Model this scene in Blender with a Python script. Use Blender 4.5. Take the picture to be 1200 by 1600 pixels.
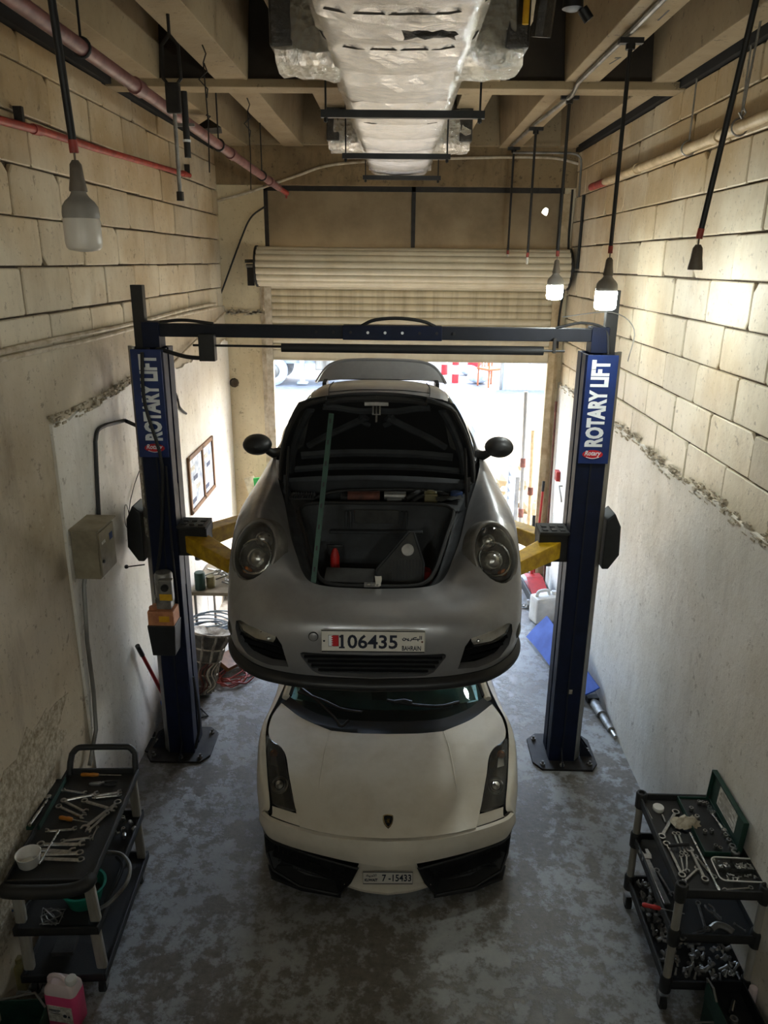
import bpy, bmesh, math, random
from mathutils import Vector, Matrix, Euler
random.seed(7)
for _o in list(bpy.data.objects): bpy.data.objects.remove(_o, do_unlink=True)
SC = bpy.context.scene
COL = SC.collection
PI = math.pi
# ------------------------------------------------------------------ camera
CAMZ = 4.25; FPX = 1183.0; PITCH = .3203; YAW = -.016; ROLL = .0108
_f = Vector((math.sin(YAW)*math.cos(PITCH), math.cos(YAW)*math.cos(PITCH), -math.sin(PITCH)))
_r = Vector((math.cos(YAW), -math.sin(YAW), 0)); _u = _r.cross(_f)
_R = math.cos(ROLL)*_r + math.sin(ROLL)*_u; _U = -math.sin(ROLL)*_r + math.cos(ROLL)*_u
cam_d = bpy.data.cameras.new('camera'); cam = bpy.data.objects.new('camera', cam_d); COL.objects.link(cam)
cam_d.sensor_fit = 'VERTICAL'; cam_d.sensor_height = 36.0; cam_d.sensor_width = 27.0
cam_d.lens = FPX/1600*36.0; cam_d.clip_start = .02; cam_d.clip_end = 300
cam.matrix_world = Matrix(((_R.x,_U.x,-_f.x,0),(_R.y,_U.y,-_f.y,0),(_R.z,_U.z,-_f.z,CAMZ),(0,0,0,1)))
SC.camera = cam
# ------------------------------------------------------------------ world, sun, exposure
W = bpy.data.worlds.new('sky'); SC.world = W; W.use_nodes = True
_n = W.node_tree.nodes; _l = W.node_tree.links; _n.clear()
_sky = _n.new('ShaderNodeTexSky'); _sky.sky_type = 'NISHITA'; _sky.sun_disc = False
_sky.sun_elevation = math.radians(52); _sky.sun_rotation = math.radians(60); _sky.dust_density = 3.0; _sky.air_density = 1.2
_bg = _n.new('ShaderNodeBackground'); _bg.inputs['Strength'].default_value = 1.20
_wo = _n.new('ShaderNodeOutputWorld'); _l.new(_sky.outputs[0], _bg.inputs[0]); _l.new(_bg.outputs[0], _wo.inputs[0])
sun_d = bpy.data.lights.new('sun', 'SUN'); sun_d.energy = 1.6; sun_d.angle = .01; sun_d.color = (1, .95, .86)
sun = bpy.data.objects.new('sun', sun_d); COL.objects.link(sun)
sun.rotation_euler = Vector((-.80, -.20, -1.0)).to_track_quat('-Z', 'Y').to_euler()
sun.location = (30, 20, 40)
SC.view_settings.view_transform = 'Standard'; SC.view_settings.look = 'None'
SC.view_settings.gamma = 1; SC.view_settings.use_curve_mapping = False
SC.view_settings.exposure = 1.0
LAMP_POWER = 95.0
# ------------------------------------------------------------------ helpers
def _ray(x, y): return (x-600)*_R - (y-800)*_U + FPX*_f
def at_y(x, y, Y): d = _ray(x, y); d = d*(Y/d.y); return Vector((d.x, d.y, d.z+CAMZ))
def at_z(x, y, z=0.): d = _ray(x, y); d = d*((z-CAMZ)/d.z); return Vector((d.x, d.y, z))
def at_x(x, y, X): d = _ray(x, y); d = d*(X/d.x); return Vector((X, d.y, d.z+CAMZ))
MATS = {}
def _ramp(nt, fac, stops):
    r = nt.nodes.new('ShaderNodeValToRGB'); el = r.color_ramp.elements
    while len(el) > len(stops): el.remove(el[-1])
    while len(el) < len(stops): el.new(.5)
    for e, (p, c) in zip(el, stops): e.position = p; e.color = (*c[:3], 1)
    nt.links.new(fac, r.inputs[0]); return r.outputs[0]
def _noise(nt, co, scale, detail=5, rough=.6, stretch=None, off=0.):
    n = nt.nodes.new('ShaderNodeTexNoise'); n.inputs['Scale'].default_value = scale
    n.inputs['Detail'].default_value = detail; n.inputs['Roughness'].default_value = rough
    if stretch or off:
        m = nt.nodes.new('ShaderNodeMapping'); m.inputs['Scale'].default_value = stretch or (1,1,1)
        m.inputs['Location'].default_value = (off, off*1.7, off*.6)
        nt.links.new(co, m.inputs[0]); co = m.outputs[0]
    nt.links.new(co, n.inputs['Vector']); return n.outputs['Fac']
def _mix(nt, fac, a, b, mode='MIX'):
    m = nt.nodes.new('ShaderNodeMix'); m.data_type = 'RGBA'; m.blend_type = mode
    for sock, v in ((m.inputs[0], fac), (m.inputs[6], a), (m.inputs[7], b)):
        if hasattr(v, 'links'): nt.links.new(v, sock)
        elif isinstance(v, (int, float)): sock.default_value = v
        else: sock.default_value = (*v[:3], 1)
    return m.outputs[2]
def _math(nt, op, a, b=0.):
    m = nt.nodes.new('ShaderNodeMath'); m.operation = op
    for i, v in enumerate((a, b)):
        if hasattr(v, 'links'): nt.links.new(v, m.inputs[i])
        else: m.inputs[i].default_value = v
    return m.outputs[0]
def newmat(name):
    m = bpy.data.materials.new(name); m.use_nodes = True; nt = m.node_tree
    b = nt.nodes['Principled BSDF']; MATS[name] = m
    return m, nt, b
def srgb(r, g, b):
    f = lambda c: (c/255/12.92) if c/255 <= .04045 else ((c/255+.055)/1.055)**2.4
    return (f(r), f(g), f(b))
def mat(name, c1, c2=None, scale=6, rough=.5, metal=0., bump=0., bscale=60, coat=0., world=False, r2=None, thr=(.35,.65), stretch=None, spec=None):
    """plain procedural surface: two tones mixed by noise, noisy roughness, fine bump"""
    m, nt, b = newmat(name)
    if world: co = nt.nodes.new('ShaderNodeNewGeometry').outputs['Position']
    else: co = nt.nodes.new('ShaderNodeTexCoord').outputs['Object']
    if c2 is None: c2 = tuple(c*.72 for c in c1)
    n = _noise(nt, co, scale, 6, .62, stretch)
    nt.links.new(_ramp(nt, n, [(thr[0], c1), (thr[1], c2)]), b.inputs['Base Color'])
    rr = nt.nodes.new('ShaderNodeMapRange'); rr.inputs['To Min'].default_value = rough; rr.inputs['To Max'].default_value = r2 if r2 is not None else min(1, rough+.2)
    nt.links.new(n, rr.inputs['Value']); nt.links.new(rr.outputs[0], b.inputs['Roughness'])
    b.inputs['Metallic'].default_value = metal
    if spec is not None: b.inputs['Specular IOR Level'].default_value = spec
    if coat: b.inputs['Coat Weight'].default_value = coat; b.inputs['Coat Roughness'].default_value = .12
    if bump:
        bn = _noise(nt, co, bscale, 4, .6); bb = nt.nodes.new('ShaderNodeBump'); bb.inputs['Strength'].default_value = bump
        bb.inputs['Distance'].default_value = .01; nt.links.new(bn, bb.inputs['Height']); nt.links.new(bb.outputs[0], b.inputs['Normal'])
    return m
class MB:
    """collects shapes for ONE mesh"""
    def __init__(s): s.v = []; s.f = []
    def add(s, v, f, M=None):
        o = len(s.v); s.v += [tuple((M @ Vector(p)) if M else p) for p in v]; s.f += [tuple(i+o for i in q) for q in f]; return s
    def box(s, c, d, M=None):
        x, y, z = (t/2 for t in d); a, b_, c_ = c
        v = [(a+i*x, b_+j*y, c_+k*z) for k in (-1,1) for j in (-1,1) for i in (-1,1)]
        return s.add(v, [(0,2,3,1),(4,5,7,6),(0,1,5,4),(2,6,7,3),(0,4,6,2),(1,3,7,5)], M)
    def box2(s, p, q, M=None):
        return s.box([(a+b)/2 for a, b in zip(p, q)], [abs(b-a) for a, b in zip(p, q)], M)
    def cyl(s, p, q, r, n=12, r2=None, caps=True):
        p = Vector(p); q = Vector(q); r2 = r if r2 is None else r2
        d = (q-p).normalized(); a = d.orthogonal().normalized(); b_ = d.cross(a)
        v = []
        for c, rr in ((p, r), (q, r2)):
            for i in range(n):
                t = 2*PI*i/n; v.append(c + rr*(math.cos(t)*a + math.sin(t)*b_))
        f = [(i, (i+1)%n, n+(i+1)%n, n+i) for i in range(n)]
        if caps: f += [tuple(range(n-1,-1,-1)), tuple(range(n, 2*n))]
        return s.add(v, f)
    def tube(s, pts, r, n=8, closed=False, caps=True):
        P = [Vector(p) for p in pts]; k = len(P); v = []; nrm = None
        for i in range(k):
            if closed: t = P[(i+1)%k]-P[i-1]
            else: t = P[min(i+1,k-1)]-P[max(i-1,0)]
            t = t.normalized() if t.length > 1e-9 else Vector((0,0,1))
            if nrm is None: nrm = t.orthogonal().normalized()
            else:
                nrm = nrm - t*nrm.dot(t); nrm = nrm.normalized() if nrm.length > 1e-6 else t.orthogonal().normalized()
            b_ = t.cross(nrm); rr = r[i] if isinstance(r, (list, tuple)) else r
            for j in range(n):
                a = 2*PI*j/n; v.append(P[i] + rr*(math.cos(a)*nrm + math.sin(a)*b_))
        f = []
        for i in range(k if closed else k-1):
            for j in range(n):
                a = i*n+j; b_ = i*n+(j+1)%n; c = ((i+1)%k)*n+(j+1)%n; d = ((i+1)%k)*n+j; f.append((a,b_,c,d))
        if caps and not closed: f += [tuple(range(n-1,-1,-1)), tuple(range((k-1)*n, k*n))]
        return s.add(v, f)
    def lathe(s, prof, n=20, M=None, cap=True):
        """prof: (radius, height) list, axis Z"""
        v = []; k = len(prof)
        for r, h in prof:
            for j in range(n):
                a = 2*PI*j/n; v.append((r*math.cos(a), r*math.sin(a), h))
        f = [(i*n+j, i*n+(j+1)%n, (i+1)*n+(j+1)%n, (i+1)*n+j) for i in range(k-1) for j in range(n)]
        if cap: f += [tuple(range(n-1,-1,-1)), tuple(range((k-1)*n, k*n))]
        return s.add(v, f, M)
    def prism(s, poly, d, M=None):
        """poly in local XY, extruded along local Z from d[0] to d[1]"""
        n = len(poly); v = [(x,y,d[0]) for x,y in poly]+[(x,y,d[1]) for x,y in poly]
        f = [tuple(range(n-1,-1,-1)), tuple(range(n,2*n))]+[(i,(i+1)%n,n+(i+1)%n,n+i) for i in range(n)]
        return s.add(v, f, M)
    def grid(s, rows, M=None, wrap=False):
        k = len(rows); n = len(rows[0]); v = [p for r in rows for p in r]
        f = [(i*n+j, i*n+(j+1)%n, (i+1)*n+(j+1)%n, (i+1)*n+j) for i in range(k-1) for j in range(n if wrap else n-1)]
        return s.add(v, f, M)
    def mesh(s, name, m, smooth=False, bevel=0., auto=None):
        me = bpy.data.meshes.new(name); me.from_pydata([tuple(p) for p in s.v], [], s.f); me.update()
        if bevel or smooth:
            bm = bmesh.new(); bm.from_mesh(me)
            bmesh.ops.recalc_face_normals(bm, faces=bm.faces)
            if bevel: bmesh.ops.bevel(bm, geom=[e for e in bm.edges if e.is_manifold and e.calc_face_angle(0) > .5], offset=bevel, segments=2, affect='EDGES', profile=.6, clamp_overlap=True)
            if smooth:
                ang = auto if auto else .7
                for f in bm.faces: f.smooth = True
                for e in bm.edges:
                    if e.is_manifold and e.calc_face_angle(0) > ang: e.smooth = False
            bm.to_mesh(me); bm.free()
        me.materials.append(MATS[m] if isinstance(m, str) else m)
        return me
def link(name, me, parent=None, loc=None, rot=None):
    o = bpy.data.objects.new(name, me); COL.objects.link(o)
    if parent: o.parent = parent
    if loc is not None: o.location = loc
    if rot is not None: o.rotation_euler = rot
    return o
def tag(o, label=None, cat=None, group=None, kind=None):
    if label: o['label'] = label
    if cat: o['category'] = cat
    if group: o['group'] = group
    if kind: o['kind'] = kind
    return o
def thing(name, label, cat, loc=(0,0,0), rz=0., group=None, rot=None):
    o = bpy.data.objects.new(name, None); COL.objects.link(o); o.location = loc
    o.rotation_euler = rot if rot else (0,0,rz); o.empty_display_size = .1
    return tag(o, label, cat, group)
def part(name, mb, m, parent, smooth=False, bevel=0., label=None, auto=None, loc=None, rot=None):
    o = link(name, mb.mesh(name, m, smooth, bevel, auto), parent, loc, rot)
    if label: o['label'] = label
    return o
def single(name, mb, m, label, cat, group=None, smooth=False, bevel=0., loc=None, rot=None, auto=None):
    return tag(link(name, mb.mesh(name, m, smooth, bevel, auto), None, loc, rot), label, cat, group)
def struct(name, mb, m, parent=None, smooth=False, bevel=0., label=None):
    o = link(name, mb.mesh(name, m, smooth, bevel), parent)
    if not parent: o['kind'] = 'structure'
    if label: o['label'] = label
    return o
def copy_tree(o, parent=None):
    c = o.copy(); COL.objects.link(c); c.parent = parent
    for ch in list(o.children): copy_tree(ch, c)
    return c
def crom(P, t, crease=()):
    """Catmull-Rom through P at t in 0..len-1; a crease index breaks tangents"""
    n = len(P); i = min(int(t), n-2); f = t-i
    p1, p2 = P[i], P[i+1]
    p0 = P[i-1] if i > 0 and i not in crease else p1*2-p2
    p3 = P[i+2] if i+2 < n and (i+1) not in crease else p2*2-p1
    return .5*((2*p1) + (p2-p0)*f + (2*p0-5*p1+4*p2-p3)*f*f + (3*p1-p0-3*p2+p3)*f*f*f)
def arc(pts, n, crease=()):
    P = [Vector(p) for p in pts]; return [crom(P, (len(P)-1)*i/(n-1), crease) for i in range(n)]
def loft(rails, nu, nv, uc=(), vc=()):
    """rails: list (v) of point lists (u), resampled to nu x nv (per whole range)"""
    R = [arc(r, nu, uc) for r in rails]; k = len(R)
    return [[crom([R[a][j] for a in range(k)], (k-1)*i/(nv-1), vc) for j in range(nu)] for i in range(nv)]
def grid_bm(rows):
    bm = bmesh.new(); vs = [[bm.verts.new(p) for p in r] for r in rows]
    for i in range(len(rows)-1):
        for j in range(len(rows[0])-1):
            q = [vs[i][j], vs[i][j+1], vs[i+1][j+1], vs[i+1][j]]
            try: bm.faces.new(q)
            except ValueError: pass
    return bm
def cut_hole(bm, poly, O, ax, ay, test, depth=None, margin=.06):
    """cut a convex polygon (in frame O,ax,ay) out of an open surface; give the hole a rim of the given depth vector"""
    O = Vector(O); ax = Vector(ax).normalized(); ay = Vector(ay).normalized()
    ar = sum(poly[i][0]*poly[(i+1)%len(poly)][1]-poly[(i+1)%len(poly)][0]*poly[i][1] for i in range(len(poly)))
    if ar < 0: poly = poly[::-1]
    xs = [p[0] for p in poly]; ys = [p[1] for p in poly]
    def uv(c): d = c-O; return d.dot(ax), d.dot(ay)
    def near(f):
        if not test(f.calc_center_median()): return False
        u = [uv(v.co) for v in f.verts]
        return max(a for a,_ in u) > min(xs)-margin*.1 and min(a for a,_ in u) < max(xs)+margin*.1 and max(b for _,b in u) > min(ys)-margin*.1 and min(b for _,b in u) < max(ys)+margin*.1
    n = len(poly)
    for i in range(n):
        p, q = poly[i], poly[(i+1)%n]
        no = ax*(q[1]-p[1]) - ay*(q[0]-p[0]); fs = [f for f in bm.faces if near(f)]
        g = set(fs)
        for f in fs: g.update(f.edges); g.update(f.verts)
        bmesh.ops.bisect_plane(bm, geom=list(g), plane_co=O+ax*p[0]+ay*p[1], plane_no=no, dist=1e-5)
    def inside(c):
        a, b_ = uv(c)
        return all((poly[(i+1)%n][0]-poly[i][0])*(b_-poly[i][1])-(poly[(i+1)%n][1]-poly[i][1])*(a-poly[i][0]) > -1e-7 for i in range(n))
    dele = [f for f in bm.faces if test(f.calc_center_median()) and inside(f.calc_center_median())]
    rim = set()
    ds = set(dele)
    for f in dele:
        for e in f.edges:
            if any(g not in ds for g in e.link_faces): rim.add(e)
    bmesh.ops.delete(bm, geom=dele, context='FACES')
    rim = [e for e in rim if e.is_valid]
    if depth is not None and rim:
        ex = bmesh.ops.extrude_edge_only(bm, edges=rim)
        bmesh.ops.translate(bm, vec=Vector(depth), verts=[g for g in ex['geom'] if isinstance(g, bmesh.types.BMVert)])
    return bm
def bm_obj(name, bm, m, parent, mirror=False, smooth=True, ang=.6, label=None):
    if mirror:
        bmesh.ops.mirror(bm, geom=bm.verts[:]+bm.edges[:]+bm.faces[:], axis='X', merge_dist=.0005)
    bmesh.ops.recalc_face_normals(bm, faces=bm.faces)
    for f in bm.faces: f.smooth = smooth
    for e in bm.edges:
        if e.is_manifold and e.calc_face_angle(0) > ang: e.smooth = False
    me = bpy.data.meshes.new(name); bm.to_mesh(me); bm.free(); me.materials.append(MATS[m])
    o = link(name, me, parent)
    if label: o['label'] = label
    return o
def patch(name, rails, m, parent, nu=24, nv=16, uc=(), vc=(), mirror=True, ang=.6, label=None):
    return bm_obj(name, grid_bm(loft(rails, nu, nv, uc, vc)), m, parent, mirror, True, ang, label)
def patch2(name, rails, m, parent, nu=24, nv=16, uc=(), vc=(), ang=.6):
    for s in (-1, 1):
        patch(name, [[(s*p[0], p[1], p[2]) for p in r] for r in rails], m, parent, nu, nv, uc, vc, False, ang)
def rpoly(w, h, r, n=5, cx=0., cy=0.):
    out = []
    for sx, sy, a0 in ((1,1,0),(-1,1,90),(-1,-1,180),(1,-1,270)):
        for i in range(n):
            a = math.radians(a0+90*i/(n-1)); out.append((cx+sx*(w/2-r)+r*math.cos(a), cy+sy*(h/2-r)+r*math.sin(a)))
    return out
def text_mesh(name, s, size, m, sx=1., bold=0., thick=.0006, shear=0.):
    cu = bpy.data.curves.new(name, 'FONT'); cu.body = s; cu.size = size; cu.offset = bold; cu.extrude = thick; cu.shear = shear
    cu.align_x = 'CENTER'; cu.align_y = 'CENTER'; cu.resolution_u = 3
    o = bpy.data.objects.new(name, cu); COL.objects.link(o)
    me = bpy.data.meshes.new_from_object(o.evaluated_get(bpy.context.evaluated_depsgraph_get()))
    bpy.data.objects.remove(o); bpy.data.curves.remove(cu)
    for v in me.vertices: v.co.x *= sx
    xs = [v.co.x for v in me.vertices]; ys = [v.co.y for v in me.vertices]
    if xs:
        a = (min(xs)+max(xs))/2; b = (min(ys)+max(ys))/2
        for v in me.vertices: v.co.x -= a; v.co.y -= b
    me.materials.clear(); me.materials.append(MATS[m]); me.name = name
    return me
def frame_m(O, ax, ay):
    ax = Vector(ax).normalized(); ay = Vector(ay).normalized(); az = ax.cross(ay)
    return Matrix(((ax.x,ay.x,az.x,O[0]),(ax.y,ay.y,az.y,O[1]),(ax.z,ay.z,az.z,O[2]),(0,0,0,1)))
# ------------------------------------------------------------------ materials of the setting
def wall_mat(name, base, stain, dark, blocks=False, streak=.5, rough=.42, zk=0.):
    m, nt, b = newmat(name)
    co = nt.nodes.new('ShaderNodeNewGeometry').outputs['Position']
    big = _noise(nt, co, .9, 5, .62); mid = _noise(nt, co, 4.5, 6, .65, None, 3.1)
    stre = _noise(nt, co, 3.0, 8, .75, (1.9, 1.9, .45), 7.7); fine = _noise(nt, co, 28, 5, .65)
    f1 = big
    if zk:
        sep = nt.nodes.new('ShaderNodeSeparateXYZ'); nt.links.new(co, sep.inputs[0])
        f1 = _math(nt, 'ADD', big, _math(nt, 'MULTIPLY', _math(nt, 'SUBTRACT', sep.outputs[2], 4.3), zk))
    c = _mix(nt, _ramp(nt, f1, [(.40, (0,0,0)), (.68, (1,1,1))]), base, stain)
    c = _mix(nt, _math(nt, 'MULTIPLY', _ramp(nt, stre, [(.50, (0,0,0)), (.74, (1,1,1))]), streak), c, dark)
    c = _mix(nt, _math(nt, 'MULTIPLY', _ramp(nt, mid, [(.58, (0,0,0)), (.75, (1,1,1))]), .35), c, stain)
    c = _mix(nt, _math(nt, 'MULTIPLY', _ramp(nt, fine, [(.60, (0,0,0)), (.70, (1,1,1))]), .5), c, dark)
    chip = _noise(nt, co, 11, 7, .72, None, 5.5)
    c = _mix(nt, _math(nt, 'MULTIPLY', _ramp(nt, chip, [(.615, (0,0,0)), (.64, (1,1,1))]), .55), c, dark)
    c = _mix(nt, _math(nt, 'MULTIPLY', _ramp(nt, chip, [(.34, (1,1,1)), (.40, (0,0,0))]), .35), c, base)
    if blocks:
        oi = nt.nodes.new('ShaderNodeObjectInfo')
        mr = nt.nodes.new('ShaderNodeMapRange'); mr.inputs['To Min'].default_value = .82; mr.inputs['To Max'].default_value = 1.06
        nt.links.new(oi.outputs['Random'], mr.inputs['Value'])
        hs = nt.nodes.new('ShaderNodeHueSaturation'); nt.links.new(c, hs.inputs['Color']); nt.links.new(mr.outputs[0], hs.inputs['Value']); c = hs.outputs[0]
    nt.links.new(c, b.inputs['Base Color'])
    nt.links.new(_ramp(nt, mid, [(.3, (rough,)*3), (.8, (rough+.3,)*3)]), b.inputs['Roughness'])
    bp = nt.nodes.new('ShaderNodeBump'); bp.inputs['Strength'].default_value = .5; bp.inputs['Distance'].default_value = .012
    nt.links.new(_math(nt, 'ADD', _math(nt, 'MULTIPLY', mid, 1.2), _math(nt, 'MULTIPLY', fine, .5)), bp.inputs['Height']); nt.links.new(bp.outputs[0], b.inputs['Normal'])
    return m
wall_mat('painted_block', srgb(224,212,188), srgb(192,168,130), srgb(120,100,76), True, .22, .34, .10)
wall_mat('plaster_white', srgb(230,226,218), srgb(210,202,186), srgb(140,128,110), False, .32, .42)
wall_mat('plaster_dirty', srgb(200,188,166), srgb(164,148,122), srgb(100,86,70), False, .4, .5)
wall_mat('pier_plaster', srgb(222,208,176), srgb(200,180,142), srgb(116,96,70), False, .25, .5)
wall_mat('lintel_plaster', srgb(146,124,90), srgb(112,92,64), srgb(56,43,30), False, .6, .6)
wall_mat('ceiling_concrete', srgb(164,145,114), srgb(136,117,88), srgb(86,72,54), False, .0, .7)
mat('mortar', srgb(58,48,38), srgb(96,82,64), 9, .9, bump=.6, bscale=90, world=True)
mat('slab_dark', srgb(62,53,43), srgb(42,36,30), 2, .9, world=True)  # on the ceiling slab and web the bay shade is put into this tone
mat('gap_shade', srgb(26,22,18), srgb(16,13,11), 3, .95, world=True)  # near-black colour standing for the shadow gap at the wall tops
mat('broken_render', srgb(206,196,176), srgb(140,126,102), 30, .95, bump=1., bscale=60, world=True)
def floor_material():
    m, nt, b = newmat('floor_painted')
    co = nt.nodes.new('ShaderNodeNewGeometry').outputs['Position']
    a = _noise(nt, co, 1.5, 8, .68); p = _noise(nt, co, 9., 9, .74, None, 2.0); q = _noise(nt, co, 22, 6, .7); big = _noise(nt, co, .55, 4, .6, None, 9.)
    paint = _ramp(nt, _math(nt, 'ADD', _math(nt, 'MULTIPLY', a, .45), _math(nt, 'MULTIPLY', p, .55)), [(.475, (0,0,0)), (.53, (1,1,1))])
    bare = _ramp(nt, q, [(.3, srgb(94,89,82)), (.7, srgb(128,122,112))])
    pc = _ramp(nt, p, [(.35, srgb(146,149,150)), (.7, srgb(170,171,168))])
    c = _mix(nt, _math(nt, 'MULTIPLY', paint, .85), bare, pc)
    oil = _ramp(nt, big, [(.46, (0,0,0)), (.66, (1,1,1))])
    c = _mix(nt, _math(nt, 'MULTIPLY', oil, .5), c, srgb(70,66,60))
    c = _mix(nt, _math(nt, 'MULTIPLY', _ramp(nt, q, [(.66, (0,0,0)), (.72, (1,1,1))]), .6), c, srgb(50,46,42))
    nt.links.new(c, b.inputs['Base Color'])
    nt.links.new(_ramp(nt, p, [(.3, (.28,)*3), (.7, (.62,)*3)]), b.inputs['Roughness'])
    bp = nt.nodes.new('ShaderNodeBump'); bp.inputs['Strength'].default_value = .35; bp.inputs['Distance'].default_value = .006
    nt.links.new(_math(nt, 'ADD', paint, _math(nt, 'MULTIPLY', q, .6)), bp.inputs['Height']); nt.links.new(bp.outputs[0], b.inputs['Normal'])
floor_material()
mat('shutter_steel', srgb(222,210,184), srgb(200,184,154), 2, .4, stretch=(2,1,1), thr=(.35,.8), world=True)
mat('shutter_dirty', srgb(212,198,168), srgb(158,140,110), 3, .5, stretch=(3.2,1,.12), thr=(.45,.8), world=True)
mat('transom_panel', srgb(150,132,104), srgb(128,110,84), 3, .6, world=True, bump=.1, bscale=30)
mat('dark_steel', srgb(46,42,38), srgb(30,27,25), 12, .5, metal=.3)
mat('black_steel', srgb(26,25,25), srgb(16,15,15), 12, .42)
mat('black_rubber', srgb(24,24,25), srgb(34,33,32), 10, .55, bump=.1, bscale=150)
mat('black_plastic', srgb(18,19,20), srgb(30,30,31), 14, .38, bump=.06, bscale=180)
mat('pipe_red', srgb(170,62,50), srgb(128,52,46), 12, .42)
mat('pipe_maroon', srgb(138,92,88), srgb(100,62,60), 9, .34)
mat('pipe_cream', srgb(206,186,150), srgb(170,146,110), 8, .45)
mat('conduit_white', srgb(214,204,186), srgb(168,152,126), 9, .45)
mat('chrome', (.75,.75,.74), (.55,.55,.54), 20, .16, metal=1.)
mat('tool_steel', (.62,.61,.58), (.38,.37,.35), 40, .24, metal=1., bump=.05)
mat('worn_steel', (.36,.35,.33), (.2,.19,.18), 14, .4, metal=.8, bump=.1)
mat('white_plastic', srgb(232,230,224), srgb(208,204,196), 6, .4)
mat('red_plastic', srgb(190,36,30), srgb(150,28,26), 8, .4)
mat('wood', srgb(140,96,56), srgb(104,68,38), 10, .5, stretch=(1,1,.1), bump=.1)
# ------------------------------------------------------------------ the setting
XL, XR, YB = -2.30, 2.17, 10.10
fl = struct('floor', MB().box2((XL-.02,-3,-.1), (XR+.02,YB+.25,0)), 'floor_painted', label='peeling grey painted concrete workshop floor')
struct('wall_behind', MB().box2((XL,-3.2,0), (XR,-3,6.2)), 'plaster_dirty')
def block_variants(n, L, H, T):
    out = []
    for k in range(n):
        rnd = random.Random(100+k)
        g = .004+.002*(k % 3); l, h = L/2-g, H/2-g
        c = [(-l,-h),(l,-h),(l,h),(-l,h)]; poly = []
        for i, (x, y) in enumerate(c):
            ch = rnd.uniform(.008,.016) if rnd.random() < .75 else rnd.uniform(.03,.06)
            sx = -1 if x > 0 else 1; sy = -1 if y > 0 else 1
            a = (x+sx*ch*rnd.uniform(.5,1.3), y+rnd.uniform(-.002,.003)*sy); b_ = (x+rnd.uniform(-.002,.003)*sx, y+sy*ch)
            poly += [b_, a] if i in (0, 2) else [a, b_]
            nx, ny = c[(i+1) % 4]; t = rnd.uniform(.35,.65)                    # a nick in the middle of each edge
            poly.append((x+(nx-x)*t + (0 if i % 2 == 0 else sx*rnd.uniform(-.001,.004)*(-1 if i == 1 else 1)*0 ), y+(ny-y)*t))
        n_ = len(poly); e = .007
        v = [(x, y, 0) for x, y in poly]+[(x, y, T-e) for x, y in poly]+[(x*(1-e/l), y*(1-e/h), T) for x, y in poly]
        f = [(i,(i+1)%n_,n_+(i+1)%n_,n_+i) for i in range(n_)]+[(n_+i,n_+(i+1)%n_,2*n_+(i+1)%n_,2*n_+i) for i in range(n_)]+[tuple(range(2*n_,3*n_))]
        mb = MB(); mb.add(v, f); out.append(mb.mesh('block', 'painted_block'))
    return out
BL, BH = .68, .2865
VAR = block_variants(10, BL, BH, .03); HALF = block_variants(3, BL*.5, BH, .03)
def lay_blocks(wall, side, z0, rows, ystart, y0, y1, zmax, skip=None):
    X = XL if side < 0 else XR
    ax = Vector((0,-1,0)) if side > 0 else Vector((0,1,0))
    for r in range(rows):
        zlo = z0+BH*r; zhi = min(z0+BH*(r+1), zmax)
        if zhi-zlo < .04: continue
        zc = (zlo+zhi)/2; zs = (zhi-zlo)/BH
        off = ystart[r % len(ystart)]
        k0 = math.floor((y0-off)/BL)
        y = off+k0*BL
        while y < y1-.02:
            l = BL; me = random.choice(VAR)
            a, b_ = max(y, y0), min(y+BL, y1)
            w = b_-a
            if w > .08:
                o = link('block', me, wall)
                Mx = frame_m((X+(.0 if side < 0 else 0), (a+b_)/2, zc), ax, (0,0,1))
                sc = Matrix.Diagonal((w/BL, zs, 1+random.uniform(-.25,.12), 1))
                tw = Matrix.Rotation(random.uniform(-.004,.004), 4, 'Z')
                if random.random() < .5: tw = tw @ Matrix.Rotation(PI, 4, 'Z')
                o.matrix_world = Mx @ tw @ sc
            y += BL
def ragged(y0, y1, z, amp, n, seed, step=None):
    rnd = random.Random(seed); out = []; w = 0
    for i in range(n+1):
        w = w*.6+rnd.uniform(-amp, amp); zz = z(y0+(y1-y0)*i/n) if callable(z) else z
        out.append((y0+(y1-y0)*i/n+rnd.uniform(-.3,.3)*(y1-y0)/n*(0<i<n), zz+w))
    return out
def wall_sheet(name, wall, X, side, top, t, m, z0=0., label=None):
    """a coat of render on a side wall: outline along the ragged top, given thickness, chamfered rim"""
    s = -side; mb = MB(); n = len(top)
    f0 = [(X, y, z0) for y, z in top]; f1 = [(X, y, z) for y, z in top]
    a = [(X+s*t, y, z0) for y, z in top]; b_ = [(X+s*t, y, z-.012) for y, z in top]
    mb.grid([a, b_, f1])
    for yy, i in ((top[0][0], 0), (top[-1][0], n-1)): mb.add([f0[i], a[i], b_[i], f1[i]], [(0,1,2,3)])
    o = struct(name, mb, m, wall)
    if label: o['label'] = label
    return o
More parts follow.
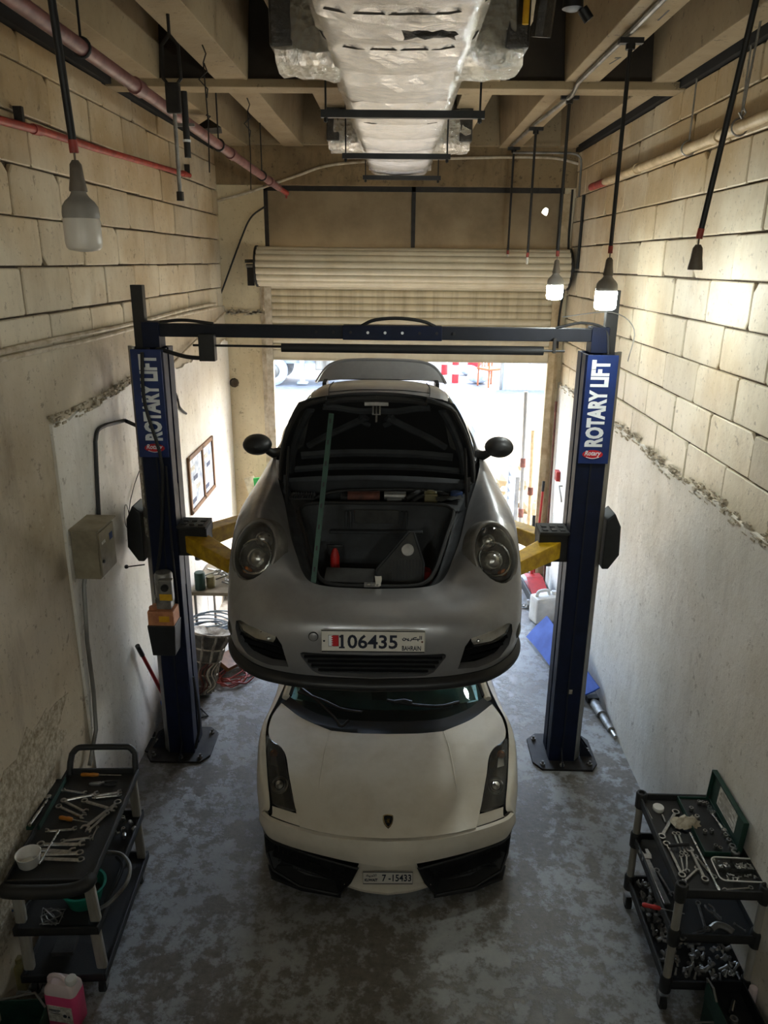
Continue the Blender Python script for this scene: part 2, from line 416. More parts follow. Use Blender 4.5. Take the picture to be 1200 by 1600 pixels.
# left wall
wl = struct('wall_left', MB().box2((XL-.25,-3.2,0), (XL,YB+.25,6.2)), 'mortar', label='left wall of cream painted blocks above rough plaster')
lay_blocks(wl, -1, 3.335, 9, [5.39-.68+.02, 5.05], 2.4, YB, 5.51)
wall_sheet('plaster', wl, XL, -1, ragged(-3, YB, 3.69, .012, 90, 3), .042, 'plaster_dirty')
wall_sheet('lower_plaster', wl, XL, -1, ragged(4.80, YB, lambda y: 3.24+.03*math.sin(y*2.1), .02, 60, 5), .062, 'plaster_white')
mb = MB()                                                              # crumbling render ledge
rr = random.Random(11)
for i in range(110):
    y = 4.8+rr.random()*1.9; mb.box((XL+.058+rr.uniform(0,.012), y, 3.25+.03*math.sin(y*2.1)+rr.uniform(-.035,.045)), (.014,rr.uniform(.02,.07),rr.uniform(.006,.02)), None)
struct('plaster_crumble', mb, 'broken_render', wl, bevel=0)
# peeled patch low on the left wall
mb = MB(); pts = []
for i in range(34):
    a = 2*PI*i/34; r_ = 1+rr.uniform(-.22,.22); pts.append((3.75+.75*math.cos(a)*r_, .95+.42*math.sin(a)*r_+.35*math.cos(a)))
mb.prism([(y, z) for y, z in pts], (0, .046), frame_m((XL,0,0), (0,1,0), (0,0,1)))
struct('peeling_patch', mb, 'broken_render', wl)
# right wall
wr = struct('wall_right', MB().box2((XR,-3.2,0), (XR+.25,YB+.25,6.2)), 'mortar', label='right wall of cream painted blocks above smooth plaster')
lay_blocks(wr, 1, 2.718, 10, [5.161-.34+.0, 5.161], 2.4, YB, 5.51)
wall_sheet('plaster', wr, XR, 1, ragged(-3, YB, lambda y: 2.745+.02*math.sin(y*3), .022, 110, 8), .046, 'plaster_white')
mb = MB()
for i in range(280):
    y = 3.6+rr.random()*6.4; mb.box((XR-.040-rr.uniform(0,.010), y, 2.745+.02*math.sin(y*3)+rr.uniform(-.06,.05)), (.014,rr.uniform(.02,.09),rr.uniform(.005,.016)))
struct('plaster_crumble', mb, 'broken_render', wr)
# back wall with the door opening
DL, DR, DT = -1.70, 2.02, 4.42
wb = struct('wall_back', MB().box2((XL,YB,0), (DL,YB+.25,5.12)).box2((DR,YB,0), (XR,YB+.25,5.12)), 'pier_plaster', label='cream plastered back wall around the roller shutter door')
mb = MB().box2((XL,YB-.05,5.12), (XR,YB+.25,6.2)); struct('lintel', mb, 'lintel_plaster', wb, bevel=.01)
mb = MB()
for i in range(40):
    x = XL+.05+i*.05; mb.box((XL+.02+i*.0145, YB-.012, 3.60+rr.uniform(-.03,.03)), (.03, .03, .03))
struct('pier_crack', mb, 'broken_render', wb)
# hole knocked in the pier, with a dark rim
p = at_y(366, 598, YB)
mb = MB(); mb.lathe([(.065,.0),(.05,.02),(.03,.012),(.028,.004)], 9, frame_m((p.x,YB,p.z),(1,0,0),(0,0,1)))
struct('knocked_hole', mb, 'mortar', wb)
# ceiling: slab on concrete ribs
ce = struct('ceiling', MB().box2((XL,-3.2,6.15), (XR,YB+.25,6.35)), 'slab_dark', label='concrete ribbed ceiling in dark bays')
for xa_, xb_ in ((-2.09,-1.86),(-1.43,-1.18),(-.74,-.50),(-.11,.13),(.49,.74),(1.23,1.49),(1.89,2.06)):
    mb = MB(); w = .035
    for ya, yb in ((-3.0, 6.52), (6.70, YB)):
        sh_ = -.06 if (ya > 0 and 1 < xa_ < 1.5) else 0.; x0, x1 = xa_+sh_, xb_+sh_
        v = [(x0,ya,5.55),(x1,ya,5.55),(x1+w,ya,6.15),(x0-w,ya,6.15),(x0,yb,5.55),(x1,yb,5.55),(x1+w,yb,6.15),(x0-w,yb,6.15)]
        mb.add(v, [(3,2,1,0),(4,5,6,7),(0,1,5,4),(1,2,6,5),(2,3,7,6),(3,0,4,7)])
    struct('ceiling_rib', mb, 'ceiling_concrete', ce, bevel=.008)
struct('cross_beam', MB().box2((XL+.02,6.50,5.50), (XR-.02,6.72,5.56)), 'ceiling_concrete', ce, bevel=.008)
struct('shaded_web', MB().box2((XL+.02,6.53,5.56), (XR-.02,6.69,6.15)), 'slab_dark', ce)  # dark tone stands in for the shade above the beam lip
struct('cross_beam_far', MB().box2((XL+.02,9.92,5.56), (XR-.02,10.04,6.15)), 'ceiling_concrete', ce)
# near-black strip painted as the shadow gap between walls and ribs
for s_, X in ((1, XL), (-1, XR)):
    struct('shadow_gap_strip', MB().box2((X, -3, 5.515), (X+s_*.07, YB, 6.15)), 'gap_shade', ce)
# transom over the shutter
tr = struct('trim_1', MB().box2((DL,YB+.02,5.06), (DR,YB+.07,5.12)).box2((DL,YB+.02,4.30), (DR,YB+.07,4.36)).box2((DL,YB+.02,4.30),(DL+.05,YB+.07,5.12)).box2((DR-.05,YB+.02,4.30),(DR,YB+.07,5.12)).box2((.14,YB+.02,4.30),(.19,YB+.07,5.12)), 'dark_steel', label='dark steel frame of the transom above the shutter')
struct('transom_panel', MB().box2((DL+.05,YB+.04,4.36),(.14,YB+.06,5.06)), 'transom_panel', tr)
# right panel with a hole that lets daylight through
h = at_y(852, 331, YB+.05); hx, hz, hr = h.x, h.z, .045
bm = grid_bm([[Vector((.19+(DR-.05-.19)*i/12, YB+.05, 4.36+.7*j/6)) for i in range(13)] for j in range(7)])
cut_hole(bm, [(hr*math.cos(2*PI*i/9)*(1.1 if i%2 else .8), hr*math.sin(2*PI*i/9)*(1.15 if i%3 else .8)) for i in range(9)], (hx,YB+.05,hz), (1,0,0), (0,0,1), lambda c: True, (0,.02,0))
bm_obj('transom_panel', bm, 'transom_panel', tr, False, False)
# roller shutter
sh = tag(bpy.data.objects.new('roller_shutter', None), 'cream steel roller shutter, two thirds open, coiled under the transom', 'shutter'); COL.objects.link(sh); sh.location = (0, YB, 3)
def slat_mesh(w, hgt, name='slat', m='shutter_steel'):
    prof = [(0,0),(.016,.004),(.030,hgt*.3),(.030,hgt*.7),(.016,hgt*.93),(0,hgt*.97),(.004,hgt)]
    rows = [[(-w/2, -a, b_), (w/2, -a, b_)] for a, b_ in prof]
    mb = MB(); mb.grid(rows); mb.grid([[(x, y+.004, z) for x, y, z in r] for r in rows[::-1]])
    return mb.mesh(name, m, True, auto=1.2)
W_ = DR-DL+.04; cxs = (DL+DR)/2
sm = slat_mesh(W_, .085); sd = slat_mesh(W_, .085, 'slat', 'shutter_dirty')
for k in range(12):
    link('slat', sd if k in (5,6,7,8) else sm, sh, (cxs, -.05, 3.13-3+k*.085))
part('bottom_rail', MB().box2((cxs-W_/2,-.075,0), (cxs+W_/2,-.035,.13)).box2((cxs-W_/2,-.085,.0), (cxs+W_/2,-.03,.02)), 'shutter_steel', sh, bevel=.004)
RC = (cxs, -.30, 4.17-3); RRR = .205; N_ = 16
csl = slat_mesh(3.82, 2*PI*RRR/N_*.98, 'coil_slat')
for k in range(N_):
    a = 2*PI*(k+.35)/N_
    o = link('coil_slat', csl, sh)
    # local -Y (outward) -> radial, local Z -> tangent
    rad = Vector((0, -math.cos(a), math.sin(a))); tan = Vector((0, math.sin(a), math.cos(a)))
    o.matrix_local = Matrix(((1,0,0,RC[0]),(0,-rad.y,tan.y,RC[1]+rad.y*RRR-tan.y*.04),(0,-rad.z,tan.z,RC[2]+rad.z*RRR-tan.z*.04),(0,0,0,1)))
mb = MB()
for s_ in (-1, 1): mb.cyl((RC[0]+s_*1.90,RC[1],RC[2]), (RC[0]+s_*1.925,RC[1],RC[2]), .245, 28)
part('end_plate', mb, 'dark_steel', sh, True)
part('axle', MB().cyl((RC[0]-2.05,RC[1],RC[2]),(RC[0]+2.0,RC[1],RC[2]),.03,12), 'worn_steel', sh, True)
part('bracket', MB().box((RC[0]-1.95,RC[1]+.1,RC[2]-.05),(.03,.30,.12)).box((RC[0]-2.0,RC[1],RC[2]-.12),(.08,.05,.22)).cyl((RC[0]-2.06,RC[1]-.02,RC[2]+.06),(RC[0]-1.93,RC[1]-.02,RC[2]+.06),.02,8), 'dark_steel', sh)
for s_, X in ((1, DL), (-1, DR)):
    part('guide_rail', MB().box2((X-s_*.02,-.10,-3), (X+s_*.07,-.02,1.35)), 'conduit_white' if s_ > 0 else 'pipe_cream', sh, bevel=.004)
# door jamb strips
struct('trim_2', MB().box2((DR-.02,YB-.03,0),(DR+.07,YB+.0,5.05)), 'pipe_cream')
struct('trim_3', MB().box2((DL-.09,YB-.012,0),(DL-.03,YB+.0,4.0)), 'conduit_white')
# ------------------------------------------------------------------ two-post lift
mat('lift_blue', srgb(7,19,48), srgb(5,13,34), 7, .5, spec=.3)
mat('lift_panel_blue', srgb(14,44,106), srgb(11,36,86), 5, .4)
mat('lift_navy', srgb(8,14,30), srgb(6,10,22), 6, .6)
mat('galv_side', srgb(150,148,142), srgb(96,92,86), 5, .4, metal=.5, stretch=(1,1,.2))
mat('lettering_white', srgb(236,238,240), srgb(222,226,230), 9, .5)
mat('logo_red', srgb(196,28,40), srgb(170,22,34), 9, .4)
mat('arm_yellow', srgb(214,172,20), srgb(168,128,18), 12, .42, bump=.1)
mat('pump_orange', srgb(206,140,98), srgb(168,104,70), 12, .5)
mat('label_yellow', srgb(226,178,30), srgb(206,150,24), 10, .5)
LY = 5.90; PXL, PXR = -1.90, 1.53; PTOP = 3.60
lift = thing('vehicle_lift', 'blue two-post car lift holding up the silver car', 'car lift', (0, LY, 0))
def post_profile(s):
    """s=+1: inner side faces +X; front flat face towards -Y, outer chamfer, inner channel lips"""
    p = [(-.10,-.14),(.115,-.14),(.125,-.13),(.125,-.02),(.105,-.02),(.105,-.12),(-.09,-.12),(-.128,-.075),(-.128,.09),(-.09,.12),(.105,.12),(.105,.02),(.125,.02),(.125,.14),(-.10,.14),(-.146,.10),(-.146,-.085)]
    return [(s*x, y) for x, y in p]
def prism_z(poly, z0, z1, ox=0., oy=0.):
    return MB().prism([(x+ox, y+oy) for x, y in poly], (z0, z1))
for s, PX, side in ((1, PXL, 'left'), (-1, PXR, 'right')):
    col = part('column', prism_z(post_profile(s), .02, PTOP, PX), 'lift_blue', lift)
    # outer galvanised chamfer flange
    a = (PX+s*-.102, -.145); b_ = (PX+s*-.152, -.088)
    mb = MB(); mb.add([(a[0],a[1],.03),(b_[0],b_[1],.03),(b_[0],b_[1],PTOP+.02),(a[0],a[1],PTOP+.02),(a[0]+s*.012,a[1]+.02,.03),(b_[0]+s*.012,b_[1]+.02,.03),(b_[0]+s*.012,b_[1]+.02,PTOP+.02),(a[0]+s*.012,a[1]+.02,PTOP+.02)], [(0,1,2,3),(7,6,5,4),(0,4,5,1),(3,2,6,7),(0,3,7,4),(1,5,6,2)])
    part('flange', mb, 'galv_side', col)
    part('seam', MB().box((PX+s*.012,-.144,1.42),(.012,.008,2.75)), 'lift_navy', col)
    # printed panel with the lettering
    z1 = PTOP; z0 = at_y(232, 714, LY-.15).z
    pan = part('sign_panel', MB().box2((PX-.115,-.158,z0),(PX+.115,-.142,z1)), 'lift_panel_blue', lift, bevel=.003)
    txt = link('lettering', text_mesh('lettering', 'ROTARY LIFT', .175, 'lettering_white', sx=.74, bold=.0085), pan)
    tz = (z0+z1)/2+.05
    txt.matrix_local = frame_m((PX+s*.012, -.1595, tz), (0,0,1), (-1,0,0))
    dims = max(v.co.x for v in txt.data.vertices)*2; k = (z1-z0-.17)/dims
    for v in txt.data.vertices: v.co.x *= k
    lg = MB(); lg.prism([(.075*math.cos(t)*(1.05), .034*math.sin(t)) for t in [2*PI*i/20 for i in range(20)]], (0,.003), frame_m((PX+s*.01,-.1585,z0+.075),(1,0,0),(0,0,1)))
    lo = part('logo', lg, 'logo_red', pan)
    t2 = link('logo_script', text_mesh('logo_script', 'Rotary', .052, 'lettering_white', sx=.85, bold=.001, shear=.3), pan)
    t2.matrix_local = frame_m((PX+s*.01,-.1625,z0+.08),(1,0,0),(0,0,1))
    part('logo_swoosh', MB().tube([(PX+s*.01-.05+.1*i/8, -.1625, z0+.055-.012*math.sin(PI*i/8)) for i in range(9)], .003, 5), 'lettering_white', pan)
    # base plate, gussets and anchor bolts
    bp = [(-.24,-.26),(.20,-.26),(.27,-.16),(.27,.18),(.18,.27),(-.24,.27),(-.30,.18),(-.30,-.17)]
    base = part('base_plate', prism_z([(s*x, y) for x, y in bp], 0, .02, PX), 'dark_steel', lift, bevel=.003)
    for gx, gy in ((-.17,-.06),(-.17,.06)):
        part('gusset', MB().prism([(0,0),(-s*.11,0),(0,.16)], (-.006,.006), frame_m((PX+s*gx,gy,.02),(1,0,0),(0,0,1))), 'lift_navy', base)
    part('gusset', MB().prism([(0,0),(-.11,0),(0,.14)], (-.006,.006), frame_m((PX+s*.02,-.14,.02),(0,1,0),(0,0,1))), 'lift_navy', base)
    for bx, by in ((-.23,-.19),(.02,-.21),(.19,-.2),(.21,.17),(-.22,.2),(-.25,.0)):
        part('anchor_bolt', MB().cyl((PX+s*bx,by,.02),(PX+s*bx,by,.035),.022,6).cyl((PX+s*bx,by,.035),(PX+s*bx,by,.06),.011,8), 'galv_side', base)
    # mast carrying the overhead beam
    part('mast', MB().box2((PX-s*.07-.045,-.03,PTOP-.2),(PX-s*.07+.045,.04,4.06)), 'black_steel', lift, bevel=.004)
    # carriage with its black covers
    cz = 2.06
    car = part('carriage', MB().box2((PX+s*.06-.06,-.105,cz-.45),(PX+s*.06+.06,.105,cz+.45)).box2((PX+s*.24-.12,-.11,cz-.14),(PX+s*.24+.12,.11,cz+.10)), 'black_steel', lift, bevel=.008)
    cov = [(0,.20),(.06,.26),(.115,.15),(.125,-.08),(.05,-.20),(0,-.20)]
    part('carriage_cover', MB().prism([(-s*x*1.05, z*1.05) for x, z in cov], (-.10,.13), frame_m((PX-s*.165,0,cz+.02),(1,0,0),(0,0,1))), 'black_plastic', car, bevel=.012)
    top = MB().box((PX+s*.24,-.02,cz+.115),(.24,.24,.025))
    for i in range(3):
        for j in range(2): top.box((PX+s*(.17+.07*i),-.08+.09*j,cz+.13),(.045,.05,.012))
    part('door_guard', top, 'black_rubber', car, bevel=.006)
    # two swing arms, front and rear, each with an extension and a pad
    for ry, ex, ey in ((-.08, .62, -.62), (.08, .62, .95)):
        A = Vector((PX+s*.27, ry, cz-.04)); B = Vector((PX+s*(.27+ex), ry+ey, cz-.075)); d = (B-A); L = d.length
        Mx = frame_m(A, d.normalized(), Vector((0,0,1)).cross(d.normalized()).normalized())
        arm = MB(); w0, w1, h0, h1 = .085, .05, .075, .05
        sec = [(-.08,w0,h0),(L*.62,w1+.015,h1+.008)]
        v = []
        for t, w, hh in sec: v += [(t,-w,-hh),(t,w,-hh),(t,w,hh),(t,-w,hh)]
        arm.add(v, [(3,2,1,0),(4,5,6,7),(0,1,5,4),(1,2,6,5),(2,3,7,6),(3,0,4,7)], Mx)
        ao = part('swing_arm', arm, 'arm_yellow', lift, bevel=.008)
        part('arm_extension', MB().box((L*.78,0,0),(L*.46,.075,.075), Mx), 'arm_yellow', ao, bevel=.006)
        part('lift_pad', MB().cyl(B+Vector((0,0,-.05)), B+Vector((0,0,.075)), .03, 14).cyl(B+Vector((0,0,.06)), B+Vector((0,0,.085)), .06, 16), 'black_rubber', ao)
        part('pivot_pin', MB().cyl(A+Vector((0,0,-.14)), A+Vector((0,0,.14)), .03, 14), 'worn_steel', ao, True)
# overhead beam with padded shut-off bar
bz = 3.735
beam = part('overhead_beam', MB().box2((PXL-.02,-.055,bz-.05),(PXR+.02,.055,bz+.045)), 'lift_navy', lift, bevel=.006)
part('beam_sleeve', MB().box2((-.42,-.062,bz-.056),(.33,.062,bz+.05)), 'lift_blue', beam, bevel=.004)
for i in range(9): part('beam_hole', MB().cyl((-.62+.13*i,-.064,bz),(-.62+.13*i,-.0665,bz),.011,10), 'lettering_white' if i in (3,4,5) else 'black_steel', beam)
for s, X in ((1, PXL), (-1, PXR)):
    part('beam_bracket', MB().box2((X-.06+s*.02,-.08,bz-.13),(X+.07+s*.02,.08,bz+.06)), 'lift_blue', beam, bevel=.006)
part('padded_bar', MB().cyl((-.88,-.10,bz-.115),(1.09,-.10,bz-.115),.033,14), 'black_rubber', beam, True)
part('sensor_rod', MB().cyl((PXL+.35,-.10,bz-.105),(1.25,-.10,bz-.115),.009,8), 'black_steel', beam, True)
part('bar_bracket', MB().box2((PXL+.40,-.14,bz-.22),(PXL+.52,-.06,bz-.02)), 'black_steel', beam, bevel=.004)
part('bar_bracket', MB().box2((1.16,-.12,bz-.13),(1.18,-.08,bz-.02)), 'dark_steel', beam)
part('hose', MB().tube(arc([(-.28,-.02,bz+.045),(-.18,-.02,bz+.09),(.0,-.02,bz+.105),(.18,-.02,bz+.085),(.28,-.02,bz+.045)],16), .013, 8), 'black_rubber', beam, True)
part('hose', MB().tube(arc([(PXL+.05,-.05,PTOP-.02),(PXL+.1,-.1,bz-.14),(PXL+.3,-.12,bz-.19),(PXL+.5,-.12,bz-.20)],16), .016, 8), 'black_rubber', beam, True)
part('hose', MB().tube(arc([(PXL+.10,-.06,bz+.06),(PXL+.28,-.05,bz+.075),(PXL+.5,-.04,bz+.05)],12), .012, 8), 'black_rubber', beam, True)
part('hose', MB().tube(arc([(PXR-.35,-.05,bz+.05),(PXR-.15,-.06,bz+.09),(PXR+.02,-.07,bz+.04),(PXR+.05,-.1,PTOP)],14), .010, 8), 'black_rubber', beam, True)
part('safety_cable', MB().tube(arc([(PXR-.3,-.03,bz+.13),(PXR+.05,-.08,bz+.17),(PXR+.22,-.1,bz+.05),(PXR+.2,-.1,PTOP-.05)],16), .004, 6), 'worn_steel', beam, True)
part('power_hose', MB().tube(arc([(PXL-.02,-.17,PTOP-.02),(PXL-.03,-.18,3.2),(PXL+.06,-.18,2.75),(PXL+.03,-.18,2.3),(PXL-.02,-.18,1.95),(PXL-.07,-.19,1.7),(PXL-.03,-.2,1.6)],30), .014, 8), 'black_rubber', lift, True)
part('return_hose', MB().tube(arc([(PXL+.09,-.17,2.7),(PXL+.085,-.17,2.0),(PXL+.10,-.18,1.5),(PXL+.09,-.2,1.35)],24), .009, 8), 'black_rubber', lift, True)
part('floor_hose', MB().tube(arc([(PXL+.14,-.05,.75),(PXL+.17,-.08,.3),(PXL+.13,-.12,.06)],14), .012, 8), 'black_rubber', lift, True)
# power unit hung on the left column
pu = part('power_unit', MB().lathe([(.05,0),(.072,.01),(.074,.20),(.06,.22),(.03,.225)], 20, frame_m((PXL+.02,-.255,1.615),(1,0,0),(0,1,0))), 'worn_steel', lift, True)
part('switch_box', MB().box((PXL+.065,-.345,1.72),(.11,.06,.18)), 'galv_side', pu, bevel=.008)
part('switch_label', MB().box((PXL+.065,-.3765,1.665),(.10,.004,.055)), 'label_yellow', pu)
part('switch_button', MB().cyl((PXL+.065,-.375,1.75),(PXL+.065,-.395,1.75),.03,14), 'black_plastic', pu, True)
part('pump_block', MB().box((PXL+.02,-.25,1.575),(.12,.12,.10)).cyl((PXL-.04,-.27,1.60),(PXL-.04,-.27,1.64),.02,10), 'worn_steel', pu, bevel=.006)
part('pump_head', MB().box((PXL+.0,-.27,1.46),(.215,.17,.13)).cyl((PXL-.07,-.3,1.52),(PXL-.07,-.3,1.55),.035,14), 'pump_orange', pu, bevel=.012)
part('warning_label', MB().box((PXL+.03,-.3565,1.46),(.085,.004,.05)), 'label_yellow', pu)
v = []; tk = MB()
for z, w, d_ in ((1.40,.115,.095),(1.12,.095,.08)): v += [(PXL-w,-.27-d_,z),(PXL+w,-.27-d_,z),(PXL+w,-.27+d_,z),(PXL-w,-.27+d_,z)]
tk.add(v, [(0,1,2,3),(7,6,5,4),(0,4,5,1),(1,5,6,2),(2,6,7,3),(3,7,4,0)])
part('oil_tank', tk, 'black_plastic', pu, bevel=.01)
part('release_lever', MB().cyl((PXL-.17,-.12,1.84),(PXL-.30,-.16,1.835),.006,8).lathe([(0,-.018),(.014,-.012),(.018,0),(.014,.012),(0,.018)],10,frame_m((PXL-.31,-.16,1.835),(1,0,0),(0,1,0))), 'black_steel', lift, True)
single('black_conduit', MB().tube([Vector(p)-Vector((0,LY,0)) for p in [Vector((PXL-.17,LY-.02,2.99)), at_x(195,657,-2.215)]+arc([at_x(166,664,-2.215), at_x(153,672,-2.215), at_x(149,690,-2.215)],8)+[at_x(151,740,-2.215), at_x(156,838,-2.215)]], .016, 8), 'black_plastic', 'black conduit bending from the left lift post down to the electrical box', 'conduit', smooth=True, loc=(0,LY,0))
# inspection stickers on the columns
mat('sticker_pale', srgb(176,170,156), srgb(120,112,100), 30, .6, thr=(.42,.58))
Ms = frame_m((PXL-.127,-.117,2.55),Vector((-.05,.057,0)).normalized()*-1,(0,0,1))
part('sticker', MB().box((0,0,.004),(.06,.42,.002),Ms), 'sticker_pale', lift)
part('sticker', MB().box((0,-.38,.004),(.06,.16,.002),Ms), 'sticker_pale', lift)
p_ = at_y(891,1081,LY-.145); part('sticker', MB().box((p_.x,-.1465,p_.z),(.035,.002,.04)), 'sticker_pale', lift)
# numbers pencilled on the ribs
for ch, px_, py_ in (('I',819,22),('1',1015,24),('3',974,66),('7',943,95)):
    q_ = at_z(px_,py_,5.549); o_ = link('rib_mark', text_mesh('rib_mark', ch, .11, 'black_steel', .8, .001), ce); o_.matrix_local = frame_m((q_.x+(.075 if px_ > 900 else 0),q_.y,5.5485),(1,0,0),(0,-1,0)) @ Matrix.Diagonal((1,2.4,1,1))
# ------------------------------------------------------------------ hanging lamps
def glow(name, col, power):
    m, nt, b = newmat(name); b.inputs['Base Color'].default_value = (.9,.9,.9,1); b.inputs['Roughness'].default_value = .4
    b.inputs['Emission Color'].default_value = (*col, 1); b.inputs['Emission Strength'].default_value = power
    return m
glow('bulb_lit', (.93, 1.0, .96), LAMP_POWER)
mat('bulb_off', srgb(226,220,210), srgb(214,206,196), 4, .25)
mat('bulb_body', srgb(150,146,140), srgb(128,122,114), 5, .4)
mat('socket_grey', srgb(120,110,98), srgb(90,80,70), 8, .5)
def lamp(name, label, x, y, ztop, zb, lit=True, bulb=True, group='pendant rods of the right lamp row', swing=(0,0), kind='', cat='lamp', rod=.013):
    """zb: height of the rod's lower end; the bulb hangs under it"""
    t = thing(name, label, cat, (x, y, zb), 0, group)
    top = Vector((-swing[0], -swing[1], ztop-zb))
    part('rod', MB().cyl((0,0,.0), top, rod, 10), 'black_steel', t, True)
    part('red_tape', MB().cyl((0,0,0), top.normalized()*.045, rod+.002, 10), 'pipe_red', t, True)
    part('ceiling_clamp', MB().box(top+Vector((0,0,-.015)),(.14,.05,.03)).cyl(top+Vector((0,0,-.06)),top,.028,12), 'black_steel', t)
    if not bulb and kind == 'stub':
        part('wire_stub', MB().cyl((0,0,0),(0,0,-.07),.012,8), 'white_plastic', t); return t
    part('wire', MB().cyl((0,0,0),(.0,0,-.03),.004,6), 'socket_grey', t)
    part('socket', MB().lathe([(.012,.0),(.022,-.015),(.026,-.06),(.033,-.10),(.033,-.11)], 14), 'socket_grey', t, True, loc=(0,0,-.025))
    if bulb:
        body = MB().lathe([(.026,-.125),(.029,-.142),(.037,-.155),(.054,-.170),(.066,-.188),(.0695,-.21),(.0695,-.226),(.0675,-.229),(.0675,-.232)], 24)
        part('bulb_body', body, 'bulb_body', t, True)
        dome = MB().lathe([(.067,-.232),(.0695,-.238),(.0695,-.32),(.066,-.338),(.055,-.348),(.02,-.353),(.001,-.354)], 24)
        part('bulb_globe', dome, 'bulb_lit' if lit else 'bulb_off', t, True)
    return t
ZC = 5.51
lamp('pendant_lamp', 'lit white bulb on a black rod, in front of the right lift post', 1.345, 5.14, ZC, 4.31)
lamp('pendant_lamp', 'lit white bulb on a black rod, over the right end of the shutter', 1.33, 6.76, ZC, 4.30)
lamp('pendant_rod', 'thin black rod without a bulb, second from the left of the row', 1.32, 8.27, ZC, 4.30, bulb=False, kind='stub', cat='lamp rod')
lamp('pendant_rod', 'thin black rod without a bulb, leftmost and farthest of the row', 1.30, 9.64, ZC, 4.34, bulb=False, kind='stub', cat='lamp rod')
lamp('pendant_lamp', 'black rod with an empty grey lamp socket, nearest on the right', 1.365, 3.70, ZC, 4.36, bulb=False, swing=(-.10,.08))
lamp('pendant_lamp', 'unseen fill bulb added behind the camera in the right lamp row', 1.37, -.80, ZC, 4.31)  # out of view, added to light the car fronts
lamp('pendant_lamp', 'unseen fill bulb added behind the camera on the left side', -1.24, -.95, ZC, 4.45, group='')  # unseen left counterpart, added as frontal fill
lamp('pendant_lamp', 'unseen fill bulb added farthest behind the camera on the right', 1.37, -2.3, ZC, 4.31)  # another unseen bulb, added for more fill on the cars
lamp('pendant_lamp', 'unseen fill bulb added farthest behind the camera on the left', -1.24, -2.4, ZC, 4.45, group='')  # unseen too, added for the same extra fill
lamp('pendant_lamp', 'unlit white bulb on a black rod beside the left wall', -1.235, 3.12, ZC, 4.625, lit=False, swing=(.02,.05), group='', rod=.015)
single('ceiling_conduit', MB().tube([(1.30,1.0,5.525),(1.325,5.0,5.53),(1.315,6.4,5.53),(1.315,6.60,5.48),(1.30,8.2,5.53),(1.28,9.7,5.53)], .017, 8), 'galv_side', 'grey conduit along the ceiling rib above the right lamp row', 'conduit', smooth=True)
single('conduit_branch', MB().tube([(1.29,9.62,5.45),(1.95,9.62,5.45)]+arc([(2.02,9.62,5.44),(2.07,9.62,5.40),(2.085,9.62,5.33)],6)+[Vector((2.085,9.60,4.98))], .013, 8), 'galv_side', 'grey conduit bending from the ceiling down the right back corner', 'conduit', smooth=True)
# ------------------------------------------------------------------ pipes
def pipe(name, label, pts, r, m, cat='pipe', bands=(), bm_='dark_steel'):
    t = thing(name, label, cat, pts[0])
    o = Vector(pts[0]); P = [Vector(p)-o for p in pts]
    part('pipe_run', MB().tube(P, r, 12), m, t, True)
    for k, f in enumerate(bands):
        i = min(int(f*(len(P)-1)), len(P)-2); a = f*(len(P)-1)-i; c = P[i].lerp(P[i+1], a); d = (P[i+1]-P[i]).normalized()
        part('coupling', MB().cyl(c-d*.05, c+d*.05, r*1.28, 12), m, t, True)
    return t
rp0 = Vector((-1.66, 3.0, 5.30)); rp1 = at_y(448, 302, 9.75)
t = pipe('sprinkler_pipe', 'maroon sprinkler pipe slung under the ribs on the left', [rp0+(rp1-rp0)*f for f in (0,.25,.5,.75,.93)], .038, 'pipe_maroon', bands=(.30,.62,.9))
part('pipe_tip', MB().cyl((rp1-rp0)*.93, (rp1-rp0)*1.0, .03, 12).cyl((rp1-rp0)*.995, (rp1-rp0)*.995+Vector((0,0,-.06)), .012, 8), 'pipe_red', t, True)
for f in (.19, .56, .80):
    c = (rp1-rp0)*f
    part('hanger', MB().tube([c+Vector((.045*math.cos(a), 0, .045*math.sin(a))) for a in [2*PI*i/14 for i in range(14)]], .007, 6, closed=True).cyl(c+Vector((0,0,.045)), c+Vector((0,0,5.55-(rp0+c).z)), .007, 6), 'black_steel', t, True)
lp = [at_x(0,188,-2.21), at_x(70,206,-2.21), at_x(150,232,-2.21), at_x(296,274,-2.21)]
lp = [Vector((-2.21, lp[0].y-2.5, lp[0].z-.05))]+lp
t = pipe('wall_pipe', 'thin red sprinkler pipe along the left wall blocks', lp, .024, 'pipe_red', bands=(.45,.98))
for p_ in (lp[1].lerp(lp[2],.5), lp[4]):
    part('wall_clip', MB().box(p_-lp[0]+Vector((-.02,0,.05)),(.05,.03,.11)), 'dark_steel', t)
rpp = [at_x(1200,180,2.09), at_x(1060,238,2.09), at_x(925,292,2.09)]
rpp = [Vector((2.09, rpp[0].y-2.4, rpp[0].z))]+rpp
t = pipe('wall_pipe', 'cream sprinkler pipe along the right wall blocks', rpp, .036, 'pipe_cream', bands=(.5,.8))
e_ = rpp[-1]-rpp[0]
part('red_end', MB().cyl(e_+Vector((0,-.55,0)), e_+Vector((0,.02,0)), .038, 12), 'pipe_red', t, True)
for f in (.42,.62):
    i = int(f*3); c = (rpp[i].lerp(rpp[i+1], f*3-i))-rpp[0]
    part('hanger', MB().tube([c+Vector((.05*math.cos(a), 0, .05*math.sin(a))) for a in [2*PI*k/14 for k in range(14)]], .006, 6, closed=True).cyl(c+Vector((0,0,.05)), c+Vector((.0,0,5.5-(rpp[0]+c).z)), .006, 6), 'worn_steel', t, True)
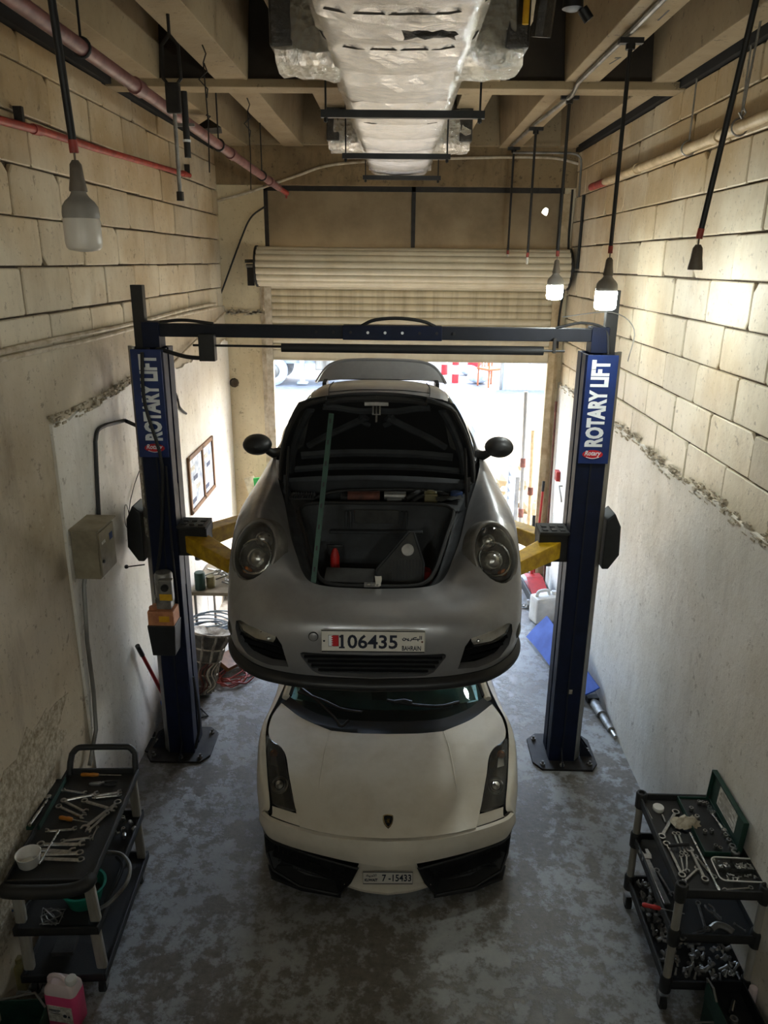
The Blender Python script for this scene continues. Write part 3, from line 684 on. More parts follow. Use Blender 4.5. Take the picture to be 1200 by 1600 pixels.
# two electric conduits on top of the left plaster
for k, (dz, nm, lb) in enumerate(((0., 'upper', 'upper of two whitish conduits on the plaster edge of the left wall'), (-.042, 'lower', 'lower of two whitish conduits on the plaster edge of the left wall'))):
    P = [Vector((-2.235, y, 3.735+dz+.008*math.sin(y*1.7+k))) for y in [2.0+i*.5 for i in range(16)]]
    single('wall_conduit', MB().tube(P, .017, 8), 'conduit_white', lb, 'conduit', smooth=True)
P = arc([at_y(338,314,10.06), at_y(390,300,10.03), at_y(460,276,10.02), at_y(530,256,10.02), at_y(690,248,10.02), at_y(850,246,10.02), at_y(905,256,10.03)], 40)
single('lintel_conduit', MB().tube(P, .016, 8), 'conduit_white', 'whitish conduit curving across the lintel above the transom', 'conduit', smooth=True)
P = arc([at_y(338,478,10.05), at_y(352,440,10.05), at_y(376,375,10.04), at_y(392,340,10.04), at_y(415,322,10.05)], 20)
single('pier_cable', MB().tube(P, .011, 8), 'black_rubber', 'black cable looping up the left pier beside the shutter coil', 'cable', smooth=True)
P = [at_x(336,478,-2.24), at_x(300,487,-2.24)]
single('corner_conduit', MB().tube([Vector((-2.225,9.95,3.60)), Vector((-2.225,6.9,3.18))], .013, 8), 'conduit_white', 'slanting conduit on the left plaster behind the lift post', 'conduit', smooth=True)
P = arc([at_y(921,250,9.3)+Vector((0,0,.2)), at_y(921,290,9.3), at_y(916,330,9.3), at_y(914,390,9.3)], 14)
single('corner_cable', MB().tube([Vector((2.13,9.55,z)) for z in (5.0,4.7,4.4,4.18)], .018, 8), 'black_rubber', 'black cable tail hanging down the right wall near the shutter', 'cable', smooth=True)
P = [Vector((2.10,10.06,z)) for z in (5.1,4.6)]+arc([(2.11,10.05,4.35),(2.10,10.0,4.1),(2.05,10.0,3.6),(2.06,10.0,3.2)],12)
single('shutter_cable', MB().tube(P, .014, 8), 'black_rubber', 'black cable running down beside the right shutter guide', 'cable', smooth=True)
# hooks and wires hanging from the ribs on the left
def hook(label, px, py, z, drop, kind):
    p = at_z(px, py, z); p.z = 5.55
    t = thing('ceiling_hook', label, 'hook', p)
    if kind == 'rod':
        part('shackle', MB().tube([(0,0,0),(0,0,-.10),(-.045,0,-.15),(-.05,0,-.32),(0,0,-.38),(.05,0,-.32),(.045,0,-.15),(0,0,-.10)], .011, 6), 'dark_steel', t, True)
        part('buckle', MB().box((0,0,-.42),(.085,.04,.16)), 'dark_steel', t, bevel=.01)
        part('drop_rod', MB().cyl((0,0,-.46),(0,0,-drop),.012,8), 'worn_steel', t, True)
        part('drop_end', MB().cyl((0,0,-drop),(0,0,-drop-.05),.022,8), 'dark_steel', t, True)
    else:
        part('wire', MB().tube([(0,0,0),(.02,0,-.05),(0,0,-.1),(.01,0,-drop*.6),(0,0,-drop)], .005, 6), 'dark_steel', t, True)
        part('wire_twist', MB().tube([(.03*math.sin(i*2.3),.02*math.cos(i*1.7),-.10-.05*i) for i in range(5)], .005, 6), 'dark_steel', t, True)
    return t
hook('long turnbuckle rod hanging from a rib over the sprinkler pipe', 262, 22, 5.55, .92, 'rod')
hook('twisted black wire under the second rib on the left', 316, 70, 5.55, .75, 'wire')
hook('pair of thin wires hanging near the lintel on the left', 386, 153, 5.55, .72, 'wire')
p = at_z(290, 190, 5.12)
t = thing('pipe_clamp', 'black clamp bracket with wing nut hanging under the sprinkler pipe', 'bracket', p)
part('clamp_rod', MB().cyl((0,0,.18),(0,0,-.22),.022,10), 'black_steel', t, True); part('wing_nut', MB().box((0,0,-.02),(.12,.02,.018)), 'galv_side', t); part('band', MB().cyl((0,0,-.11),(0,0,-.125),.027,10), 'lettering_white', t)
p = at_z(326, 196, 5.45)
t = thing('lamp_shade_bracket', 'small dark metal lamp bracket fixed under the left rib', 'bracket', p)
part('plate', MB().add([(-.14,-.1,-.05),(.14,-.1,-.03),(.10,.12,-.05),(-.12,.12,-.06),(0,0,.06)], [(0,1,4),(1,2,4),(2,3,4),(3,0,4),(3,2,1,0)]), 'dark_steel', t); part('wires', MB().tube([(0,0,.06),(.02,0,.075),(-.02,.01,.09),(0,0,.10)],.008,6), 'dark_steel', t)
p = at_z(931, 14, 5.5); p.z = 5.55
t = thing('ceiling_socket', 'black lampholder plug hanging from the bay at the top edge', 'lamp holder', p+Vector((-.12,0,0)))
part('holder', MB().lathe([(.02,.25),(.02,.06),(.05,.05),(.055,-.05),(.03,-.06)],14), 'black_steel', t, True); part('knob', MB().cyl((.05,0,-.05),(.09,0,-.10),.028,10), 'black_steel', t, True)
t = thing('drop_cord', 'thin grey cord hanging down to the cream pipe at top right', 'cord', (1.98, 4.95, 5.12))
part('cord_line', MB().cyl((0,0,-.02),(0.03,0,.45),.007,6), 'worn_steel', t, True); part('cord_hook', MB().tube([(0,0,0),(.02,0,-.03),(0,0,-.06),(-.02,0,-.03)],.006,6), 'worn_steel', t, True)
# ------------------------------------------------------------------ foil-wrapped duct
def foil():
    m, nt, b = newmat('foil'); co = nt.nodes.new('ShaderNodeNewGeometry').outputs['Position']
    n1 = _noise(nt, co, 13, 7, .68, (.35,2.2,1)); n2 = _noise(nt, co, 30, 5, .7)
    ck = nt.nodes.new('ShaderNodeTexBrick'); ck.inputs['Scale'].default_value = 38; ck.inputs['Mortar Size'].default_value = .04; ck.offset = 0
    ck.inputs['Color1'].default_value = (0,0,0,1); ck.inputs['Color2'].default_value = (0,0,0,1); ck.inputs['Mortar'].default_value = (1,1,1,1); nt.links.new(co, ck.inputs['Vector'])
    nt.links.new(_ramp(nt, n1, [(.3, (.88,.88,.88)), (.75, (.64,.63,.61))]), b.inputs['Base Color'])
    b.inputs['Metallic'].default_value = .8; b.inputs['Roughness'].default_value = .22
    bp = nt.nodes.new('ShaderNodeBump'); bp.inputs['Strength'].default_value = .6; bp.inputs['Distance'].default_value = .02
    hsum = _math(nt, 'ADD', n1, _math(nt, 'MULTIPLY', n2, .18)); hsum = _math(nt, 'ADD', hsum, _math(nt, 'MULTIPLY', ck.outputs[0], .03))
    nt.links.new(hsum, bp.inputs['Height']); nt.links.new(bp.outputs[0], b.inputs['Normal'])
    m2, nt, b = newmat('foil_crumpled'); co = nt.nodes.new('ShaderNodeNewGeometry').outputs['Position']
    v = nt.nodes.new('ShaderNodeTexVoronoi'); v.inputs['Scale'].default_value = 22; nt.links.new(co, v.inputs['Vector']); n2 = _noise(nt, co, 24, 6, .75)
    b.inputs['Base Color'].default_value = (.82,.80,.75,1); b.inputs['Metallic'].default_value = .95; b.inputs['Roughness'].default_value = .24
    bp = nt.nodes.new('ShaderNodeBump'); bp.inputs['Strength'].default_value = 1.; bp.inputs['Distance'].default_value = .03
    nt.links.new(_math(nt, 'ADD', v.outputs['Distance'], n2), bp.inputs['Height']); nt.links.new(bp.outputs[0], b.inputs['Normal'])
foil()
mat('mastic_black', srgb(40,36,32), srgb(66,60,52), 16, .3, bump=.8, bscale=30)
mat('band_dark', srgb(70,60,48), srgb(40,34,28), 14, .5)
duct = thing('air_duct', 'foil-wrapped air conditioning duct under the middle of the ceiling', 'duct', (0, 0, 5.2))
def duct_run(y0, y1, n, w0, w1, seams, seed):
    rnd = random.Random(seed); rows = []; M_ = 26
    for i in range(n+1):
        y = y0+(y1-y0)*i/n; w = w0+(w1-w0)*i/n; cx = -.02
        d = min(abs(y-s) for s in seams); puff = 1-math.exp(-(d/.16)**2)
        row = []
        for j in range(M_+1):
            u = -1+2*j/M_                                   # around: up the left side, across the bottom, up the right
            if abs(u) < .62: x = u/.62*w/2; z = 0.
            else:
                x = math.copysign(w/2, u); z = (abs(u)-.62)/.38*.33
            k = .75 if abs(u) < .62 else 1
            cr = max(0, 1-abs(abs(u)-.62)/.14)
            sag = -.055*puff*(1-(u/.62)**2)*(abs(u) < .62) + .05*cr*cr
            wr = .010*math.sin(j*1.9+y*9)*math.exp(-(d/.10)**2)*1.6 + rnd.uniform(-.004,.004)
            row.append((cx+x-math.copysign(.045*cr*cr,u)+wr*.4*(abs(u)>.62), y, z+sag+wr))
        rows.append(row)
    return MB().grid(rows)
seams = [2.3,3.0,3.5,4.05,4.6,5.35,6.1,6.8,7.5,8.2,9.0,9.6]
part('duct_wrap', duct_run(1.2, 9.35, 190, .80, .74, seams, 4), 'foil', duct, True, auto=2.5)
part('duct_end', MB().box2((-.36,9.30,.02),(.34,9.36,.34)), 'foil_crumpled', duct)
for y, m_ in ((3.02,'band_dark'),(3.52,'band_dark'),(4.06,'band_dark'),(6.1,'band_dark')):
    part('tape_band', MB().tube([(-.02+x_,y,z_) for x_, z_ in ((-.405,.32),(-.40,.2),(-.385,.10),(-.352,.045),(-.30,.012),(-.2,-.004),(0,-.008),(.2,-.004),(.30,.012),(.352,.045),(.385,.10),(.40,.2),(.405,.32))], .0045, 6), m_, duct, True)
for y, sx, wd in ((4.62,-1,.42),(4.62,1,.42),(7.75,-1,.34),(7.75,1,.34)):
    X = -.02+sx*.40; rows = []
    rnd = random.Random(int(y*10)+sx)
    for i in range(7):
        t_ = i/6; xx = X-sx*.10+sx*.34*t_; hw = wd*(.62-.10*t_); zz = .02+.02*t_
        rows.append([(xx+rnd.uniform(-.012,.012), y+hw*a+rnd.uniform(-.012,.012), zz+hgt+rnd.uniform(-.012,.012)) for a, hgt in ((-1,.30),(-1,.12),(-.96,.03),(-.6,-.02),(0,-.03),(.6,-.02),(.96,.03),(1,.12),(1,.30))])
    br = part('branch_boot', MB().grid(rows), 'foil_crumpled', duct, True, auto=2)
    part('riser', MB().box2((X+sx*.14,y-wd*.55,.08),(X+sx*.26,y+wd*.55,.92)), 'mastic_black', duct, bevel=.015)
    part('riser_cheek', MB().box2((X+sx*.0,y-wd*.50,.22),(X+sx*.14,y+wd*.5,.92)), 'slab_dark', duct)
part('mastic_tube', MB().tube([(.70,4.30,.92),(.70,4.32,.3),(.69,4.36,.12)], .05, 8), 'mastic_black', duct, True)
part('yellow_line', MB().tube([(.60,4.28,.92),(.60,4.30,.16)], .016, 8), 'label_yellow', duct, True)
for (xa, ya), (xb, yb) in (((502,172),(758,172)), ((536,241),(705,238)), ((568,276),(690,272))):
    a = at_z(xa, ya, 5.155); b_ = at_z(xb, yb, 5.155); y = (a.y+b_.y)/2
    y = min(y, 9.25); zz = -.07
    st = part('strut', MB().box2((a.x,y-.022,zz-.022),(b_.x,y+.022,zz+.022)), 'black_steel', duct)
    for x in (a.x+.03, b_.x-.03):
        part('hanger_rod', MB().cyl((x,y,zz-.05),(x,y,.40),.007,6).cyl((x,y,zz-.045),(x,y,zz-.02),.014,6), 'black_steel', st)
part('tape_tear', MB().grid([[(.0+.032*i+random.uniform(-.01,.01), 3.60+.018*j+random.uniform(-.012,.012), -.045-.006*j+random.uniform(-.006,.006)) for i in range(8)] for j in range(4)]), 'mastic_black', duct, True)
# ------------------------------------------------------------------ silver car on the lift
def car_paint(name, c, dust, rough=.3, metal=.75, amt=.5):
    m, nt, b = newmat(name); co = nt.nodes.new('ShaderNodeTexCoord').outputs['Object']
    n = _noise(nt, co, 3.0, 7, .68); n2 = _noise(nt, co, 40, 4, .6)
    f = _math(nt, 'MULTIPLY', _ramp(nt, n, [(.42, (0,0,0)), (.68, (1,1,1))]), amt)
    nt.links.new(_mix(nt, f, c, dust), b.inputs['Base Color'])
    nt.links.new(_ramp(nt, n, [(.35, (rough,)*3), (.7, (rough+.25,)*3)]), b.inputs['Roughness'])
    b.inputs['Metallic'].default_value = metal; b.inputs['Coat Weight'].default_value = .5; b.inputs['Coat Roughness'].default_value = .14
    return m
car_paint('silver_paint', srgb(158,158,160), srgb(128,125,121), .28, .6)
car_paint('white_paint', srgb(226,218,202), srgb(196,184,160), .36, .0, .55)
def tinted(name, col, gloss=.08, rough=.03, op=0.):
    """thin glass: tinted see-through with a fresnel mirror"""
    m = bpy.data.materials.new(name); m.use_nodes = True; nt = m.node_tree; MATS[name] = m; nt.nodes.clear()
    t = nt.nodes.new('ShaderNodeBsdfTransparent'); t.inputs[0].default_value = (*col, 1)
    g = nt.nodes.new('ShaderNodeBsdfGlossy'); g.inputs['Roughness'].default_value = rough; g.inputs[0].default_value = (.9,.95,.95,1)
    fr = nt.nodes.new('ShaderNodeFresnel'); fr.inputs[0].default_value = 1.5
    mx = nt.nodes.new('ShaderNodeMixShader'); o = nt.nodes.new('ShaderNodeOutputMaterial')
    nt.links.new(fr.outputs[0], mx.inputs[0]); nt.links.new(t.outputs[0], mx.inputs[1]); nt.links.new(g.outputs[0], mx.inputs[2])
    last = mx.outputs[0]
    if op:                                        # film of dust
        d = nt.nodes.new('ShaderNodeBsdfDiffuse'); d.inputs[0].default_value = (.30,.28,.25,1); m2 = nt.nodes.new('ShaderNodeMixShader')
        co = nt.nodes.new('ShaderNodeTexCoord').outputs['Object']; n = _noise(nt, co, 5, 5, .6)
        nt.links.new(_math(nt, 'MULTIPLY', n, op), m2.inputs[0]); nt.links.new(last, m2.inputs[1]); nt.links.new(d.outputs[0], m2.inputs[2]); last = m2.outputs[0]
    nt.links.new(last, o.inputs[0]); return m
tinted('car_glass', (.10,.13,.13), op=.12)
tinted('teal_glass', (.46,.86,.83), op=.10)
tinted('lamp_lens', (.90,.90,.89), op=.10)
tinted('smoked_lens', (.42,.40,.37), op=.25)
mat('lamp_reflector', (.80,.80,.78), (.58,.57,.55), 12, .2, metal=1.)
mat('lamp_bowl', srgb(128,125,120), srgb(100,96,92), 10, .3, metal=.5)
mat('trunk_liner', srgb(44,47,50), srgb(30,32,35), 8, .6, bump=.15, bscale=120)
mat('liner_dust', srgb(62,62,60), srgb(40,40,40), 6, .7, bump=.15, bscale=80)
mat('grille_black', srgb(12,13,14), srgb(22,22,22), 12, .5)
mat('tyre', srgb(22,22,22), srgb(34,33,32), 9, .75, bump=.2, bscale=120)
mat('plate_white', srgb(222,218,208), srgb(206,200,188), 6, .45)
mat('plate_ink', srgb(28,34,52), srgb(22,26,42), 8, .5)
mat('plate_red', srgb(196,30,38), srgb(176,24,32), 8, .5)
mat('amber_lens', srgb(196,110,30), srgb(170,90,24), 8, .25)
mat('prop_green', srgb(14,72,52), srgb(10,54,40), 9, .42)
mat('dark_red', srgb(150,26,24), srgb(110,20,20), 9, .45)
mat('yellowed_plastic', srgb(130,120,78), srgb(100,92,62), 9, .5)
mat('blue_cap', srgb(44,66,110), srgb(34,50,88), 9, .45)
mat('rust', srgb(120,72,58), srgb(80,50,42), 14, .6, metal=.3)
PG = Vector((-.113, 3.78, 1.88))
pc = thing('sports_car', 'silver sports car raised on the lift with its front lid open', 'car', PG, math.radians(.8))
V3 = lambda *a: [Vector(p) for p in a]
# rails run from the nose centre round the corner and along the side to the tail centre
ST = 15
side_y = [0,0,0,0,0,0,.68,.98,1.35,1.8,2.6,3.3,3.9,0,0]
R0 = [(0,.005,.115),(.30,.025,.115),(.50,.065,.115),(.68,.14,.12),(.82,.29,.125),(.885,.46,.13),(.89,.68,.15),(.89,.98,.15),(.88,1.35,.15),(.865,1.8,.15),(.865,2.6,.15),(.90,3.3,.16),(.89,3.9,.18),(.70,4.36,.22),(0,4.42,.22)]
R1 = [(0,-.005,.20),(.30,.012,.20),(.50,.05,.20),(.69,.125,.205),(.835,.275,.21),(.905,.46,.22),(.91,.68,.24),(.91,.98,.24),(.90,1.35,.24),(.885,1.8,.24),(.885,2.6,.24),(.93,3.3,.26),(.92,3.9,.28),(.73,4.4,.30),(0,4.46,.30)]
R2 = [(0,-.005,.35),(.30,.012,.35),(.50,.05,.35),(.69,.125,.35),(.835,.275,.355),(.905,.46,.365),(.915,.68,.38),(.918,.98,.40),(.905,1.35,.40),(.89,1.8,.38),(.89,2.6,.38),(.94,3.3,.42),(.93,3.9,.42),(.74,4.41,.42),(0,4.47,.42)]
R3 = [(0,.03,.452),(.29,.048,.452),(.49,.09,.45),(.675,.17,.45),(.815,.305,.455),(.895,.47,.48),(.912,.68,.50),(.918,.98,.53),(.905,1.35,.52),(.89,1.8,.50),(.89,2.6,.50),(.945,3.3,.55),(.93,3.9,.55),(.72,4.39,.54),(0,4.46,.54)]
R4 = [(0,.13,.512),(.28,.148,.513),(.465,.19,.518),(.635,.255,.54),(.775,.355,.60),(.875,.50,.64),(.90,.69,.68),(.912,.98,.70),(.90,1.35,.70),(.885,1.8,.70),(.885,2.6,.70),(.935,3.3,.72),(.915,3.9,.68),(.69,4.34,.63),(0,4.42,.63)]
R4a = [(0,.20,.538),(.265,.215,.541),(.43,.25,.55),(.575,.32,.60),(.715,.425,.74),(.835,.58,.79),(.868,.74,.81),(.88,1.0,.83),(.87,1.35,.845),(.855,1.8,.86),(.855,2.6,.865),(.91,3.3,.84),(.88,3.9,.77),(.64,4.28,.70),(0,4.36,.70)]
R4b = [(0,.245,.548),(.26,.258,.553),(.405,.295,.565),(.51,.375,.625),(.62,.51,.755),(.715,.665,.86),(.735,.82,.895),(.745,1.03,.915),(.765,1.35,.935),(.80,1.8,.945),(.80,2.6,.955),(.84,3.27,.925),(.79,3.85,.85),(.56,4.2,.76),(0,4.25,.77)]
R5 = [(0,.27,.553),(.25,.282,.558),(.375,.325,.568),(.435,.41,.60),(.475,.52,.645),(.525,.66,.705),(.565,.82,.765),(.615,1.03,.835),(.695,1.32,.92),(.76,1.75,.965),(.76,2.6,.975),(.72,3.2,.97),(.55,3.75,.90),(.40,4.05,.82),(0,4.08,.83)]
rows = loft([R0,R1,R2,R3,R4,R4a,R4b,R5], 113, 50)
bm = grid_bm(rows)
FR = lambda c: c.y < .55 and c.z < .48
hexi = lambda pts: pts
CI = [(-.05,.118),(.30,.128),(.345,.15),(.41,.245),(.412,.262),(.395,.27),(-.05,.272)]      # half central intake
cut_hole(bm, CI, (0,0,0), (1,0,0), (0,0,1), lambda c: FR(c) and c.x > -.01, (0,.06,0))
SI = [(.485,.158),(.60,.146),(.74,.168),(.80,.225),(.818,.30),(.812,.35),(.78,.372),(.66,.366),(.55,.345),(.52,.30)]
cut_hole(bm, SI, (0,0,0), (1,0,0), (0,0,1), FR, (-.01,.07,0))
# headlight opening, along the lamp's own axis
HA = Vector((.30,-.80,.52)).normalized(); HO = Vector((.715,.47,.70)); HX = Vector((0,0,1)).cross(HA).normalized()*1.0; HY = HA.cross(HX).normalized()
ell = lambda a, b_, n=22: [(a*math.cos(2*PI*i/n), b_*math.sin(2*PI*i/n)) for i in range(n)]
cut_hole(bm, ell(.136,.188), HO, HX, HY, lambda c: c.z > .45 and c.y < .9 and c.x > .45 and (c-HO).dot(HA) > -.14, -HA*.05)
# wheel openings
for wy, wz, wr_ in ((.98,.30,.355),(3.32,.30,.365)):
    cut_hole(bm, [(wr_*math.cos(2*PI*i/26), wr_*math.sin(2*PI*i/26)) for i in range(26)], (0,wy,wz), (0,1,0), (0,0,1), lambda c: c.x > .6, (-.05,0,0))
bm_obj('body', bm, 'silver_paint', pc, True, True, .75)
# lower lip
lip = [[(0,.0,.113),(.30,.02,.113),(.50,.06,.113),(.68,.135,.118),(.82,.285,.123),(.89,.46,.13),(.895,.66,.15)],
       [(0,-.035,.085),(.31,-.012,.085),(.52,.03,.085),(.70,.105,.088),(.845,.265,.092),(.915,.46,.10),(.905,.66,.13)],
       [(0,-.02,.045),(.31,.0,.045),(.52,.045,.045),(.69,.12,.05),(.83,.28,.055),(.90,.47,.065),(.89,.66,.10)],
       [(0,.10,.03),(.29,.12,.03),(.48,.15,.03),(.62,.22,.035),(.74,.36,.04),(.80,.5,.05),(.80,.66,.08)],
       [(0,.60,.05),(.25,.6,.05),(.45,.6,.05),(.55,.6,.05),(.65,.6,.05),(.70,.62,.05),(.72,.66,.06)]]
patch('front_lip', lip, 'black_plastic', pc, 44, 18)
# underbody pan
part('underbody', MB().box2((-.80,.55,.10),(.80,4.2,.16)), 'grille_black', pc)
# grilles behind the openings
gr = part('lower_grille', MB().box2((-.45,.075,.10),(.45,.085,.30)), 'grille_black', pc)
for i in range(5): part('grille_bar', MB().box2((-.42,.045,.128+.029*i),(.42,.075,.136+.029*i)), 'black_plastic', gr)
for s in (-1, 1):
    g = MB(); g.add([(s*.47,.14,.13),(s*.84,.40,.13),(s*.84,.40,.39),(s*.47,.14,.39)], [(0,1,2,3)])
    so = part('side_grille', g, 'grille_black', pc)
    for i in range(4):
        z = .165+.04*i; part('grille_bar', MB().add([(s*.49,.10,z),(s*.80,.27,z),(s*.80,.30,z+.006),(s*.49,.14,z+.006)], [(0,1,2,3)]), 'black_plastic', so)
    # driving-lamp strip
    lamp_rows = [[(s*.555,.075,.342),(s*.66,.11,.356),(s*.75,.185,.364),(s*.80,.26,.360)],[(s*.56,.065,.315),(s*.665,.095,.325),(s*.76,.175,.334),(s*.808,.25,.335)],[(s*.575,.075,.288),(s*.68,.105,.296),(s*.765,.185,.305),(s*.80,.255,.31)]]
    dl = patch('daytime_lamp', lamp_rows, 'lamp_lens', pc, 14, 8, mirror=False)
    part('lamp_back', MB().grid([[Vector(p)+Vector((0,.025,0)) for p in r] for r in lamp_rows]), 'lamp_reflector', dl, True)
    for i in range(5):
        c = Vector((s*(.60+.042*i), .098+.026*i+.012*i*i*.35, .312+.004*i))
        part('led', MB().lathe([(.0,.012),(.010,.008),(.013,0)],10,frame_m(c,(1,0,0),(0,0,1))), 'lamp_reflector', dl, True)
    # round side marker
    mk = part('side_marker', MB().lathe([(.042,0),(.040,.006),(.024,.012),(.0,.013)],18,frame_m((s*.868,.335,.262),(s*.55 if s>0 else .55,.83 if s>0 else -.83,0),(0,0,1)) if False else Matrix.Translation((s*.866,.335,.262)) @ Vector((s*.86,-.5,.05)).to_track_quat('Z','Y').to_matrix().to_4x4()), 'smoked_lens', pc, True)
    part('marker_base', MB().lathe([(.047,-.012),(.047,.003),(.03,.003)],18,Matrix.Translation((s*.866,.335,.262)) @ Vector((s*.86,-.5,.05)).to_track_quat('Z','Y').to_matrix().to_4x4()), 'grille_black', pc, True)
    # headlight: ring, bowl, projectors and lens
    ha = Vector((s*HA.x, HA.y, HA.z)); ho = Vector((s*HO.x, HO.y, HO.z))
    hx = Vector((0,0,1)).cross(ha).normalized(); hy = ha.cross(hx).normalized(); Mh = frame_m(ho+ha*.012, hx, hy)
    def ering(a, b_, h): return [Mh @ Vector((a*math.cos(t), b_*math.sin(t), h)) for t in [2*PI*i/36 for i in range(37)]]
    hl = part('headlight', MB().grid([ering(.166,.222,-.10),ering(.158,.212,-.03),(ering(.150,.204,.006)),(ering(.141,.194,.018)),(ering(.128,.178,.016)),(ering(.122,.172,-.01))]), 'lamp_bowl', pc, True, auto=2)
    part('bowl', MB().grid([ering(.122,.172,.004),ering(.118,.165,-.05),ering(.09,.13,-.09),ering(.002,.002,-.10)]), 'lamp_bowl', hl, True)
    part('lens', MB().grid([ering(.127,.177,.012),ering(.115,.162,.032),ering(.085,.12,.05),ering(.045,.065,.060),ering(.001,.001,.063)]), 'lamp_lens', hl, True)
    for (a, b_, r_, d_) in ((.0,-.035,.062,.05),(-.01*s,.085,.046,.045)):
        part('projector', MB().lathe([(r_,-.085),(r_,-.03),(r_*.9,-.022),(r_*.82,-.035),(r_*.8,-.03),(r_*.5,-.008),(0.001,.0)],20,Mh @ Matrix.Translation((a,b_,.0))), 'lamp_reflector', hl, True)
    part('turn_bulb', MB().lathe([(.02,-.08),(.02,-.03),(.0,-.02)],12,Mh @ Matrix.Translation((s*.055,-.115,0))), 'amber_lens', hl, True)
    part('trim_fin', MB().tube([Mh @ Vector((.105*math.cos(t), -.03+.105*math.sin(t), -.015)) for t in [2*PI*i/18 for i in range(18)]], .008, 6, closed=True), 'chrome', hl, True)
    part('washer_nozzle', MB().lathe([(.014,0),(.012,.008),(.004,.012),(.0,.012)],12,frame_m((s*.67,.30,.497),(s,0,0),(0,.4,.9)) if False else Matrix.Translation((s*.70,.268,.505)) @ Vector((s*.3,-.6,.7)).to_track_quat('Z','Y').to_matrix().to_4x4()), 'chrome', pc, True)
# tow-eye cap
part('tow_cap', MB().lathe([(.024,0),(.024,.006),(.021,.008),(.0,.008)],20,frame_m((-.335,.016,.372),(1,0,0),(0,0,1))), 'silver_paint', pc, True)
part('tow_cap_gap', MB().lathe([(.028,-.002),(.028,.0035),(.024,.0035)],20,frame_m((-.335,.016,.372),(1,0,0),(0,0,1))), 'grille_black', pc, True)
# registration plate
pl = part('registration_plate', MB().box((0.0,-.022,.368),(.578,.006,.134)), 'plate_white', pc, bevel=.003)
part('plate_rim', MB().tube([(x,-.026,.368+z) for x, z in ((-.286,-.064),(.286,-.064),(.286,.064),(-.286,.064))], .0035, 6, closed=True), 'black_plastic', pl)
MP = lambda x, z: frame_m((x,-.0262,.368+z),(1,0,0),(0,0,1))
def put(me, Mx, parent): o = link(me.name, me, parent); o.matrix_local = Mx; return o
dg = text_mesh('plate_digits', '106435', .135, 'plate_ink', .74, .0028); put(dg, MP(-.022,-.002), pl)
kx = .315/(2*max(v.co.x for v in dg.vertices)); kz = .086/(2*max(v.co.y for v in dg.vertices))
for v in dg.vertices: v.co.x *= kx; v.co.y *= kz
part('digit_foot', MB().box((-.1735,-.0263,.3285),(.032,.0012,.010)).box((-.180,-.0263,.396),(.014,.0012,.012)), 'plate_ink', pl)
ct = text_mesh('plate_country', 'BAHRAIN', .04, 'plate_ink', .8, .0008); put(ct, MP(.213,-.040), pl)
kx = .105/(2*max(v.co.x for v in ct.vertices))
for v in ct.vertices: v.co.x *= kx
# Arabic word written as pen strokes, right to left
def strokes(name, lines, dots, s, Mx, m, parent, r=.0035):
    mb = MB()
    for l in lines: mb.tube([Mx @ Vector((x*s, y*s, .0008)) for x, y in l], r, 5)
    for x, y in dots: mb.cyl(Mx @ Vector((x*s, y*s, -.001)), Mx @ Vector((x*s, y*s, .003)), r*1.25, 6)
    return part(name, mb, m, parent, True)
strokes('plate_arabic', [[(4.9,.9),(4.9,-.6)],[(4.3,.9),(4.3,-.6),(3.6,-.6),(3.6,-.1),(3.6,-.6),(2.9,-.6)],[(3.1,.15),(2.3,.15),(1.7,-.1),(2.1,-.6),(2.9,-.6)],[(2.1,-.6),(1.3,-.6),(1.2,-.1),(1.2,-.6),(.9,-1.1),(.5,-1.2)],[(-.1,-.1),(-.1,-.6),(-.8,-.6),(-1.,-.1),(-.8,-.6)],[(-1.2,-.1),(-1.2,-.8),(-1.7,-1.15),(-2.2,-.9),(-2.3,-.3)]],
        [(3.6,-1.05),(-.25,-1.0),(.1,-1.0),(-1.75,-.1)], .0145, MP(.196,.024), 'plate_ink', pl, .0027)
part('plate_flag_field', MB().add([(-.246,-.0262,.403),(-.222,-.0262,.403),(-.222,-.0262,.337),(-.246,-.0262,.337)], [(0,1,2,3)]), 'lettering_white', pl)
zig = [(-.222,.403)]+[(-.233 if i % 2 else -.222, .403-.066*i/10) for i in range(1,10)]+[(-.222,.337)]
fm = MB(); fm.add([(x,-.0268,z) for x, z in zig]+[(-.188+.0,-.0268,.335),(-.188,-.0268,.405)], [tuple(range(len(zig)+2))[::-1]]) if False else None
fmv = []; fmf = []
for i in range(10):
    a, b_ = zig[i], zig[i+1]; o = len(fmv); fmv += [(a[0],-.0270,a[1]),(b_[0],-.0270,b_[1]),(-.192,-.0270,b_[1]),(-.192,-.0270,a[1])]; fmf.append((o,o+1,o+2,o+3))
part('plate_flag', MB().add(fmv, fmf), 'plate_red', pl)
part('plate_flag_outline', MB().tube([(x,-.0265,z) for x, z in ((-.247,.336),(-.191,.336),(-.191,.404),(-.247,.404))], .0012, 5, closed=True), 'plate_ink', pl)
for s in (-1,1): part('plate_screw', MB().lathe([(.006,0),(.005,.003),(0,.003)],8,frame_m((s*.272,-.026,.368),(1,0,0),(0,0,1))), 'rust' if s > 0 else 'plate_ink', pl)
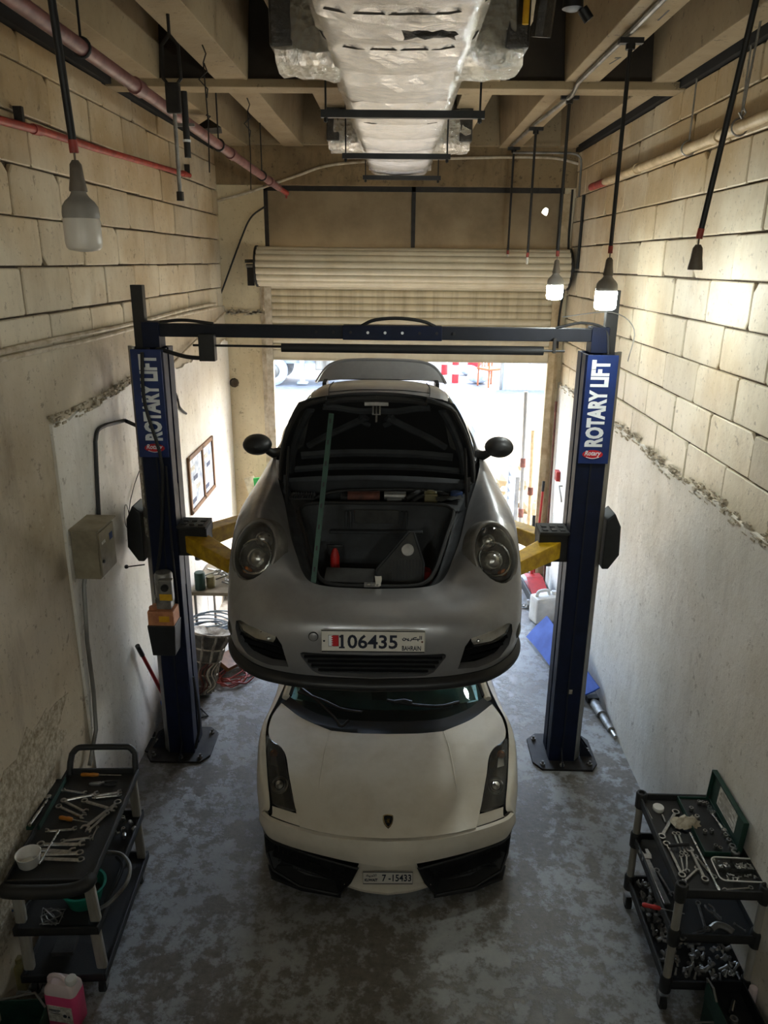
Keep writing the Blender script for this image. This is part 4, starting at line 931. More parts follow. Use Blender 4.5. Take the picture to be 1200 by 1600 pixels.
# ---- luggage bay under the open lid
rim = [R5[0],R5[1],R5[2],R5[3],R5[4],R5[5],R5[6],R5[7],R5[8]]
inset = []
for k, (x, y, z) in enumerate(rim): inset.append((max(0, x-(.075 if k >= 3 else .03)), y+(.045 if k < 3 else .0)+(.02 if k==3 else 0), z-.03))
inset[0] = (0,.325,.528); inset[1] = (.235,.335,.53); inset[2] = (.325,.365,.54); inset[3] = (.375,.43,.57); inset[4] = (.41,.53,.615)
inset[7] = (.53,.98,.79); inset[8] = (.62,1.30,.88)
patch('bay_gutter', [rim, [(x*.97,y+.01 if i<3 else y,z-.022) for i,(x,y,z) in enumerate(rim)], [(a+(.012 if i else 0),b_,c-.008) for i,(a,b_,c) in enumerate(inset)], inset], 'trunk_liner', pc, 40, 10)
# tub: rounded opening following the inset, then walls down to a floor
tub_top = [(0,.345,.535),(.22,.352,.537),(.315,.39,.552),(.365,.47,.59),(.41,.60,.65),(.455,.76,.715),(.50,.90,.775),(.50,1.00,.81),(.40,1.05,.825),(0,1.055,.828)]
seal = [tuple(p) for p in arc(tub_top, 40)]
part('bay_seal', MB().tube(seal+[(-x,y,z) for x,y,z in seal[::-1][1:-1]], .013, 8, closed=True), 'black_rubber', pc, True)
tub_mid = [(0,.37,.50),(.20,.375,.50),(.28,.405,.50),(.325,.48,.52),(.36,.60,.55),(.40,.74,.60),(.44,.86,.64),(.44,.94,.66),(.36,.985,.67),(0,.99,.67)]
tub_low = [(0,.38,.36),(.19,.385,.36),(.26,.42,.36),(.30,.49,.36),(.33,.60,.36),(.36,.72,.36),(.38,.82,.36),(.38,.88,.36),(.32,.91,.36),(0,.915,.36)]
tub_flo = [(0,.62,.345)]*10
tub = patch('luggage_tub', [tub_top, tub_mid, tub_low, [(x*.9,.62+(y-.62)*.9,.348) for x,y,z in tub_low], tub_flo], 'trunk_liner', pc, 50, 30, vc=(1,2,3))
for x in (-.20,-.17,.17,.20): part('tub_rib', MB().box((x,.985,.735),(.012,.03,.12), Matrix.Rotation(0,4,'X')), 'trunk_liner', tub, bevel=.004)
part('tub_shelf', MB().box((0,.955,.66),(.62,.05,.02)), 'trunk_liner', tub, bevel=.008)
part('tub_panel', MB().box((0,1.012,.745),(.30,.02,.10)), 'liner_dust', tub, bevel=.01)
# panel between tub and cowl, with the fluid tray behind
deckr = [[(0,1.06,.822),(.25,1.06,.822),(.40,1.055,.82),(.50,1.01,.805),(.53,.985,.79)],[(0,1.09,.826),(.25,1.09,.826),(.42,1.09,.826),(.54,1.09,.825),(.58,1.09,.82)],[(0,1.12,.80),(.25,1.12,.80),(.42,1.12,.81),(.56,1.13,.835),(.60,1.16,.845)]]
patch('bay_deck', deckr, 'trunk_liner', pc, 20, 8)
part('fluid_tray', MB().add([(-.58,1.12,.80),(.58,1.12,.80),(.60,1.14,.70),(-.60,1.14,.70),(-.62,1.34,.70),(.62,1.34,.70)], [(0,1,2,3),(3,2,5,4)]), 'grille_black', pc)
part('cowl_panel', MB().grid([[(-.64+.08*i,1.335,.70) for i in range(17)],[(-.66+.0825*i,1.325,.885+.02*math.cos((i-8)/8*1.3)) for i in range(17)],[(-.67+.08375*i,1.37,.925+.035*math.cos((i-8)/8*1.3)) for i in range(17)],[(-.68+.085*i,1.44+.10*abs((i-8)/8)**2,.945+.04*math.cos((i-8)/8*1.3)) for i in range(17)]]), 'trunk_liner', pc, True)
vent = part('cabin_vent', MB().box((-.505,1.165,.835),(.17,.12,.012), None), 'black_plastic', pc)
for i in range(9): part('vent_slot', MB().box((-.575+.018*i,1.165,.845),(.006,.10,.012)), 'liner_dust', vent)
part('battery_box', MB().box((-.12,1.23,.79),(.26,.14,.10)), 'grille_black', pc, bevel=.008)
part('rusty_motor', MB().cyl((-.20,1.19,.83),(.02,1.19,.835),.035,14).box((-.10,1.20,.80),(.05,.08,.05)), 'rust', pc, True)
part('wiper_motor', MB().cyl((.05,1.22,.83),(.20,1.22,.83),.03,12).box((.12,1.22,.79),(.10,.1,.06)), 'worn_steel', pc, True)
part('brake_reservoir', MB().box((.37,1.20,.825),(.09,.09,.075)).cyl((.37,1.20,.86),(.37,1.20,.875),.03,12), 'yellowed_plastic', pc, bevel=.008)
part('washer_cap', MB().cyl((.545,1.18,.845),(.545,1.18,.875),.042,18), 'blue_cap', pc, True)
part('crumpled_sheet', MB().grid([[(.40+.035*i,1.07+.03*j+random.uniform(-.006,.006),.835+.02*random.random()+.012*i*.3) for i in range(6)] for j in range(3)]), 'liner_dust', pc, True)
for k, (pts, r_) in enumerate((([(.20,1.15,.83),(.26,1.2,.85),(.30,1.28,.84),(.34,1.3,.80)],.018),([(-.45,1.2,.80),(-.30,1.26,.84),(0,1.29,.85),(.3,1.29,.85),(.5,1.25,.83)],.014),([(.22,1.12,.80),(.30,1.17,.84),(.42,1.25,.85),(.52,1.26,.82)],.012))):
    part('hose', MB().tube(arc(pts, 14), r_, 8), 'black_rubber', pc, True)
part('lid_latch', MB().box((-.015,.30,.565),(.09,.03,.02)).cyl((-.04,.285,.575),(-.02,.285,.575),.012,8), 'worn_steel', pc, bevel=.003)
part('latch_rag', MB().grid([[(.005+.012*i+random.uniform(-.004,.004), .285+random.uniform(-.008,.008), .565+.016*j) for i in range(4)] for j in range(5)]), 'plate_white', pc, True)
# ---- lid, hinged at the cowl and standing open
HNG = Vector((0,1.31,.955)); tl = math.radians(47.5); LL = .955
ld = Vector((0,-math.cos(tl),math.sin(tl))); ln = Vector((0,math.sin(tl),math.cos(tl)))     # along the lid, outer normal
def LP(x, t, h=0.): return HNG + Vector((x,0,0)) + ld*t + ln*h
def lid_half(t):
    f = t/LL; return .685-.10*f-.16*f**2.2
def lid_row(t, inset_, h): w = lid_half(t)-inset_; return [LP(w*u, t, h-.035*u*u) for u in [i/10 for i in range(11)]]
ts = [.0,.1,.2,.35,.5,.65,.78,.87,.92,.945]
def lid_rows(inset_, h, sh=1.): return [lid_row(t, inset_ + (.02*max(0,(t-.87)/.075)**2*6 if t > .87 else 0), h - .05*(t/LL)**3) for t in ts]
out_ = lid_rows(0,.03); inn = lid_rows(.012,-.006)
bm = grid_bm(out_); bm_obj('front_lid', bm, 'silver_paint', pc, True)
lidp = [o for o in pc.children if o.name.startswith('front_lid')][0]
bm = grid_bm(inn); bm_obj('lid_inner', bm, 'grille_black', lidp, True)
def lidtube(pts, r, m='trunk_liner', nm='lid_rib'):
    for s in (1,-1):
        P = [LP(s*x, t, -.010 - .035*(x/lid_half(t))**2 - .05*(t/LL)**3 + dh) for x, t, dh in pts]
        part(nm, MB().tube(arc(P, 16), r, 8), m, lidp, True)
edge = [(lid_half(t)-.02-(.02*max(0,(t-.87)/.075)**2*6 if t > .87 else 0), t, 0.) for t in ts]
lidtube(edge, .016, 'black_rubber', 'lid_edge')
lidtube([(0,.93,0),(.18,.925,0),(.30,.91,0)], .02, 'black_rubber', 'lid_edge')
lidtube([(lid_half(t)-.085, t, 0.) for t in (.10,.3,.5,.7,.84)], .026)
lidtube([(0,.13,0),(.3,.13,0),(.56,.12,0)], .028); lidtube([(0,.30,0),(.25,.30,0),(.50,.29,0)], .034)
lidtube([(.06,.72,0),(.20,.60,0),(.33,.50,0),(.44,.40,0)], .026)
lidtube([(0,.80,0),(.10,.79,0),(.24,.84,0),(.32,.86,0)], .024)
lidtube([(.05,.62,0),(.1,.68,0),(.08,.75,0)], .018)
for s in (1,-1):
    part('lid_side_vent', MB().add([LP(s*.47,.42,-.048),LP(s*.55,.36,-.055),LP(s*.47,.74,-.065),LP(s*.41,.74,-.06)], [(0,1,2,3)]), 'liner_dust', lidp)
    part('lid_hinge', MB().box2((s*.63-.012,1.22,.86),(s*.63+.012,1.36,.97)).cyl((s*.63-.03,1.31,.955),(s*.63+.03,1.31,.955),.018,10), 'black_steel', pc)
    part('gas_strut', MB().cyl((s*.60,1.02,.82),LP(s*.57,.42,-.05),.010,8), 'black_steel', pc, True)
part('lid_striker', MB().tube([LP(-.02,.885,-.05),LP(-.02,.86,-.12),LP(.02,.86,-.12),LP(.02,.885,-.05)],.006,6).box(LP(0,.885,-.05),(.14,.05,.03)).cyl(LP(.0,.86,-.06),LP(0,.84,-.16),.006,6), 'worn_steel', lidp)
# ---- screen, roof, glass
wsb = [(0,1.40,.965),(.25,1.42,.963),(.45,1.48,.958),(.60,1.56,.952),(.70,1.68,.955)]
wst = [(0,2.06,1.345),(.2,2.07,1.34),(.36,2.10,1.33),(.48,2.15,1.31),(.545,2.22,1.285)]
wsm = [tuple((Vector(a)*.5+Vector(b_)*.5+Vector((0,-.02,.025)))) for a, b_ in zip(wsb, wst)]
patch('windscreen', [wsb, wsm, wst], 'car_glass', pc, 24, 12)
roof = [wst, [(0,2.45,1.40),(.2,2.45,1.395),(.36,2.45,1.385),(.49,2.46,1.36),(.565,2.48,1.32)], [(0,2.85,1.385),(.2,2.85,1.38),(.35,2.85,1.365),(.48,2.85,1.335),(.555,2.85,1.29)], [(0,3.1,1.33),(.2,3.1,1.325),(.34,3.1,1.31),(.45,3.1,1.28),(.52,3.1,1.24)]]
patch('roof', roof, 'silver_paint', pc, 24, 24)
for s in (-1,1): part('roof_seam', MB().tube(arc([(s*.39,2.10,1.330),(s*.41,2.4,1.387),(s*.405,2.85,1.362)],14), .004, 5), 'grille_black', pc)
part('roof_seam', MB().tube(arc([(-.41,2.30,1.362),(-.2,2.29,1.385),(0,2.29,1.388),(.2,2.29,1.385),(.41,2.30,1.362)],16), .004, 5), 'grille_black', pc)
patch('rear_window', [roof[3], [(0,3.45,1.17),(.2,3.45,1.165),(.33,3.45,1.15),(.43,3.44,1.12),(.50,3.42,1.09)], [(0,3.76,.99),(.2,3.76,.985),(.33,3.75,.975),(.43,3.74,.955),(.52,3.72,.93)]], 'car_glass', pc, 20, 12)
patch2('side_window', [[(.73,1.74,.96),(.765,2.1,.972),(.765,2.6,.977),(.74,3.05,.975),(.66,3.5,.94)],[(.66,1.98,1.13),(.67,2.2,1.17),(.675,2.55,1.18),(.65,2.95,1.16),(.58,3.4,1.05)],[(.555,2.24,1.285),(.568,2.40,1.315),(.57,2.6,1.318),(.555,2.9,1.285),(.515,3.15,1.22)]], 'car_glass', pc, 24, 10)
for s in (-1,1):
    part('screen_pillar', MB().tube(arc([(s*.705,1.66,.955),(s*.64,1.93,1.12),(s*.552,2.22,1.285)],12), .028, 8), 'silver_paint', pc, True)
    part('beltline', MB().tube(arc([(s*.725,1.68,.965),(s*.765,2.1,.98),(s*.765,2.7,.985),(s*.70,3.3,.96)],14), .012, 6), 'black_rubber', pc, True)
    # door mirror
    mr = part('door_mirror', MB().grid([[(s*(.905+a*math.cos(t)), 1.73+yy, 1.055+b_*math.sin(t)) for t in [2*PI*i/24 for i in range(25)]] for a, b_, yy in ((.001,.001,-.085),(.055,.040,-.075),(.09,.064,-.045),(.106,.076,0),(.108,.078,.04),(.10,.072,.07),(.001,.001,.075))]), 'mirror_paint' if 'mirror_paint' in MATS else 'black_plastic', pc, True, auto=2)
    part('mirror_foot', MB().tube(arc([(s*.755,1.80,.975),(s*.80,1.77,.99),(s*.84,1.75,1.02)],8), [.05,.045,.04,.036,.033,.031,.03,.028], 10), 'black_plastic', mr, True)
    part('mirror_glass', MB().lathe([(.09,0),(.0,.001)],20,frame_m((s*.905,1.807,1.055),(1,0,0),(0,0,1)) @ Matrix.Diagonal((1,.72,1,1))), 'chrome', mr, True)
    # wheels hang in the arches
    for wy, rr_, ww in ((.98,.315,.22),(3.32,.325,.28)):
        Mw = frame_m((s*(.79 if wy < 2 else .80), wy, .20), (0,1,0), (0,0,1))
        w = part('wheel', MB().lathe([(.20,-ww/2),(rr_-.03,-ww/2),(rr_,-ww/2+.03),(rr_,ww/2-.03),(rr_-.03,ww/2),(.21,ww/2)],36,Mw,cap=False), 'tyre', pc, True)
        part('rim', MB().lathe([(.21,-ww*.45),(.215,ww*.45)],30,Mw,cap=False).lathe([(.05,0),(.05,s*ww*.38),(.0,s*ww*.4)],14,Mw), 'galv_side', w, True)
        sp = MB()
        for k in range(10):
            a = 2*PI*k/10; sp.box((.125,0,s*ww*.33),(.17,.035,.03), Mw @ Matrix.Rotation(a,4,'Z'))
        part('spokes', sp, 'galv_side', w, bevel=.006)
    # wiper
    o0 = Vector((s*.05+.1,1.365,.975)); 
    part('wiper', MB().tube(arc([(-.10+s*.22+.1,1.37,.965),(.02+s*.18,1.41,.985),(.15+s*.30,1.445,.992)],12),.010,6).tube(arc([(-.12+s*.32,1.45,.997),(.1+s*.32,1.455,.998),(.26+s*.22,1.47,.995)],10),.008,6), 'black_rubber', pc, True)
# cabin seen through the glass
part('dashboard', MB().box((0,1.90,.90),(1.30,.5,.12)), 'trunk_liner', pc, bevel=.05)
for s in (-1,1):
    seat = part('seat', MB().box((s*.36,2.45,.62),(.46,.5,.16)).box((s*.36,2.72,.92),(.46,.14,.55)).box((s*.36,2.77,1.22),(.26,.10,.12)), 'trunk_liner', pc, bevel=.04)
# engine lid lifted at the tail, with its wing
rl = [[(0,3.98,1.225),(.25,3.98,1.222),(.45,3.97,1.212),(.58,3.96,1.20),(.66,3.95,1.19)],[(0,4.02,1.32),(.25,4.02,1.317),(.45,4.01,1.30),(.57,4.0,1.275),(.64,3.99,1.24)],[(0,4.06,1.405),(.25,4.06,1.40),(.42,4.05,1.385),(.53,4.04,1.345),(.60,4.02,1.28)]]
el = patch('engine_lid', rl, 'silver_paint', pc, 30, 12)
part('engine_lid_rim', MB().tube(arc([(-.66,3.95,1.19),(-.60,4.02,1.28),(-.53,4.045,1.35),(-.42,4.055,1.39),(-.25,4.065,1.405),(0,4.065,1.41),(.25,4.065,1.405),(.42,4.055,1.39),(.53,4.045,1.35),(.60,4.02,1.28),(.66,3.95,1.19)],40),.016,8), 'silver_paint', el, True)
part('engine_lid_inner', MB().box((0,4.03,1.23),(1.1,.05,.04)).box2((-.58,3.74,.93),(-.54,4.0,1.22)).box2((.54,3.74,.93),(.58,4.0,1.22)), 'black_steel', el)
# ------------------------------------------------------------------ loose things on and in the raised car
RZ = math.radians(.8)
def car_pt(v): return PG + Matrix.Rotation(RZ,3,'Z') @ Vector(v)
a = car_pt((-.365,.345,.555)); b_ = car_pt(LP(-.27,.84,-.10))
t = thing('lid_prop', 'green perforated steel angle propping the open front lid', 'prop pole', a)
d = b_-a; L = d.length; Mx = frame_m((0,0,0), d.normalized(), Vector((1,.2,0)).cross(d).cross(d).normalized()*-1)
part('prop_leaf', MB().box((L/2,0,0),(L,.026,.004),Mx), 'prop_green', t); part('prop_leaf', MB().box((L/2,.016,.016),(L,.004,.034),Mx), 'prop_green', t)
for i in range(8): part('slot', MB().box((.08+i*L/8,0,-.0025),(.028,.010,.002),Mx).box((.08+i*L/8,0,.0025),(.028,.010,.002),Mx), 'grille_black', t)
o = car_pt((.0,.50,.355)); t = thing('trim_panel', 'black plastic trim panel with louvres standing in the luggage bay', 'trim panel', o, RZ)
out_p = [(.01,.0),(.005,.20),(.03,.235),(.205,.445),(.235,.445),(.25,.40),(.30,.25),(.29,.0)]
lean = Vector((0,.25,.968)); Mt = frame_m((0,0,.0),(1,0,0),lean)
tp = part('panel_body', MB().prism(out_p, (-.010,.010), Mt), 'liner_dust', t, bevel=.006)
for i in range(9): part('louvre', MB().box((.115+i*.020,.20+.004*i,.013),(.008,.13-.004*i,.006), Mt), 'grille_black', tp)
part('disc', MB().cyl(Mt @ Vector((.20,.335,.010)),Mt @ Vector((.20,.335,.018)),.038,18), 'rag_grey' if 'rag_grey' in MATS else 'lamp_bowl', tp, True)
part('panel_edge', MB().tube([Mt @ Vector((x,y,.010)) for x, y in out_p],.009,6,closed=True), 'trunk_liner', tp, True)
o = car_pt((-.155,.475,.545)); single('cover_board', MB().box((0,0,0),(.30,.15,.018)).box((0,.0,-.09),(.20,.10,.17)), 'liner_dust', 'dusty dark board lying flat at the front of the luggage bay', 'board', bevel=.006, loc=o, rot=(math.radians(12),0,math.radians(-3)))
o = car_pt((-.262,.76,.358)); t = thing('fire_extinguisher', 'narrow red bottle standing in the left of the luggage bay', 'bottle', o)
part('bottle', MB().lathe([(.0,0),(.030,.004),(.030,.20),(.02,.24),(.012,.25),(.012,.26),(0,.26)],16), 'red_plastic', t, True); part('bottle_cap', MB().box((0,0,.27),(.10,.02,.02)), 'black_plastic', t, bevel=.004)
o = car_pt((.30,.63,.358)); single('red_can', MB().lathe([(0,0),(.055,0),(.057,.01),(.057,.16),(.05,.17),(0,.17)],18), 'dark_red', 'dark red can half hidden behind the trim panel in the bay', 'can', smooth=True, loc=o)
# ------------------------------------------------------------------ white low sports car under the lift
LO = Vector((-.012, 4.055, 0)); LR = math.radians(1.5)
lc = thing('sports_car', 'low white sports car parked on the floor under the raised car', 'car', LO, LR)
hood = [[(0,.068,.58),(.26,.082,.584),(.46,.113,.592),(.53,.132,.596),(.600,.153,.60)],
        [(0,.25,.636),(.265,.255,.638),(.485,.27,.646),(.57,.275,.652),(.645,.285,.66)],
        [(0,.50,.703),(.26,.50,.706),(.485,.50,.716),(.60,.50,.735),(.705,.49,.752)],
        [(0,.73,.754),(.255,.73,.757),(.468,.73,.768),(.63,.74,.79),(.762,.70,.80)],
        [(0,.86,.777),(.25,.86,.780),(.452,.86,.792),(.67,.87,.812),(.893,.855,.824)],
        [(0,.92,.786),(.245,.923,.789),(.442,.925,.80),(.68,.99,.826),(.905,1.06,.848)],
        [(0,.945,.789),(.24,.950,.792),(.435,.965,.803),(.665,1.085,.832),(.850,1.255,.862)]]
hd = patch('bonnet', hood, 'white_paint', lc, 65, 49, uc=(2,), ang=.5)
# raised crease lines of the bonnet
for s in (-1,1): part('bonnet_crease', MB().tube(arc([(s*.436,.955,.8035),(s*.452,.86,.793),(s*.468,.73,.769),(s*.484,.50,.7165),(s*.488,.40,.688)],20), [.006]*16+[.004,.003,.002,.001], 8), 'white_paint', hd, True)
bum = [[(0,.095,.556),(.26,.098,.572),(.46,.128,.578),(.60,.168,.585),(.72,.215,.588),(.815,.265,.590),(.862,.315,.590)],
       [(0,.056,.562),(.26,.070,.566),(.46,.10,.572),(.60,.142,.578),(.735,.195,.582),(.835,.25,.583),(.888,.315,.58)],
       [(0,.012,.49),(.25,.040,.492),(.46,.082,.495),(.61,.128,.50),(.75,.185,.505),(.85,.245,.508),(.905,.325,.51)],
       [(0,-.006,.405),(.24,.035,.412),(.45,.090,.418),(.61,.140,.424),(.74,.19,.43),(.825,.238,.435),(.878,.31,.44)],
       [(0,.010,.392),(.24,.06,.400),(.45,.115,.405),(.60,.162,.41),(.72,.21,.416),(.79,.25,.42),(.84,.31,.42)]]
patch('front_bumper', bum, 'white_paint', lc, 60, 30, vc=(1,3), ang=.5)
F = [[(.865,.318,.592),(.822,.30,.636),(.862,.50,.722),(.898,.70,.79),(.922,.86,.828),(.928,1.05,.848),(.885,1.28,.866),(.845,1.6,.895),(.85,2.2,.92),(.87,2.9,.97),(.84,3.5,.94),(.76,4.2,.87)],
     [(.885,.318,.580),(.872,.36,.64),(.918,.53,.715),(.952,.70,.765),(.972,.86,.79),(.972,1.05,.80),(.942,1.30,.80),(.925,1.6,.79),(.925,2.2,.80),(.965,2.9,.86),(.96,3.5,.85),(.86,4.25,.80)],
     [(.905,.325,.51),(.912,.39,.54),(.95,.55,.60),(.972,.72,.64),(.982,.88,.65),(.98,1.05,.65),(.955,1.30,.64),(.935,1.6,.60),(.935,2.2,.60),(.97,2.9,.66),(.965,3.5,.67),(.86,4.28,.62)],
     [(.878,.31,.44),(.90,.40,.42),(.935,.56,.40),(.955,.72,.38),(.962,.88,.38),(.96,1.05,.37),(.945,1.30,.35),(.935,1.6,.32),(.935,2.2,.32),(.955,2.9,.34),(.95,3.5,.36),(.83,4.28,.36)],
     [(.84,.30,.20),(.88,.40,.17),(.91,.56,.14),(.93,.72,.13),(.935,.88,.13),(.935,1.05,.13),(.93,1.30,.13),(.92,1.6,.13),(.92,2.2,.13),(.935,2.9,.14),(.93,3.5,.16),(.80,4.25,.2)]]
for s in (1, -1):
    bm = grid_bm(loft([[(s*p[0],p[1],p[2]) for p in r] for r in F], 90, 36))
    for wy in (.98, 3.5):
        cut_hole(bm, [(.35*math.cos(2*PI*i/26), .35*math.sin(2*PI*i/26)) for i in range(26)], (0,wy,.32), (0,1,0), (0,0,1), lambda c: abs(c.x) > .6, (-s*.05,0,0))
    bm_obj('side_body', bm, 'white_paint', lc, False, True, .8)
# dark inner shell that shows in the panel gaps
sh_ = [[(0,.10,.55),(.3,.12,.55),(.6,.19,.56),(.84,.33,.57)],[(0,.30,.62),(.3,.31,.62),(.6,.32,.625),(.86,.42,.63)],[(0,.7,.72),(.3,.7,.725),(.6,.72,.75),(.90,.8,.76)],[(0,1.0,.76),(.3,1.0,.765),(.6,1.1,.79),(.90,1.2,.80)],[(0,1.3,.77),(.3,1.3,.77),(.6,1.35,.79),(.85,1.45,.80)]]
patch('inner_shell', sh_, 'grille_black', lc, 20, 20)
part('floor_pan', MB().box2((-.80,.25,.12),(.80,4.1,.18)), 'grille_black', lc)
for s in (-1,1):
    inn_ = [(.630,.245,.646),(.674,.345,.692),(.712,.47,.744),(.755,.64,.787),(.785,.735,.806),(.86,.80,.818)]
    out2 = [(.808,.318,.646),(.830,.40,.682),(.852,.49,.716),(.878,.61,.757),(.892,.70,.785),(.908,.84,.822)]
    midl = [tuple((Vector(a)+Vector(b_))/2+Vector((0,-.008,.014))) for a, b_ in zip(inn_, out2)]
    L_ = [[(s*x,y,z+.004) for x,y,z in r] for r in (inn_, midl, out2)]
    hl = patch('headlight', L_, 'smoked_lens', lc, 26, 10, mirror=False)
    part('housing', MB().grid([[(x*.995,y+.01,z-.05 if 0 < k < 2 else z-.005) for x,y,z in r] for k, r in enumerate(L_)]), 'lamp_bowl', hl, True)
    Ml = Matrix.Translation((s*.765,.455,.695)) @ Vector((s*.10,-.62,.75)).to_track_quat('Z','Y').to_matrix().to_4x4()
    part('projector', MB().lathe([(.060,-.01),(.062,.022),(.052,.028),(.044,.02),(.042,.03),(.02,.043),(.001,.046)],22,Ml), 'lamp_reflector', hl, True)
    part('projector_ring', MB().lathe([(.036,.030),(.036,.038),(.030,.040)],20,Ml,cap=False), 'black_plastic', hl, True)
    part('upper_reflector', MB().grid([[(s*.80,.60,.745),(s*.86,.62,.75)],[(s*.83,.74,.785),(s*.885,.76,.79)]]), 'lamp_reflector', hl)
    part('indicator', MB().lathe([(.03,-.02),(.03,.01),(.015,.02),(.0,.02)],14,Matrix.Translation((s*.84,.70,.785)) @ Vector((0,-.6,.8)).to_track_quat('Z','Y').to_matrix().to_4x4()), 'amber_lens', hl, True)
    st = [[(s*.806,.312,.638),(s*.715,.272,.638),(s*.626,.236,.638)],[(s*.802,.272,.605),(s*.715,.23,.604),(s*.608,.185,.605)],[(s*.812,.268,.594),(s*.715,.218,.592),(s*.602,.170,.590)]]
    patch('lamp_filler', st, 'white_paint', lc, 12, 6, mirror=False)
    # big front intake
    ring = [(.20,.012,.378),(.50,.10,.395),(.795,.222,.412),(.862,.30,.40),(.855,.30,.25),(.805,.225,.165),(.60,.125,.112),(.335,.06,.112),(.255,.03,.25)]
    rr2 = [(.24,.12,.355),(.50,.18,.365),(.76,.27,.375),(.80,.33,.36),(.79,.33,.25),(.75,.28,.19),(.58,.20,.145),(.37,.15,.145),(.30,.13,.25)]
    A_ = [(s*x,y,z) for x,y,z in ring]; B_ = [(s*x,y,z) for x,y,z in rr2]
    it = part('front_intake', MB().add(A_+B_, [(i,(i+1)%9,9+(i+1)%9,9+i) for i in range(9)]+[tuple(range(9,18))]), 'black_plastic', lc)
    g = MB()
    for i in range(16):
        u = .26+.034*i; g.box((s*u,.085+(u-.24)*.36,.26),(.004,.006,.20))
    for i in range(6): g.add([(s*.30,.10,.165+.035*i),(s*.80,.285,.165+.035*i),(s*.80,.285,.169+.035*i),(s*.30,.10,.169+.035*i)],[(0,1,2,3)])
    part('intake_mesh', g, 'black_rubber', it)
    part('intake_vane', MB().add([(s*.34,.075,.225),(s*.80,.235,.27),(s*.80,.33,.29),(s*.36,.16,.24)],[(0,1,2,3)]), 'black_plastic', it)
    part('intake_rim', MB().tube([tuple(p) for p in A_], .010, 6, closed=True), 'black_plastic', it, True)
    part('splitter', MB().prism([(.32,.05),(.60,.11),(.82,.215),(.86,.33),(.60,.33),(.32,.2)] if s > 0 else [(-.32,.05),(-.32,.2),(-.60,.33),(-.86,.33),(-.82,.215),(-.60,.11)], (.09,.115)), 'black_plastic', it, bevel=.004)
# white chin between the intakes
chin = [[(0,.075,.385),(.10,.075,.385),(.19,.08,.382)],[(0,.075,.27),(.14,.078,.27),(.225,.085,.27)],[(0,.065,.20),(.17,.07,.20),(.275,.085,.205)],[(0,.012,.172),(.16,.03,.182),(.298,.06,.202)],[(0,.018,.150),(.16,.036,.158),(.300,.068,.178)],[(0,.12,.145),(.16,.13,.15),(.30,.15,.165)]]
patch('chin', chin, 'white_paint', lc, 21, 26, vc=(2,3,4))
pl = part('registration_plate', MB().box((0.0,.034,.285),(.340,.006,.102)), 'plate_white', lc, bevel=.003, label='white plate reading KUWAIT 7 -15433')
part('plate_rim', MB().tube([(x,.030,.285+z) for x, z in ((-.168,-.049),(.168,-.049),(.168,.049),(-.168,.049))], .0028, 6, closed=True), 'black_plastic', pl)
MP2 = lambda x, z: frame_m((x,.0302,.285+z),(1,0,0),(0,0,1))
d2 = text_mesh('plate_digits', '7 -15433', .08, 'plate_ink', .7, .0014); put(d2, MP2(.060,.0), pl)
kx = .198/(2*max(v.co.x for v in d2.vertices)); kz = .058/(2*max(v.co.y for v in d2.vertices))
for v in d2.vertices: v.co.x *= kx; v.co.y *= kz
d3 = text_mesh('plate_country', 'KUWAIT', .03, 'plate_ink', .8, .0014); put(d3, MP2(-.113,-.018), pl)
kx = .088/(2*max(v.co.x for v in d3.vertices))
for v in d3.vertices: v.co.x *= kx
strokes('plate_arabic', [[(2.2,.8),(2.2,-.4)],[(1.7,.8),(1.7,-.4),(1.0,-.4),(1.4,.1),(.9,.7)],[(1.0,-.4),(.4,-.4),(.3,0),(.6,-.1),(.5,-.5),(.1,-.8)],[(-.2,0),(-.2,-.4),(-.9,-.4),(-1.0,0),(-.9,-.4),(-2.0,-.4),(-2.1,0)]], [(-.4,-.8),(-.7,-.8),(-1.4,.2),(-1.7,.2)], .016, MP2(-.113,.022), 'plate_ink', pl, .0016)
# shield badge
bz_ = (Vector((0,.185,.6155)), Vector((1,0,0)), Vector((0,.955,.296)))
shd = [(0,.052),(.018,.050),(.034,.042),(.035,.015),(.028,-.015),(.014,-.038),(0,-.052),(-.014,-.038),(-.028,-.015),(-.035,.015),(-.034,.042),(-.018,.050)]
Mb_ = frame_m(bz_[0]+Vector((0,-.001,.004)), bz_[1], bz_[2])
bd = part('badge', MB().prism(shd, (-.004,.005), Mb_), 'grille_black', lc)
mat('gold', (.78,.56,.20), (.6,.42,.14), 20, .3, metal=1.)
part('badge_rim', MB().tube([Mb_ @ Vector((x*.9,y*.9,.006)) for x, y in shd], .0016, 5, closed=True), 'gold', bd)
part('badge_bull', MB().prism([(-.012,.004),(-.004,.016),(.004,.012),(.008,.018),(.012,.010),(.006,.0),(.010,-.014),(.004,-.018),(.0,-.006),(-.006,-.016),(-.010,-.012),(-.006,-.002)], (.005,.008), Mb_), 'gold', bd)
